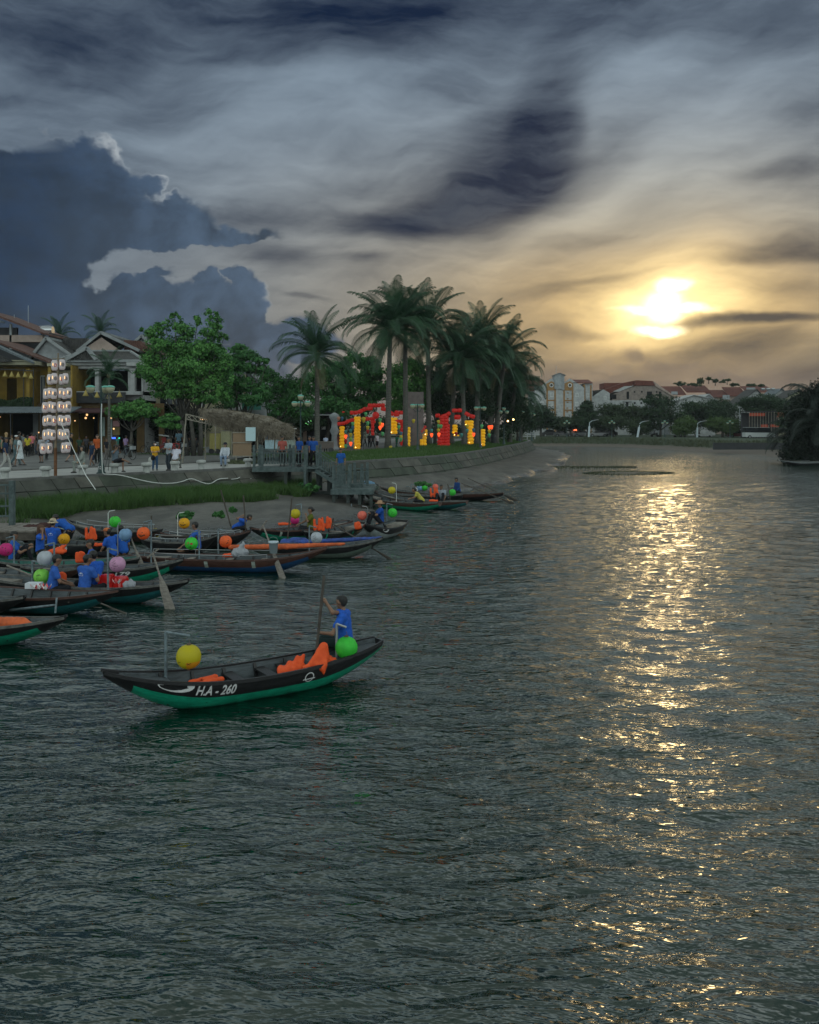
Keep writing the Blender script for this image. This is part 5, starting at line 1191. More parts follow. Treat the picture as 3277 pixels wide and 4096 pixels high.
# park lamps with green capped cream bowls
m_lpost = newmat('lamp_post_green_iron', (.012, .035, .035), rough=.4); m_bowl = newmat('cream_lamp_bowl', (.50, .48, .33), rough=.5, trans=.35); m_lcap = newmat('green_lamp_cap', (.10, .34, .27), rough=.45)
def lamp(sx, base_sy, Y, label, bowls, H=4.05, z0=PZ, dark=False):
    p = G3(sx, base_sy, z0) if Y is None else Vector(((sx - CX) * Y / F, Y, z0)); o = thing('park_lamp', label, 'street lamp', p, 0, 'green park lamps with cream bowls')
    MB().lathe([(.24, 0), (.24, .06), (.17, .12), (.15, .40), (.10, .55), (.07, .65), (.085, .72), (.055, .80), (.05, H * .62), (.04, H - .05), (.055, H), (.02, H + .25), (.001, H + .35)], n=12).build('post', m_lpost, o, smooth=True)
    for (dx, dy, dz) in bowls:
        if dx or dy: MB().tube([(0, 0, H - .35), (dx * .5, dy * .5, H - .48 + dz * .5), (dx, dy, H - .18 + dz)], .025, 6).build('arm', m_lpost, o)
        b1 = MB().lathe([(.05, -.22), (.13, -.19), (.20, -.05), (.225, .06)], (dx, dy, H + dz), 16).build('bowl', m_bowl, o, smooth=True)
        MB().lathe([(.235, .06), (.235, .085), (.19, .13), (.10, .165), (.001, .175)], (dx, dy, H + dz), 16).build('cap', m_lcap, o, smooth=True)
    return o
L1 = lamp(405, 1896, None, 'green iron lamp with three cream bowls nearest the camera, beside the lantern tower', ((-.55, .05, .15), (.40, .15, .15), (.05, .5, .15)), 4.1)
mb = MB(); t_ = bpy.data.curves.new('t', 'FONT'); t_.body = '52'; ob = bpy.data.objects.new('t', t_); COL.objects.link(ob); me = bpy.data.meshes.new_from_object(ob.evaluated_get(bpy.context.evaluated_depsgraph_get())); bpy.data.objects.remove(ob)
for v in me.vertices: v.co = Vector((v.co.x * .17 - .10, -.165, .25 + v.co.y * .22))
me.materials.append(m_white); link('lettering', me, L1)
tri = ((-.42, -.1, 0), (.36, -.1, 0), (-.05, .4, 0))
lamp(1203, 0, 64, 'tall lamp with one raised and three lower bowls behind the jetty', ((-.42, -.05, -.1), (-.1, .4, -.1), (.48, .05, -.08), (0, 0, .38)), 4.0)
lamp(1671, 1813, None, 'lamp on the park lawn before the left lantern arch', tri, 3.95); lamp(1922, 1796, None, 'lamp on the lawn before the right yellow lantern column', tri, 3.95)
lamp(2016, 0, 101, 'lamp with a raised middle bowl at the right end of the park', ((-.35, 0, -.05), (.35, .05, -.05), (0, 0, .3)), 3.8); lamp(2080, 0, 116, 'small distant lamp under the last palms', tri, 3.9); lamp(2128, 0, 128, 'last lamp at the tip of the embankment', ((-.3, 0, 0), (.3, .05, 0), (0, 0, .3)), 3.7)

# lantern tower
m_bamb = newmat('bamboo', (.16, .12, .075), rough=.6, color2=(.22, .17, .11), scale=4); m_rust = newmat('rusty_sleeve', (.12, .05, .018), rough=.7, var=.3, scale=6)
m_paperl = bpy.data.materials.new('white_paper_lantern'); m_paperl.use_nodes = True
q = NG(m_paperl.node_tree); b = m_paperl.node_tree.nodes['Principled BSDF']; b.inputs['Base Color'].default_value = (.44, .41, .43, 1); b.inputs['Roughness'].default_value = .7
oc = q.n('ShaderNodeTexCoord').outputs['Object']; d_ = q.v('LENGTH', q.v('MULTIPLY', q.v('SUBTRACT', oc, (0, -.16, .05)), (3.5, 1, 1.2)), out=1)
b.inputs['Emission Color'].default_value = (1.0, .72, .62, 1); q.put(b.inputs['Emission Strength'], .03)
m_flame = newmat('bulb_glow', (.9, .6, .3), emit=(1.0, .55, .22), estr=.8)
m_emr = newmat('red_emblem', (.45, .03, .03), rough=.7); m_emb = newmat('black_emblem', (.03, .03, .035), rough=.7)
tp = G3(222, 1904, PZ); TY = tp.y
tw = thing('lantern_tower', 'tall bamboo pole hung with seven rows of glowing white paper lanterns', 'lantern tower', tp)
ptop = P3(233, 1412, TY); leanx = ptop.x - tp.x
MB().tube([(0, 0, 0), (0, 0, 1.35)], .075, 10).build('sleeve', m_rust, tw); MB().tube([(0, 0, 1.3), (leanx, 0, ptop.z - PZ)], [.06, .035], 8).build('pole', m_bamb, tw)
plm = MB(); rows = []
for i in range(11):
    a = math.pi * i / 10; rows.append([(.155 * max(.02, math.sin(a)) ** .38 * math.cos(2 * math.pi * k / 16), .155 * max(.02, math.sin(a)) ** .38 * math.sin(2 * math.pi * k / 16), -.265 * math.cos(a) * (1 if abs(math.cos(a)) < .9 else .98)) for k in range(16)])
plm.grid(rows, close=True); me_pl = plm.mesh('paper_lantern', m_paperl, True)
capm = MB().tube([(0, 0, .255), (0, 0, .28)], .07, 10).tube([(0, 0, -.28), (0, 0, -.255)], .07, 10).mesh('lantern_rim', m_emb)
flm = MB(); flm.lathe([(.001, -.10), (.018, -.06), (.022, 0), (.012, .05), (.001, .08)], (0, 0, 0), 8); me_fl = flm.mesh('flame', m_flame, True)
def spiral(kind):
    mb = MB(); f = lambda a, r: (.156 * math.sin(a * 0 + r[0] / .156), -.158 * math.cos(r[0] / .156), r[1])
    if kind == 'red':
        mb.add([f(0, (.07 * math.cos(t), .085 * math.sin(t))) for t in [k * math.pi / 8 for k in range(16)]], [tuple(range(16))])
    else:
        for r0, r1 in ((.092, .070), (.054, .034), (.020, .0)):
            mb.grid([[f(0, (r * .85 * math.cos(t), r * math.sin(t))) for t in [k * 2 * math.pi / 16 for k in range(16)]] for r in (r0, max(r1, .001))], close=False)
            mb.add([f(0, (r * .85 * math.cos(t), r * math.sin(t))) for r, t in ((r0, 2 * math.pi * 15 / 16), (r0, 0), (max(r1, .001), 0), (max(r1, .001), 2 * math.pi * 15 / 16))], [(0, 1, 2, 3)])
    return mb.mesh('emblem', m_emr if kind == 'red' else m_emb)
me_r, me_k = spiral('red'), spiral('black')
c2 = lambda x, y: (130 + x * .2319, 1400 + y * .2319)
TR = [(260, (395, 505)), (500, (312, 392, 503, 570)), (750, (238, 312, 385, 490, 560, 635)), (985, (235, 305, 372, 492, 555, 615)), (1218, (235, 305, 370, 488, 545, 600)), (1458, (225, 298, 362, 480, 535, 592)), (1700, (198, 288, 550, 610))]
rd = random.Random(3)
for r, (y, xs) in enumerate(TR):
    s_ = c2(0, y)[1]; zc = P3(0, s_, TY).z - PZ; cxp = leanx * zc / (ptop.z - PZ)
    xa = [P3(c2(x, y)[0], s_, TY).x - tp.x for x in xs]
    MB().tube([(min(xa) - .15, .03, zc + .32), (max(xa) + .15, .05, zc + .31)], .017, 6).build('crossbar', m_bamb, tw)
    if r in (2, 3, 4): MB().tube([(min(xa) - .1, .12, zc + .30), (max(xa) + .1, .14, zc + .29)], .012, 6).build('crossbar', m_bamb, tw)
    for i, x in enumerate(xa):
        yy = -.10 + .055 * ((i * 2 + r) % 3) + (.02 if x > cxp else 0); zz = zc + (0.02 * ((i % 2) * 2 - 1) if r != 6 else .02 * i)
        ln = link('paper_lantern', me_pl, tw, (x, yy, zz)); link('lantern_rim', capm, ln); link('flame', me_fl, ln, (rd.uniform(-.03, .03), -.155, .05))
        e = link('emblem', me_r if (i + r) % 3 == 0 else me_k, ln, rot=(0, 0, rd.uniform(.35, .8)))
MB().tube([(0, 0, 0), P3(342, 1899, 41.5) - P3(232, 1667, TY), P3(382, 1958, 40.4) - P3(232, 1667, TY)], .018, 6).build('guy_hose', m_whpipe, None, loc=P3(232, 1667, TY)); tag(bpy.data.objects['guy_hose'], 'pale hose strung from the lantern tower down over the wall', 'hose')

# white hoses along the wall
def edgeY(sx, back=.55):
    for (ax, ay), (bx, by) in zip(edge[:-1], edge[1:]):
        ua, ub = ax / ay * F + CX, bx / by * F + CX
        if ua <= sx <= ub: return ay + (by - ay) * (sx - ua) / (ub - ua) - back
    return 45
def hose(pts, label):
    w = [P3(sx, sy, edgeY(sx, .25 + .55 * max(0, (sy - 1895)) / 40)) for sx, sy in pts]; w = [Vector(p) for p in smoothpoly(w, 2)]
    o = MB().tube([p - w[0] for p in w], .022, 6).build('white_hose', m_whpipe, None, True, loc=None); o.location = w[0]; tag(o, label, 'hose')
hose([(407, 1615), (404, 1700), (409, 1880), (412, 1896), (430, 1897), (480, 1899), (560, 1920), (640, 1935), (720, 1931), (763, 1911), (800, 1927), (840, 1939), (872, 1915), (912, 1913)], 'long white hose running down the near lamp post and looping along the wall')
hose([(925, 1917), (952, 1915), (972, 1899), (1010, 1918), (1050, 1930), (1083, 1920), (1100, 1895), (1125, 1888)], 'shorter white hose looped on the wall left of the jetty')

# thatched shelter and mat board
m_thatch = newmat('thatch', (.13, .11, .085), rough=.95, color2=(.24, .21, .165), scale=12, bump=.03, bscale=40, streak=(6, 1, 1)); m_straw = newmat('straw', (.07, .058, .042), rough=.95, color2=(.22, .185, .135), scale=3, isl=.8); m_pole2 = newmat('bamboo_post', (.22, .20, .16), rough=.6, var=.2, scale=5)
sh = thing('thatched_shelter', 'open bamboo shelter with a ragged sagging thatched roof beside the promenade', 'shelter')
top = [P3(790, 1640, 63), P3(880, 1636, 62.5), P3(990, 1652, 61), P3(1090, 1668, 60), P3(1145, 1700, 59)]
bot = [P3(820, 1655, 57.5), P3(880, 1676, 57.2), P3(940, 1694, 57), P3(1040, 1722, 56.5), P3(1160, 1728, 56)]
mb = MB(); n = 24
def lp(L_, t): t = t * (len(L_) - 1); i = min(int(t), len(L_) - 2); return L_[i].lerp(L_[i + 1], t - i)
rows = []
for j in range(7):
    rows.append([lp(top, i / n).lerp(lp(bot, i / n), j / 6) + Vector((0, 0, .05 * math.sin(i * 1.7 + j) * .5 + .22 * math.sin(math.pi * j / 6))) for i in range(n + 1)])
mb.grid(rows); mb.grid([[p + Vector((0, .1, -.25)) for p in r] for r in rows][::-1]); mb.build('thatch_roof', m_thatch, sh, smooth=True)
N_ = 12000; ti = np.random.rand(N_); tj = np.random.rand(N_) ** .7; V0 = []; 
for a, b_ in zip(ti, tj):
    p = lp(top, a).lerp(lp(bot, a), b_) + Vector((0, -.02, .18 * math.sin(math.pi * b_) + .03)); d = (lp(bot, a) - lp(top, a)).normalized() + Vector((random.gauss(.25, .25), random.gauss(0, .1), random.gauss(-.35, .25)))
    q_ = p + d * random.uniform(.4, 1.15); w = Vector((.022, 0, .008)); V0 += [p - w, p + w, q_]
link('thatch_straw', npmesh('thatch_straw', np.array([tuple(v) for v in V0]), np.arange(3 * N_).reshape(N_, 3), m_straw), sh, kind='stuff')
for (a, b_, Y1) in (((745, 1655), (730, 1850), 57.5), ((823, 1672), (821, 1840), 61), ((930, 1694), (927, 1824), 57.5), ((1000, 1706), (999, 1830), 57), ((862, 1670), (862, 1805), 66), ((1100, 1715), (1098, 1830), 60), ((1030, 1700), (1030, 1815), 65)):
    MB().tube([P3(*b_, Y1), P3(*a, Y1)], .05, 7).build('post', m_pole2, sh)
a, b_ = P3(745, 1656, 57.4), P3(930, 1700, 57.4); a2, b2 = P3(745, 1676, 57.4), P3(930, 1718, 57.4)
MB().beam(a, b_, .05).build('truss_chord', m_pole2, sh); MB().beam(a2, b2, .05).build('truss_chord', m_pole2, sh)
for i in range(8):
    u, v_ = i / 8, (i + 1) / 8; MB().beam(a.lerp(b_, u), a2.lerp(b2, v_), .03).build('truss_web', m_pole2, sh); MB().beam(a2.lerp(b2, u), a.lerp(b_, v_), .03).build('truss_web', m_pole2, sh)
for i in range(4): 
    p = P3(803 + i * 8, 1677 + (i % 2), 60); o = MB().ball((0, 0, 0), .035, 8, 6).build('light_bulb', m_flame, None, loc=p); tag(o, 'small lit bulb under the thatch, ' + ('first', 'second', 'third', 'fourth')[i] + ' from the left of the row', 'bulb', 'row of lit bulbs under the thatch')
m_mat = newmat('woven_mat', (.17, .115, .07), rough=.8, color2=(.23, .16, .10), scale=14, streak=(1, 1, 6))
bd = thing('mat_board', 'brown woven mat board on bamboo legs standing below the thatched roof', 'screen')
a, b_ = P3(932, 1824, 56), P3(1006, 1730, 56)
MB().box(a.x, b_.x, 55.98, 56.02, a.z, b_.z).build('mat', m_mat, bd)
for z in (a.z, b_.z, (a.z + b_.z) / 2 + .1): MB().beam((a.x - .05, 55.95, z), (b_.x + .05, 55.95, z), .05).build('frame_bar', m_pole2, bd)
for x in (a.x + .2, b_.x - .1): MB().beam((x, 56.0, PZ), (x, 56.0, a.z), .06).build('leg', m_pole2, bd)
o = MB().box(-.30, .30, -.06, .06, 0, .85).build('notice_box', newmat('pale_blue_box', (.38, .52, .55), rough=.5)); o.location = P3(1003, 1764, 55.8); tag(o, 'pale blue notice box fixed beside the woven mat board', 'box')
o = MB().box(-1.0, 1.0, -.9, .9, 0, .22).build('planting_bed', newmat('dry_weeds', (.05, .06, .03), rough=.95, var=.4, scale=6, bump=.06, bscale=12)); o.location = P3(965, 1850, 56.6); o.location.z = PZ; tag(o, 'low weedy planting patch at the foot of the mat board', 'planting')
# carts and stalls in front of the shops
def stall(sx, Y, w, h_, c, label, cc=None):
    p = Vector(((sx - CX) * Y / F, Y, PZ)); o = thing('food_cart', label, 'cart', p); m = newmat('cart_paint', c, rough=.5, var=.1, scale=4)
    MB().box(-w / 2, w / 2, -.35, .35, .35, h_).build('body', m, o)
    for x in (-w / 2 + .15, w / 2 - .15): MB().tube([(x, -.40, .22), (x, -.34, .22)], .22, 14).build('wheel', m_emb, o)
    if cc: MB().box(-w / 2 - .1, w / 2 + .1, -.5, .4, h_ + .95, h_ + 1.0).build('canopy', newmat('canopy', cc, rough=.8), o); [MB().beam((x, 0, h_), (x, 0, h_ + .95), .04).build('upright', m_steel, o) for x in (-w / 2 + .05, w / 2 - .05)]
    else: MB().box(-w / 2 - .05, w / 2 + .05, -.4, .4, h_, h_ + .05).build('counter', m_wood, o)
stall(1088, 72, 1.0, 1.2, (.30, .42, .48), 'pale blue food cart under the thatch edge'); stall(1150, 76, 1.3, 1.1, (.25, .30, .27), 'grey green barrow with a white canopy behind the jetty', (.6, .62, .6)); stall(1296, 77, 1.6, .9, (.10, .08, .07), 'dark wooden vendor table beside the first palm'); stall(862, 74, .8, 1.7, (.35, .30, .10), 'yellow lit snack cabinet by the woman in magenta'); stall(905, 72, .7, 1.9, (.25, .24, .14), 'tall glass snack cabinet near the bamboo post')
# ================================================================== palms and trees
m_trunk = newmat('palm_trunk', (.055, .055, .048), rough=.9, color2=(.12, .115, .10), scale=3, bump=.02, bscale=10, streak=(1, 1, 6))
m_bark = newmat('tree_bark', (.040, .038, .032), rough=.9, color2=(.075, .07, .06), scale=4, bump=.02, bscale=14)
m_frond = newmat('palm_frond', (.012, .048, .022), rough=.5, color2=(.028, .085, .034), scale=1.2, trans=.22); m_frond2 = newmat('dry_palm_frond', (.10, .095, .045), rough=.7, color2=(.16, .14, .08), scale=1.5, trans=.2)
def frond_mesh(elev, droop, L_=3.5, seed=0, mat=None):
    rd = random.Random(seed); n = 52; vs = []; fs = []; p = Vector((0, 0, 0)); a = elev; pts = []
    for i in range(n + 1):
        t = i / n; pts.append((p.copy(), a)); p = p + Vector((math.cos(a), 0, math.sin(a))) * L_ / n; a -= droop / n * (.5 + 1.4 * t)
    mb = MB(); mb.tube([q_[0] for q_ in pts[::6]], [.035 * (1 - i / 8) + .006 for i in range(len(pts[::6]))], 5)
    for i in range(4, n):
        t = i / n; pc, ac = pts[i]; d = Vector((math.cos(ac), 0, math.sin(ac))); up = Vector((-math.sin(ac), 0, math.cos(ac)))
        ll = .95 * (math.sin(math.pi * min(1, t * .93 + .10)) ** .55) * rd.uniform(.85, 1.1)
        for sd in (1, -1):
            lat = Vector((0, sd, 0)); dirn = (lat * (.82 - .35 * t) + d * (.50 + .35 * t) + up * (.28 - .1 * t)).normalized()
            m_ = pc + dirn * ll * .55 + Vector((0, 0, -.02)); e = pc + dirn * ll * .85 + Vector((0, 0, -.40 * ll)) + lat * .05
            w = d * .024; mb.add([pc - w * .6, pc + w * .6, m_ + w, m_ - w, e], [(0, 1, 2, 3), (3, 2, 4)])
    return mb.mesh('frond', mat or m_frond)
FR = [(frond_mesh(R(e), R(dr), 3.5, i), e) for i, (e, dr) in enumerate(((82, 38), (70, 55), (55, 90), (42, 85), (28, 85), (12, 80), (-5, 65), (-28, 45), (62, 50), (35, 110)))]
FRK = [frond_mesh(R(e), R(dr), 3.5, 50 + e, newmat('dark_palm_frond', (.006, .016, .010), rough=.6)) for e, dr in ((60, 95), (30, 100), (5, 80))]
FRD = frond_mesh(R(-50), R(30), 3.2, 77, m_frond2)
def palm(bx, bsy, cx_, csy, label, s=1.0, nf=24, seed=0, Y=None, z0=PZ, group='coconut palms along the park embankment', wind=0.0, dry=1, mat=1):
    p0 = G3(bx, bsy, z0) if Y is None else Vector(((bx - CX) * Y / F, Y, z0)); pc = P3(cx_, csy, p0.y) - p0; rd = random.Random(seed)
    o = thing('palm_tree', label, 'palm tree', p0, 0, group); n = 12
    pts = []; 
    for i in range(n + 1):
        t = i / n; pts.append(Vector((pc.x * (t ** 1.5), .15 * math.sin(t * 3 + seed), pc.z * t)))
    MB().tube(pts, [.26 * s if i == 0 else (.20 - .07 * i / n) * s for i in range(n + 1)], 10).build('trunk', m_trunk, o, smooth=True)
    MB().ball(tuple(pts[-1] + Vector((0, 0, -.05))), .24 * s, 10, 6, sz=1.6).build('crown_shaft', m_frond2, o, smooth=True)
    for i in range(nf):
        az = i * 2.39996 + rd.uniform(-.25, .25); k = i / nf
        me, e = FR[[0, 8, 1, 2, 9, 3, 4, 5, 6, 7][min(9, int(k * 10))]]
        f_ = link('frond', me if mat else FRK[i % 3], o, pts[-1] + Vector((0, 0, .1 - .25 * k)), (rd.uniform(-.25, .25), 0, az)); sc_ = s * rd.uniform(.88, 1.12); f_.scale = (sc_, sc_, sc_)
        if wind: f_.rotation_euler = (rd.uniform(-.2, .2), 0, az + wind * math.sin(az))
    for i in range(dry): f_ = link('frond', FRD, o, pts[-1] + Vector((0, 0, -.25)), (0, 0, rd.uniform(0, 6.28))); f_.scale = (s * .8,) * 3; f_['label'] = 'dry brown hanging frond'
    return o
palm(1268, 1811, 1270, 1415, 'first palm of the row, standing alone left of the lantern arches', 1.25, 32, 1, dry=3)
palm(1552, 1801, 1562, 1318, 'tall palm with a thick pale trunk before the left lantern arch', 1.5, 38, 2)
palm(1622, 1798, 1622, 1300, 'slim dark trunked palm just right of the thick pale one', 1.4, 34, 3)
palm(1716, 1790, 1712, 1312, 'tall palm between the two lantern arches', 1.5, 36, 4)
palm(1807, 1788, 1822, 1450, 'leaning palm left of the right lantern arch roof', 1.4, 32, 5, Y=95)
palm(1857, 1788, 1848, 1440, 'palm rising through the right lantern arch', 1.45, 32, 6, Y=94)
palm(1905, 1785, 1925, 1372, 'palm with a high crown behind the last yellow lantern columns', 1.6, 36, 7, Y=99)
palm(1985, 1782, 2018, 1438, 'palm leaning toward the river right of the arches', 1.6, 34, 8, Y=104)
palm(2040, 1780, 2062, 1535, 'lower drooping palm near the end of the park', 1.4, 28, 9, Y=110, dry=0)
palm(2085, 1775, 2072, 1585, 'last and lowest palm beside the tip of the embankment', 1.25, 26, 10, Y=118, dry=0)
palm(1960, 1780, 1975, 1490, 'palm half hidden in the middle of the right cluster', 1.5, 30, 12, Y=108, dry=0)
palm(440, 1800, 432, 1500, 'small potted palm before the white house balcony', .62, 16, 11, Y=66, group='small palms among the houses', dry=0)
GB = 'palms behind the old house roofs'
palm(240, 1800, 238, 1345, 'tiny palm top above the dark roof beside the water tank', .9, 14, 13, Y=112, group=GB, dry=0); palm(402, 1800, 404, 1335, 'tiny palm top behind the ridge of the white house', .9, 14, 14, Y=112, group=GB, dry=0)
# dark palms on the near right bank
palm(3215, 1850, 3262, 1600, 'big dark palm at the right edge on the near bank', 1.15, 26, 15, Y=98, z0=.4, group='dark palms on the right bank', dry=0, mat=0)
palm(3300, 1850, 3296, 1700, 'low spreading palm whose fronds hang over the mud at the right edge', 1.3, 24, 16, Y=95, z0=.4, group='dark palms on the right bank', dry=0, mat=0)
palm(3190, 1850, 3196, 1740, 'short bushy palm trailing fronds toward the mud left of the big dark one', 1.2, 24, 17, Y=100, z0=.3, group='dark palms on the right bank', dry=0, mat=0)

def leafmat(n, a, b_, t=.28): return newmat(n, a, rough=.6, color2=b_, scale=.9, trans=t, spec=.25, isl=.6)
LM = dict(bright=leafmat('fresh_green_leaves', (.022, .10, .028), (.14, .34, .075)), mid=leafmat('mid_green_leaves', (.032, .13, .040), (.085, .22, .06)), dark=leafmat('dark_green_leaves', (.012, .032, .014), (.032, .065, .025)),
          vdark=leafmat('very_dark_leaves', (.006, .014, .009), (.014, .028, .014)), far=leafmat('far_green_leaves', (.022, .042, .018), (.048, .078, .030)), farl=leafmat('far_light_green_leaves', (.04, .08, .022), (.075, .125, .035)))  # vdark: darkest leaf green, for the right bank bush
def clump_leaves(clumps, n, size, rng, per=.6):
    """clumps: (x,y,z,rx,rz); leaves sit in small sprays over each clump's volume, denser at its skin"""
    C = []; N = []; wt = np.array([c[3] ** 2 * c[4] for c in clumps]) ** .67; wt /= wt.sum()
    for c, w in zip(clumps, wt):
        m = max(20, int(n * w)); k = max(4, m // 26); u = rng.normal(0, 1, (k, 3)); u /= np.linalg.norm(u, axis=1, keepdims=True)
        r_ = rng.uniform(.45, 1.02, (k, 1)); S = u * r_; ii = rng.integers(0, k, m)
        sp = rng.normal(0, .17, (m, 3)); q_ = S[ii] + sp; nn = u[ii] * .8 + sp * 2 + np.array([0, 0, .35])
        C.append(q_ * np.array([c[3], c[3], c[4]]) + np.array(c[:3])); N.append(nn)
    return np.concatenate(C), np.concatenate(N)
def tree(label, Y, base, clumps_px, leaf='mid', n=6000, size=.28, z0=PZ, group=None, seed=0, trunk_r=.18, cat='tree', name='tree', stems=1, deep=.7):
    """clumps_px: (sx, sy, rx_px, ry_px) seen in the reference; base: sx of the trunk foot"""
    rng = np.random.default_rng(seed); rd = random.Random(seed); p0 = Vector(((base - CX) * Y / F, Y, z0)); k = Y / F
    cl = []
    for (sx, sy, rx, ry) in clumps_px:
        w = P3(sx, sy, Y) - p0; dy = rd.uniform(-1, 1) * rx * k * deep; cl.append((w.x, dy, w.z, rx * k, ry * k)); 
        if rx * k > 1.2: cl.append((w.x + rd.uniform(-.3, .3) * rx * k, dy + rx * k * .9, w.z * .97, rx * k * .8, ry * k * .8))
    o = thing(name, label, cat, p0, 0, group); C, N = clump_leaves(cl, n, size, rng); v, f = leafcards(C, N, size, .5, rng)
    mesh = npmesh('crown', v, f, LM[leaf] if isinstance(leaf, str) else leaf); link('crown', mesh, o)
    if trunk_r:
        mid = Vector((sum(c[0] for c in cl) / len(cl), 0, min(c[2] for c in cl) * .75))
        for s_ in range(stems):
            off = (s_ - (stems - 1) / 2) * .5; f0 = Vector((off, 0, 0)); fk = Vector((mid.x * .5 + off * 1.4, .1 * s_, mid.z * .8))
            mb = MB(); mb.tube([f0, f0.lerp(fk, .5) + Vector((.08 * math.sin(seed), 0, 0)), fk], [trunk_r * 1.25, trunk_r, trunk_r * .8], 8)
            for c in cl[s_::stems][:9]:
                e = Vector(c[:3]); m_ = fk.lerp(e, .5) + Vector((0, 0, -.1 * (e - fk).length)); mb.tube([fk, m_, e], [trunk_r * .5, trunk_r * .32, trunk_r * .12], 6)
            mb.build('trunk', m_bark, o, smooth=True)
    return o
tree('large fresh green tree with airy top sprays right of the white house', 70, 775, [(700, 1262, 22, 18), (712, 1300, 34, 28), (655, 1300, 34, 22), (620, 1325, 40, 26), (590, 1318, 24, 14), (745, 1330, 44, 34), (790, 1280, 26, 20), (842, 1255, 24, 24), (868, 1290, 36, 26), (850, 1330, 44, 30), (893, 1350, 28, 20), (640, 1375, 60, 36), (720, 1390, 70, 48), (800, 1400, 66, 46), (870, 1400, 46, 36), (600, 1430, 48, 42), (680, 1455, 72, 46), (770, 1470, 76, 46), (850, 1470, 60, 44), (905, 1450, 34, 40), (620, 1500, 56, 40), (700, 1525, 66, 36), (790, 1540, 60, 34), (860, 1540, 56, 40), (905, 1520, 34, 44), (640, 1560, 40, 28), (560, 1480, 26, 30), (700, 1580, 50, 26), (780, 1590, 50, 26), (850, 1590, 44, 26), (905, 1585, 30, 22)], 'bright', 27000, .26, seed=1, trunk_r=.17, stems=3)
tree('thin spreading tree with drooping sprays between the big green tree and the first palm', 74, 950, [(950, 1395, 40, 22), (985, 1420, 44, 22), (1040, 1440, 30, 16), (1070, 1445, 18, 14), (935, 1440, 44, 30), (985, 1470, 46, 24), (1040, 1480, 32, 22), (930, 1500, 40, 32), (900, 1560, 46, 36), (975, 1540, 50, 34), (1040, 1560, 44, 32), (1010, 1600, 50, 26), (920, 1610, 40, 22)], 'mid', 10000, .27, seed=2, trunk_r=.15, stems=2)
tree('small round crowned street tree in front of the white house', 67, 520, [(480, 1640, 44, 22), (530, 1625, 50, 26), (585, 1640, 46, 24), (520, 1660, 50, 20), (560, 1615, 26, 20), (600, 1655, 30, 16), (455, 1655, 26, 14)], 'bright', 6500, .21, seed=3, trunk_r=.12)
tree('slim young tree with a flat crown beside the bicycles', 66, 690, [(650, 1680, 34, 14), (690, 1672, 36, 16), (670, 1700, 40, 14), (705, 1705, 26, 12)], 'bright', 2600, .20, seed=4, trunk_r=.07)
tree('leafy tree over the thatched roof behind the truss', 78, 1010, [(1080, 1500, 50, 34), (1130, 1540, 60, 44), (1060, 1580, 50, 38), (1150, 1600, 60, 44), (1200, 1560, 50, 44), (1100, 1640, 50, 30), (1190, 1640, 60, 34)], 'mid', 9000, .28, seed=5)
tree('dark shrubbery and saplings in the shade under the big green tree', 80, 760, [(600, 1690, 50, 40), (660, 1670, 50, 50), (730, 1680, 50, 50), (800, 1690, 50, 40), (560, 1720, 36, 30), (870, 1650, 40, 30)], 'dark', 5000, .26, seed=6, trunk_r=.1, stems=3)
GP = 'broadleaf trees behind the lantern park'
PT = [
 ('broad tree filling the gap behind the first palm', 92, 1300, [(1290, 1490, 60, 46), (1360, 1470, 60, 44), (1250, 1540, 60, 50), (1330, 1560, 70, 50), (1400, 1530, 60, 46), (1290, 1620, 66, 44), (1370, 1630, 70, 44)], 'mid', 11000),
 ('tree with a raised crown between the first palm and the thick pale trunk', 96, 1440, [(1420, 1430, 36, 26), (1460, 1450, 50, 34), (1500, 1480, 50, 44), (1440, 1520, 60, 44), (1510, 1560, 56, 46), (1450, 1610, 70, 44), (1390, 1440, 26, 22)], 'mid', 10000),
 ('yellowish green tree above the left lantern arch', 94, 1640, [(1590, 1490, 50, 44), (1650, 1470, 56, 40), (1610, 1550, 60, 48), (1680, 1540, 56, 50), (1640, 1610, 70, 36), (1590, 1620, 50, 30)], 'bright', 10000),
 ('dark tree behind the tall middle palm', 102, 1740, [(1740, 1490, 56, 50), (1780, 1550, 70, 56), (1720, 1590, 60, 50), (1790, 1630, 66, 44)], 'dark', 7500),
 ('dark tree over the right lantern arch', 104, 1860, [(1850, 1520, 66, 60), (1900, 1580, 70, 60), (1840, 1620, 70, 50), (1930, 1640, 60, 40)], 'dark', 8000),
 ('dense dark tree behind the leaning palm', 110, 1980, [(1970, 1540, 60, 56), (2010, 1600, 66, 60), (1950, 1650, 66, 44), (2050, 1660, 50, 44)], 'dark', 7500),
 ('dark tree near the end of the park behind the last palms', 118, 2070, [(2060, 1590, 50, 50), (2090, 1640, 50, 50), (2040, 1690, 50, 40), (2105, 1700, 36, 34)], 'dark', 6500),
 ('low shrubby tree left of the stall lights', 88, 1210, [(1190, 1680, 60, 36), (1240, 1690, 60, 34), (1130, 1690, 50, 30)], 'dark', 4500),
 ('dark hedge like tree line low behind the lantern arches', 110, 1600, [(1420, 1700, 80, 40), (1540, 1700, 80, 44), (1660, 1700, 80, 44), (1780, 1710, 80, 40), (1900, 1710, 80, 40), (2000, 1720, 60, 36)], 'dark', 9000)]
for i, (lab, Y, b0, cl, lf, n) in enumerate(PT): tree(lab, Y, b0, cl, lf, n, .34, group=GP, seed=20 + i)
GF = 'trees along the far river road'
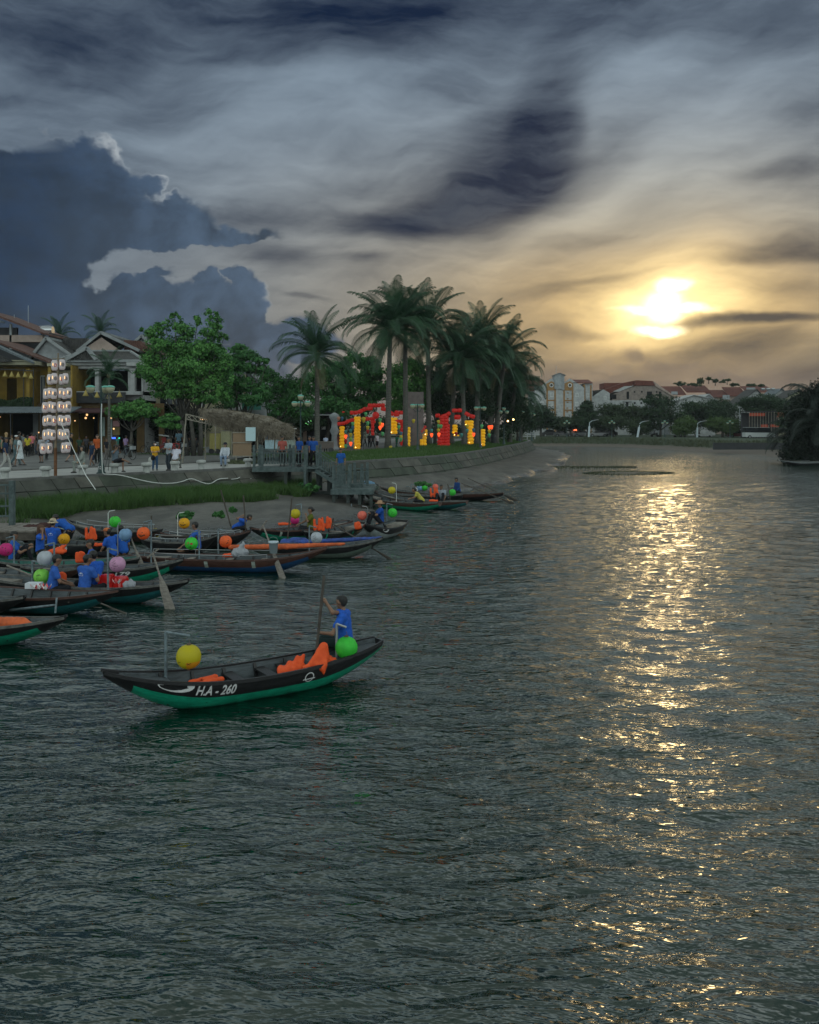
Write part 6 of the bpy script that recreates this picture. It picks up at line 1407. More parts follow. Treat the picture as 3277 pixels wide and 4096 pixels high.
FT = [('far tree left of the twin gabled building entrance', 184, 2165, [(2160, 1650, 50, 34), (2190, 1680, 44, 34), (2140, 1690, 40, 34)], 'dark'), ('far low tree under the orange columns', 185, 2290, [(2270, 1688, 50, 24), (2310, 1690, 44, 26), (2240, 1705, 40, 20)], 'far'),
 ('far tree standing in front of the building corner with the red roof', 184, 2352, [(2352, 1620, 26, 22), (2350, 1650, 44, 34), (2340, 1690, 40, 34), (2375, 1660, 24, 20)], 'dark'), ('far round tree before the small white gable house', 186, 2452, [(2430, 1640, 44, 28), (2480, 1640, 44, 30), (2450, 1680, 66, 40), (2400, 1690, 40, 34)], 'far'),
 ('far tree before the brick upper storey', 185, 2545, [(2530, 1650, 50, 30), (2570, 1660, 40, 34), (2540, 1700, 60, 40)], 'far'), ('far broad tree right of the brick building', 182, 2640, [(2620, 1600, 46, 26), (2670, 1610, 56, 34), (2640, 1650, 70, 40), (2700, 1660, 50, 40), (2610, 1700, 40, 30)], 'dark'),
 ('far bright bushy tree by the middle lamp', 178, 2740, [(2740, 1690, 40, 30), (2730, 1715, 44, 26)], 'farl'), ('far dark tree between the white shed roofs', 186, 2800, [(2760, 1622, 50, 26), (2810, 1640, 60, 40), (2790, 1680, 60, 40)], 'dark'),
 ('far wide tree left of the tall street light', 184, 2890, [(2870, 1620, 56, 28), (2920, 1640, 54, 38), (2860, 1660, 60, 40), (2930, 1690, 40, 40)], 'dark'), ('far bright round bush tree below the wide one', 176, 2890, [(2880, 1695, 44, 30), (2920, 1705, 40, 30)], 'farl'),
 ('far tree above the red lit bar', 172, 3060, [(3010, 1610, 44, 24), (3060, 1600, 56, 26), (3110, 1615, 50, 26), (3060, 1635, 70, 20)], 'dark'), ('far dark tree mass right of the bar', 160, 3180, [(3150, 1620, 50, 34), (3200, 1600, 54, 44), (3170, 1670, 60, 50), (3240, 1660, 50, 60), (3200, 1730, 60, 40), (3130, 1700, 34, 40)], 'dark')]
for i, (lab, Y, b0, cl, lf) in enumerate(FT): tree(lab, Y, b0, cl, lf, 6500, .48, ftop, GF, 60 + i, .25)
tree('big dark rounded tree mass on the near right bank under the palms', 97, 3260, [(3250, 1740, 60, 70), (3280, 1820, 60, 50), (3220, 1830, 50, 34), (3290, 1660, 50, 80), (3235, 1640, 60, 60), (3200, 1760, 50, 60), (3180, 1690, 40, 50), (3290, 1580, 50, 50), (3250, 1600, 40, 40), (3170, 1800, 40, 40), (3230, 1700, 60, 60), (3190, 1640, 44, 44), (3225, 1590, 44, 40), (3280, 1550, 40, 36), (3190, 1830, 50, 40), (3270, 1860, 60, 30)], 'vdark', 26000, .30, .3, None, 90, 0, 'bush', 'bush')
for i, (sx, sy, w, h_, Y, lab) in enumerate(((745, 2062, 34, 24, 33.5, 'leafy water hyacinth clump on the mud below the golden lantern'), (880, 2058, 26, 14, 35, 'small leafy clump on the mud beside the leaning grey pole'), (1690, 1934, 40, 16, 55, 'leafy weed clump against the wall behind the jetty sampans'), (1235, 1950, 50, 22, 49, 'dark shrub growing under the jetty posts'), (930, 2040, 16, 12, 36, 'tiny leafy sprig on the mud right of the small clump'))):
    tree(lab, Y, sx, [(sx - w * .4, sy, w * .6, h_ * .7), (sx + w * .35, sy + 2, w * .6, h_ * .6), (sx, sy - h_ * .4, w * .4, h_ * .5)], 'mid', 700, .16, P3(sx, sy + h_, Y).z, None, 100 + i, 0, 'plant', 'mud_plant', deep=.3)
# ================================================================== buildings
def plaster(n, c, v=.18): return newmat(n, c, rough=.85, var=v, scale=1.5, bump=.004, bscale=20)
m_yel = plaster('ochre_plaster', (.23, .15, .025)); m_crm = plaster('cream_plaster', (.25, .24, .17)); m_wht = plaster('white_plaster', (.33, .34, .34)); m_grw = plaster('grey_white_plaster', (.25, .27, .28)); m_pnk = plaster('pinkish_plaster', (.30, .235, .20))
m_beige = plaster('beige_plaster', (.33, .30, .20)); m_dkw = plaster('dark_wall', (.030, .032, .035)); m_brk = plaster('grey_brick', (.20, .165, .145), .25); m_org = plaster('orange_brown_trim', (.26, .145, .055))
def tilemat(n, c, c2): 
    m = newmat(n, c, rough=.8, color2=c2, scale=2.2, streak=(1, 1, 1)); q = NG(m.node_tree); b = m.node_tree.nodes['Principled BSDF']
    w = q.n('ShaderNodeTexWave', wave_type='BANDS', bands_direction='X'); q.put(w.inputs['Vector'], q.n('ShaderNodeTexCoord').outputs['Object']); w.inputs['Scale'].default_value = 1.6; w.inputs['Distortion'].default_value = .4
    bp = q.n('ShaderNodeBump'); bp.inputs['Distance'].default_value = .05; bp.inputs['Strength'].default_value = 1; q.put(bp.inputs['Height'], w.outputs['Fac']); q.put(b.inputs['Normal'], bp.outputs[0]); return m
m_tdk = tilemat('dark_mossy_tiles', (.022, .022, .022), (.06, .058, .055)); m_tred = tilemat('faded_red_tiles', (.075, .035, .028), (.13, .065, .05)); m_tgry = tilemat('grey_sheet_roof', (.08, .10, .115), (.15, .175, .19)); m_redf = tilemat('red_tile_roof', (.095, .028, .02), (.15, .045, .03))
m_glass = newmat('dark_window_glass', (.012, .016, .02), rough=.12, spec=.6); m_lit = newmat('warm_shop_glow', (.4, .25, .1), emit=(1.0, .48, .14), estr=.9); m_ridge = plaster('ridge_mortar', (.22, .235, .24))
m_frw = newmat('white_window_frame', (.55, .56, .55), rough=.5); m_blk = newmat('painted_dark_interior', (.006, .007, .008), rough=.95)  # near black colour paints the shade of unlit rooms and openings

class Building:
    """origin at the foot of the front wall's left corner; x along the front, y away from the river"""
    def __init__(s, name, label, x0px, x1px, Y, z0=PZ, cat='building', group=None):
        s.Y = Y; s.k = Y / F; s.z0 = z0; s.x0 = (x0px - CX) * s.k; s.x1 = (x1px - CX) * s.k; s.W = s.x1 - s.x0
        s.o = thing(name, label, cat, (s.x0, Y, z0), 0, group)
    def X(s, px): return (px - CX) * s.k - s.x0
    def Z(s, py): return CAM_H - (py - HY) * s.k - s.z0
    def wall(s, x0, x1, z0, z1, y0, y1, m, holes=(), name='wall', inner=None):
        """front wall slab with real openings: holes (x0, x1, z0, z1)"""
        xs = sorted({x0, x1, *[h[0] for h in holes], *[h[1] for h in holes]}); zs = sorted({z0, z1, *[h[2] for h in holes], *[h[3] for h in holes]})
        xs = [x for x in xs if x0 <= x <= x1]; zs = [z for z in zs if z0 <= z <= z1]; mb = MB()
        for a, b_ in zip(xs[:-1], xs[1:]):
            run = None
            for c, d in zip(zs[:-1], zs[1:]):
                cx_, cz = (a + b_) / 2, (c + d) / 2
                solid = not any(h[0] < cx_ < h[1] and h[2] < cz < h[3] for h in holes)
                if solid: run = [run[0], d] if run else [c, d]
                if not solid or d == zs[-1]:
                    if run: mb.box(a, b_, y0, y1, run[0], run[1])
                    run = None
        return mb.build(name, m, s.o)
    def window(s, x0, x1, z0, z1, y=0.0, fr=.07, mull=1, m=None, gl=None):
        f_ = MB(); m = m or m_frw
        f_.box(x0 - fr, x0, y - .05, y + .02, z0 - fr, z1 + fr).box(x1, x1 + fr, y - .05, y + .02, z0 - fr, z1 + fr).box(x0, x1, y - .05, y + .02, z0 - fr, z0).box(x0, x1, y - .05, y + .02, z1, z1 + fr)
        for i in range(mull): xm = x0 + (x1 - x0) * (i + 1) / (mull + 1); f_.box(xm - .03, xm + .03, y - .04, y + .01, z0, z1)
        w = f_.build('window', m, s.o); MB().box(x0, x1, y + .025, y + .05, z0, z1).build('pane', gl or m_glass, w); return w
    def shell(s, z1, depth, m, back=True, zb=0):
        MB().box(0, .15, .25, depth, zb, z1).build('side_wall', m, s.o); MB().box(s.W - .15, s.W, .25, depth, zb, z1).build('side_wall', m, s.o)
        if back: MB().box(.15, s.W - .15, depth - .15, depth, zb, z1).build('back_wall', m, s.o)
    def slab(s, x0, x1, y0, y1, z0, z1, m, name='floor_slab'): return MB().box(x0, x1, y0, y1, z0, z1).build(name, m, s.o)
    def gable_roof(s, x0, x1, y0, y1, ze, zr, m, over=.35, wallm=None, name='roof', t=.16, ridge=True, xm=None):
        """ridge runs away from the river: the gable faces it"""
        xm = (x0 + x1) / 2 if xm is None else xm; mb = MB()
        sl = (zr - ze) / (xm - x0); sr = (zr - ze) / (x1 - xm)
        mb.prism([(x0 - over, ze - over * sl), (xm, zr), (xm, zr + t), (x0 - over, ze - over * sl + t)], y0 - over, y1); mb.prism([(xm, zr), (x1 + over, ze - over * sr), (x1 + over, ze - over * sr + t), (xm, zr + t)], y0 - over, y1)
        r = mb.build(name, m, s.o)
        if wallm: MB().prism([(x0 + .02, ze), (x1 - .02, ze), (xm, zr - .03)], y0, y0 + .2).build('gable', wallm, s.o)
        if ridge:
            k = MB(); 
            for a, b_ in (((x0 - over, ze - over * sl + t), (xm, zr + t)), ((xm, zr + t), (x1 + over, ze - over * sr + t))): k.beam((a[0], y0 - over, a[1]), (b_[0], y0 - over, b_[1]), .24, .24)
            k.beam((xm, y0 - over, zr + t), (xm, y1, zr + t), .24, .24); k.build('verge', m_ridge, r)
        return r
    def side_roof(s, x0, x1, y0, ze, ym, zr, m, over=.4, name='roof', t=.14, back=None):
        """ridge runs along the river: slope faces it"""
        sl = (zr - ze) / (ym - y0); mb = MB(); yb = back if back else 2 * ym - y0
        mb.prism([(y0 - over, ze - over * sl), (ym, zr), (yb, ze), (yb, ze + t), (ym, zr + t), (y0 - over, ze - over * sl + t)], x0 - over, x1 + over, axis='x')
        r = mb.build(name, m, s.o); MB().beam((x0 - over, ym, zr + t), (x1 + over, ym, zr + t), .22).build('ridge', m_ridge, r); return r

# --- far left: dark upper roof with balcony storey
A = Building('old_house', 'tall dark house at the far left with a long grey and red sheet roof', -90, 196, 86); 
A.wall(0, A.W, 0, A.Z(1405), 0, .2, m_dkw, [(A.X(20), A.X(60), A.Z(1400), A.Z(1350))]); A.shell(A.Z(1330), 9, m_dkw)
A.slab(A.X(0), A.X(190), -1.2, 0, A.Z(1372), A.Z(1345), m_pnk, 'balcony_front'); A.slab(A.X(60), A.X(68), -1.2, -1.0, A.Z(1400), A.Z(1300), m_grw, 'pillar'); A.slab(A.X(-80), A.X(68), .0, .3, A.Z(1405), A.Z(1310), m_dkw, 'upper_wall')
mb = MB(); a0, a1, a2, a3 = (A.X(-60), A.Z(1245)), (A.X(205), A.Z(1345)), (A.X(205), A.Z(1338)), (A.X(-60), A.Z(1235))
mb.prism([a0, a1, a2, a3], -1.8, 7); mb.build('roof', m_tred, A.o); MB().prism([(A.X(-60), A.Z(1272)), (A.X(52), A.Z(1302)), (A.X(52), A.Z(1296)), (A.X(-60), A.Z(1262))], -2.6, -1.75).build('lower_roof', m_tgry, A.o)
tk = thing('water_tank', 'shiny steel water tank lying on the roof behind the far left house', 'water tank', P3(190, 1322, 90)); MB().tube([(-.6, 0, 0), (.55, 0, 0)], .42, 16).build('drum', newmat('tank_steel', (.45, .46, .47), rough=.25, metal=.8), tk, smooth=False)
MB().beam((-.5, 0, -.6), (-.5, 0, -.38), .1).build('stand', m_steel, tk); MB().beam((.45, 0, -.6), (.45, 0, -.38), .1).build('stand', m_steel, tk); MB().beam((-.9, .2, .45), (.2, .2, .55), .05).build('solar_rail', m_steel, tk)
for i, (sx, y0, y1, lab) in enumerate(((113, 1300, 1222, 'tall thin aerial mast on the far left roofs'), (57, 1285, 1258, 'short aerial mast left of the tall one'))):
    p = P3(sx, y0, 90); o = MB().tube([(0, 0, 0), (0, 0, (y0 - y1) * 90 / F)], .03, 5).build('aerial_mast', m_steel, None, loc=p); tag(o, lab, 'aerial')

# --- yellow house with balcony
B = Building('yellow_house', 'ochre yellow house with a hedge lined balcony and hanging conical lamps', -70, 285, 76)
zf = B.Z(1640)
B.wall(0, B.X(196), zf, B.Z(1450), 2.2, 2.4, m_yel, [(B.X(-20), B.X(22), zf + .2, B.Z(1508)), (B.X(118), B.X(138), zf + .1, B.Z(1495))], name='upper_wall')
B.slab(B.X(105), B.X(118), 0, 2.2, zf, B.Z(1475), m_yel, 'pier'); B.slab(B.X(186), B.X(198), .3, 2.2, zf, B.Z(1462), m_yel, 'pier')
B.wall(B.X(198), B.X(262), zf, B.Z(1466), 1.4, 1.6, m_crm, [(B.X(215), B.X(232), zf + .5, B.Z(1560))], name='side_bay')
B.slab(B.X(-70), B.X(150), -.2, 2.3, B.Z(1460), B.Z(1445), m_crm, 'cornice'); B.slab(B.X(-70), B.X(112), -.35, 2.3, B.Z(1445) + .002, B.Z(1441), m_crm, 'cornice_top'); B.slab(B.X(186), B.X(265), .1, 1.7, B.Z(1464), B.Z(1452), m_crm, 'cornice')
B.slab(0, B.X(262), -.3, 8, zf - .25, zf, m_dkw); B.shell(B.Z(1460), 9, m_yel); B.window(B.X(120), B.X(136), zf + .2, B.Z(1500), 2.3, gl=newmat('blue_shutter', (.03, .05, .08)))
mb = MB(); mb.prism([(B.X(-70), B.Z(1352)), (B.X(212), B.Z(1462)), (B.X(212), B.Z(1455)), (B.X(-70), B.Z(1345))], .8, 8).build('roof', m_tred, B.o); MB().prism([(B.X(-70), B.Z(1362)), (B.X(142), B.Z(1456)), (B.X(142), B.Z(1449)), (B.X(-70), B.Z(1352))], -.5, .8).build('lower_roof', m_tgry, B.o)
MB().prism([(B.X(-70), B.Z(1385)), (B.X(60), B.Z(1444)), (B.X(60), B.Z(1449)), (B.X(-70), B.Z(1449))], -.8, -.5).build('small_roof', m_tdk, B.o)
MB().beam((0, -.25, B.Z(1472)), (B.X(140), -.25, B.Z(1484)), .08).build('canopy_rail', m_black, B.o)
for sx in (-30, 100, 139): MB().beam((B.X(sx), -.25, zf), (B.X(sx), -.25, B.Z(1475)), .07).build('balcony_post', m_black, B.o)
m_con = newmat('straw_cone_shade', (.42, .33, .10), rough=.7, trans=.2)
def cone(px, py, Y, lab, g_='straw cone lampshades hung along the facades', k=1.0):
    o = thing('cone_lampshade', lab, 'lampshade', P3(px, py, Y), 0, g_); MB().lathe([(.20 * k, -.19 * k), (.11 * k, -.02 * k), (.025, .20 * k), (.02, .22 * k)], n=12).build('shade', m_con, o, smooth=True); MB().tube([(0, 0, .2 * k), (0, 0, .36 * k)], .008, 5).build('cord', m_wire, o)
for i, (x, y) in enumerate(((20, 1496), (47, 1497), (73, 1499), (100, 1499), (124, 1504))): cone(x, y, 75.6, ('leftmost', 'second', 'middle', 'fourth', 'rightmost') [i] + ' straw cone shade along the yellow house balcony', k=1.15)
for i, (x, y) in enumerate(((343, 1572), (388, 1579), (436, 1583), (478, 1577))): cone(x, y, 75.0, ('leftmost', 'second', 'third', 'rightmost')[i] + ' straw cone shade hanging behind the near lamp post', k=1.3)
rng_ = np.random.default_rng(5); X_ = rng_.uniform(0, B.X(133), 4200); Zh = rng_.uniform(0, 1, 4200); v, f = leafcards(np.stack([X_, rng_.uniform(-.35, .15, 4200), zf + Zh * (.95 + .15 * np.sin(X_ * 2.1))], 1), np.tile([0, -1, .5], (4200, 1)), .16, .6, rng_)
hg = link('balcony_hedge', npmesh('balcony_hedge', v, f, LM['dark']), None, B.o.location); tag(hg, 'dark green hedge growing along the balcony of the yellow house', 'hedge')
cg = Building('shop_awning', 'long grey metal awning over the shops under the yellow house', -70, 300, 73.5, cat='awning'); MB().prism([(-.9, cg.Z(1652)), (1.5, cg.Z(1628)), (1.5, cg.Z(1625)), (-.9, cg.Z(1648))], 0, cg.W, axis='x').build('sheet', m_tgry, cg.o)
for px in (-60, 60, 178): MB().beam((cg.X(px), -.8, 0), (cg.X(px), -.8, cg.Z(1652)), .07).build('awning_post', m_dkw, cg.o)

# --- cream gable house behind the tower
C_ = Building('cream_house', 'small cream gabled house behind the lantern tower', 132, 292, 80)
C_.wall(0, C_.W, 0, C_.Z(1432), 0, .2, m_grw, [(C_.X(192), C_.X(262), C_.Z(1630), C_.Z(1480))]); C_.shell(C_.Z(1432), 8, m_grw); C_.gable_roof(0, C_.W, 0, 8, C_.Z(1432), C_.Z(1360), m_tdk, wallm=m_grw, over=.3, xm=C_.X(190))
MB().box(C_.X(192), C_.X(262), 1.5, 1.6, C_.Z(1630), C_.Z(1480)).build('dark_recess_sheet', m_blk, C_.o)  # black sheet paints the shade inside the opening
MB().prism([(C_.X(200), C_.Z(1390)), (C_.X(330), C_.Z(1390)), (C_.X(300), C_.Z(1340)), (C_.X(200), C_.Z(1340))], 3, 8).build('rear_roof', m_tdk, C_.o)

# --- white house with big gable and loggia
D = Building('white_house', 'white two storey house with a broad tiled roof, pediment and open upper loggia', 258, 572, 78)
zc = D.Z(1462); zl = D.Z(1566); zt = D.Z(1475)
D.wall(0, D.W, D.Z(1600), zt, 0, .3, m_wht, [(D.X(300), D.X(392), zl, D.Z(1477)), (D.X(400), D.X(512), zl, D.Z(1477)), (D.X(543), D.X(566), zl, D.Z(1490))], name='upper_wall')
D.slab(-.3, D.W + .3, -.7, .5, D.Z(1462), D.Z(1446), m_wht, 'cornice'); D.slab(-.1, D.W + .1, -.4, .5, D.Z(1475), D.Z(1462), m_wht, 'frieze'); D.slab(D.X(520), D.W + .4, -1.0, -.7, D.Z(1466), D.Z(1444), m_wht, 'cornice_return')
for px in (283, 396, 538): 
    D.slab(D.X(px) - .16, D.X(px) + .16, -.55, -.25, D.Z(1566), D.Z(1480), m_wht, 'column'); D.slab(D.X(px) - .28, D.X(px) + .28, -.6, -.2, D.Z(1482), D.Z(1475), m_wht, 'capital')
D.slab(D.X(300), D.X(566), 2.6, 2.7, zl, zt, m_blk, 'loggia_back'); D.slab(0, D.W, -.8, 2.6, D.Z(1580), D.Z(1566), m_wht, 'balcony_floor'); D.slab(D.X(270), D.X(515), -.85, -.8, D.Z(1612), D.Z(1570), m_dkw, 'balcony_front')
D.slab(0, D.W, -.1, 8, D.Z(1618), D.Z(1600), m_dkw, 'floor_slab'); D.shell(zt, 10, m_wht)
# hipped front roof with pediment, big gable behind
mb = MB(); e0, e1 = D.Z(1446), D.Z(1392); mb.add([(-.4, -.9, e0), (D.W + .4, -.9, e0), (D.W - 2.2, 3.4, e1), (.5, 3.4, e1), (-.4, 3.4, e0 + .2), (D.W + .4, 3.4, e0 + .2)], [(0, 1, 2, 3), (1, 5, 2), (0, 3, 4)]); mb.build('front_roof', m_tdk, D.o)
for a, b_ in (((-.4, -.9, e0), (.5, 3.4, e1)), ((D.W + .4, -.9, e0), (D.W - 2.2, 3.4, e1)), ((.5, 3.4, e1), (D.W - 2.2, 3.4, e1)), ((-.4, -.92, e0), (D.W + .4, -.92, e0))): MB().beam(a, b_, .22).build('roof_ridge', m_ridge, D.o)
px0, px1, pxm = D.X(285), D.X(405), D.X(368); mb = MB(); mb.add([(px0, -1.15, D.Z(1442)), (px1, -1.15, D.Z(1442)), (pxm, -1.15, D.Z(1397))], [(0, 1, 2)]).build('pediment_tiles', m_tdk, D.o); MB().beam((px0, -1.2, D.Z(1442)), (pxm, -1.2, D.Z(1396)), .3, .3).beam((px1, -1.2, D.Z(1442)), (pxm, -1.2, D.Z(1396)), .3, .3).build('pediment_edge', m_ridge, D.o)
D.gable_roof(D.X(262), D.X(500), 3.6, 12, D.Z(1392), D.Z(1322), m_tdk, over=.25, xm=D.X(350), name='main_roof'); MB().prism([(D.X(268), D.Z(1388)), (D.X(428), D.Z(1388)), (D.X(350), D.Z(1334))], 3.5, 3.7).build('gable', m_pnk, D.o)
MB().prism([(D.X(430), D.Z(1392)), (D.X(560), D.Z(1392)), (D.X(500), D.Z(1345)), (D.X(430), D.Z(1340))], 4.5, 10).build('rear_roof', m_tred, D.o)
E_ = Building('old_house', 'grey roofed house peeking out between the white house and the big green tree', 500, 640, 90); E_.wall(0, E_.W, 0, E_.Z(1420), 0, .2, m_grw); E_.gable_roof(0, E_.W, 0, 8, E_.Z(1415), E_.Z(1350), m_tgry, wallm=m_grw); 
# shop floor under these houses: rooms made dark by near black walls, with counters, menus and lamps
S = Building('shop_row', 'dark open shopfronts with menu boards and warm lamps below the old houses', -70, 640, 76.5, cat='shops')
zt = S.Z(1612); hol = [(S.X(a), S.X(b_), .02, S.Z(1655)) for a, b_ in ((-40, 130), (150, 262), (296, 372), (455, 530), (560, 620))]
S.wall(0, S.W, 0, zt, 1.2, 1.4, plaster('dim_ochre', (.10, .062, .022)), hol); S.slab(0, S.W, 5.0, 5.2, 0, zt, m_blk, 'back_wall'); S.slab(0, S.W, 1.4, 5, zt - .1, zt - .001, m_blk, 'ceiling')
m_menu = newmat('menu_board', (.30, .40, .38), rough=.6, var=.25, scale=30, streak=(1, 1, 2))
for (a, b_, c, d) in ((382, 402, 1668, 1745), (414, 432, 1668, 1755)): S.slab(S.X(a), S.X(b_), 1.05, 1.15, S.Z(d), S.Z(c), m_menu, 'menu_board')
S.slab(S.X(436), S.X(462), 1.0, 1.1, S.Z(1706), S.Z(1683), newmat('pink_sign', (.45, .25, .26), rough=.6), 'sign_board'); S.slab(S.X(436), S.X(464), .95, 1.1, S.Z(1740), S.Z(1708), plaster('poster_board', (.24, .18, .08)), 'poster')
S.slab(S.X(434), S.X(447), .9, 1.0, S.Z(1756), S.Z(1750), newmat('blue_led_sign', (.05, .1, .5), emit=(.04, .12, 1), estr=1.6), 'led_sign'); S.slab(S.X(454), S.X(465), .9, 1.0, S.Z(1756), S.Z(1750), newmat('green_led_sign', (.05, .5, .3), emit=(.03, .6, .4), estr=.8), 'led_sign')
MB().prism([(-1.6, S.Z(1652)), (1.2, S.Z(1634)), (1.2, S.Z(1631)), (-1.6, S.Z(1648))], S.X(262), S.X(620), axis='x').build('awning', newmat('maroon_awning', (.07, .03, .035), rough=.8, var=.2), S.o)
for i, (x, y, r) in enumerate(((348, 1659, 4.5), (343, 1672, 4.5), (300, 1683, 2.6), (375, 1672, 2.6), (444, 1671, 4), (455, 1715, 3.6), (155, 1730, 2.6), (560, 1656, 1.6), (1, 1668, 2))):
    o = MB().ball((0, 0, 0), r * 75.8 / F, 10, 6).build('shop_lamp', m_flame, None, loc=P3(x, y, 75.8)); tag(o, ('upper of the two bright lamps under the maroon awning', 'lower of the two bright lamps under the maroon awning', 'small lamp left of the bright pair', 'small lamp right of the bright pair', 'amber lantern above the pink sign', 'amber lamp on the poster below the pink sign', 'tiny lamp low left of the lantern tower', 'tiny lamp behind the small street tree', 'tiny lamp at the far left edge')[i], 'lamp')
# --- houses behind the trees
H_ = Building('beige_house', 'beige house with white framed windows behind the big green tree', 590, 840, 82)
zz = H_.Z(1640); H_.wall(0, H_.W, 0, H_.Z(1500), 0, .25, m_beige, [(H_.X(a), H_.X(b_), H_.Z(1627), H_.Z(1560)) for a, b_ in ((640, 690), (700, 738), (795, 820))] + [(H_.X(a), H_.X(b_), .05, H_.Z(1680)) for a, b_ in ((610, 700), (720, 800))]); H_.shell(H_.Z(1500), 9, m_beige)
for a, b_ in ((640, 690), (700, 738), (795, 820)): H_.window(H_.X(a), H_.X(b_), H_.Z(1627), H_.Z(1560), .06, .12)
H_.slab(.16, H_.W - .16, 4, 4.2, 0, H_.Z(1650), m_blk, 'inner_wall'); H_.side_roof(0, H_.W, 0, H_.Z(1500), 4.5, H_.Z(1440), m_tdk); MB().prism([(-1.5, H_.Z(1652)), (0, H_.Z(1640)), (0, H_.Z(1637)), (-1.5, H_.Z(1648))], 0, H_.W, axis='x').build('awning', bpy.data.materials['maroon_awning'], H_.o)
I_ = Building('white_balcony_house', 'white house with a steep blue grey roof and balcony columns behind the thin tree', 838, 1080, 88)
I_.wall(0, I_.W, 0, I_.Z(1490), 0, .25, m_grw, [(I_.X(a), I_.X(b_), I_.Z(c), I_.Z(d)) for a, b_, c, d in ((846, 880, 1630, 1590), (895, 925, 1610, 1540), (938, 968, 1600, 1530))] + [(I_.X(850), I_.X(1060), .05, I_.Z(1680))]); I_.shell(I_.Z(1490), 9, m_grw)
I_.slab(.16, I_.W - .16, 3, 3.2, 0, I_.Z(1500), m_blk, 'inner_wall'); I_.gable_roof(I_.X(850), I_.X(1060), -.6, 9, I_.Z(1540), I_.Z(1425), m_tgry, over=.4, xm=I_.X(920)); I_.slab(I_.X(935), I_.X(975), -.9, -.8, I_.Z(1640), I_.Z(1608), m_wht, 'balcony_panel'); I_.slab(I_.X(975), I_.X(1050), -.9, -.8, I_.Z(1640), I_.Z(1610), newmat('green_hoarding', (.02, .12, .09), rough=.7), 'balcony_panel')
for px in (840, 890, 932, 980): I_.slab(I_.X(px), I_.X(px) + .25, -.8, -.55, 0, I_.Z(1500), m_beige, 'column')
J_ = Building('shop_row', 'low dark cafe fronts under flat canopies behind the first palm', 1040, 1370, 90, cat='shops')
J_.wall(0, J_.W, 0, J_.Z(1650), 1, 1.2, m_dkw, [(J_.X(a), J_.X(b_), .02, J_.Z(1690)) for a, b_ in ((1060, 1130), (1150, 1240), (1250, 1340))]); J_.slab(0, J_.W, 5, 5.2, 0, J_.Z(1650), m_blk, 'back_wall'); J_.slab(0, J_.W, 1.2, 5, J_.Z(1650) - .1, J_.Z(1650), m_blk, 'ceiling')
for (a, b_, y) in ((1070, 1145, 1662), (1150, 1215, 1668), (1225, 1330, 1662)): J_.slab(J_.X(a), J_.X(b_), -1.2, 1.0, J_.Z(y), J_.Z(y - 4), m_grw, 'canopy')
for (a, b_, c, d, m) in ((1210, 1224, 1718, 1766, m_pnk), (1284, 1300, 1706, 1718, m_wht), (1160, 1172, 1720, 1760, m_wht), (1095, 1112, 1715, 1760, m_pnk)): J_.slab(J_.X(a), J_.X(b_), .6, .7, J_.Z(d), J_.Z(c), m, 'sign_board')
nr_ = thing('neon_ring', 'green neon ring glowing over the cafe behind the first palm', 'neon sign', P3(1234, 1688, 88)); MB().tube([(.28 * math.cos(t), 0, .24 * math.sin(t)) for t in [k * math.pi / 10 for k in range(21)]], .03, 6, caps=False).build('tube', newmat('green_neon', (.1, .4, .1), emit=(.25, 1, .25), estr=.9), nr_); MB().ball((0, 0, 0), .10, 8, 6).build('centre', newmat('neon_core', (.5, .7, .6), emit=(.5, .8, .7), estr=.5), nr_)
gt = thing('garden_gate', 'pale carved stone pillar with a vase shaped top left of the lantern arches', 'pillar', P3(1338, 1800, 84)); gt.location.z = PZ; MB().lathe([(.45, 0), (.45, .2), (.30, .4), (.26, 1.4), (.45, 1.8), (.30, 2.1), (.25, 2.6), (.5, 3.1), (.42, 3.3), (.1, 3.5)], n=12).build('shaft', m_grw, gt, smooth=True)

# ================================================================== far bank buildings
GZ = ftop
K = Building('apartment_building', 'white four storey apartment block with twin gables, orange trim and round windows', 2132, 2372, 204, GZ)
ze = K.Z(1560)
mb = MB(); pr = [(K.X(x), K.Z(y)) for x, y in ((2140, 1760), (2338, 1760), (2338, 1552), (2315, 1535), (2280, 1513), (2253, 1534), (2232, 1534), (2206, 1513), (2165, 1545), (2140, 1565))]; mb.prism(pr, 0, .3).build('front_wall', m_wht, K.o)
K.slab(K.X(2140), K.X(2338), .3, 12, 0, K.Z(1545), m_grw, 'body'); K.slab(K.X(2338) + .01, K.X(2373), .6, 12, 0, K.Z(1533), m_wht, 'side_wing'); K.slab(K.X(2334), K.X(2343), .3, .6, 0, K.Z(1538), m_org, 'trim'); K.slab(K.X(2363), K.X(2369), .5, .6, 0, K.Z(1540), m_org, 'trim')
K.slab(K.X(2247), K.X(2258), -.2, 3, K.Z(1560), K.Z(1500), m_grw, 'tower_side'); K.slab(K.X(2218), K.X(2258) - .6, -.25, 3, K.Z(1556), K.Z(1502), m_grw, 'tower'); K.gable_roof(K.X(2216), K.X(2260), -.3, 3.4, K.Z(1502), K.Z(1494), m_tgry, over=.15, wallm=m_grw, name='tower_roof', ridge=False)
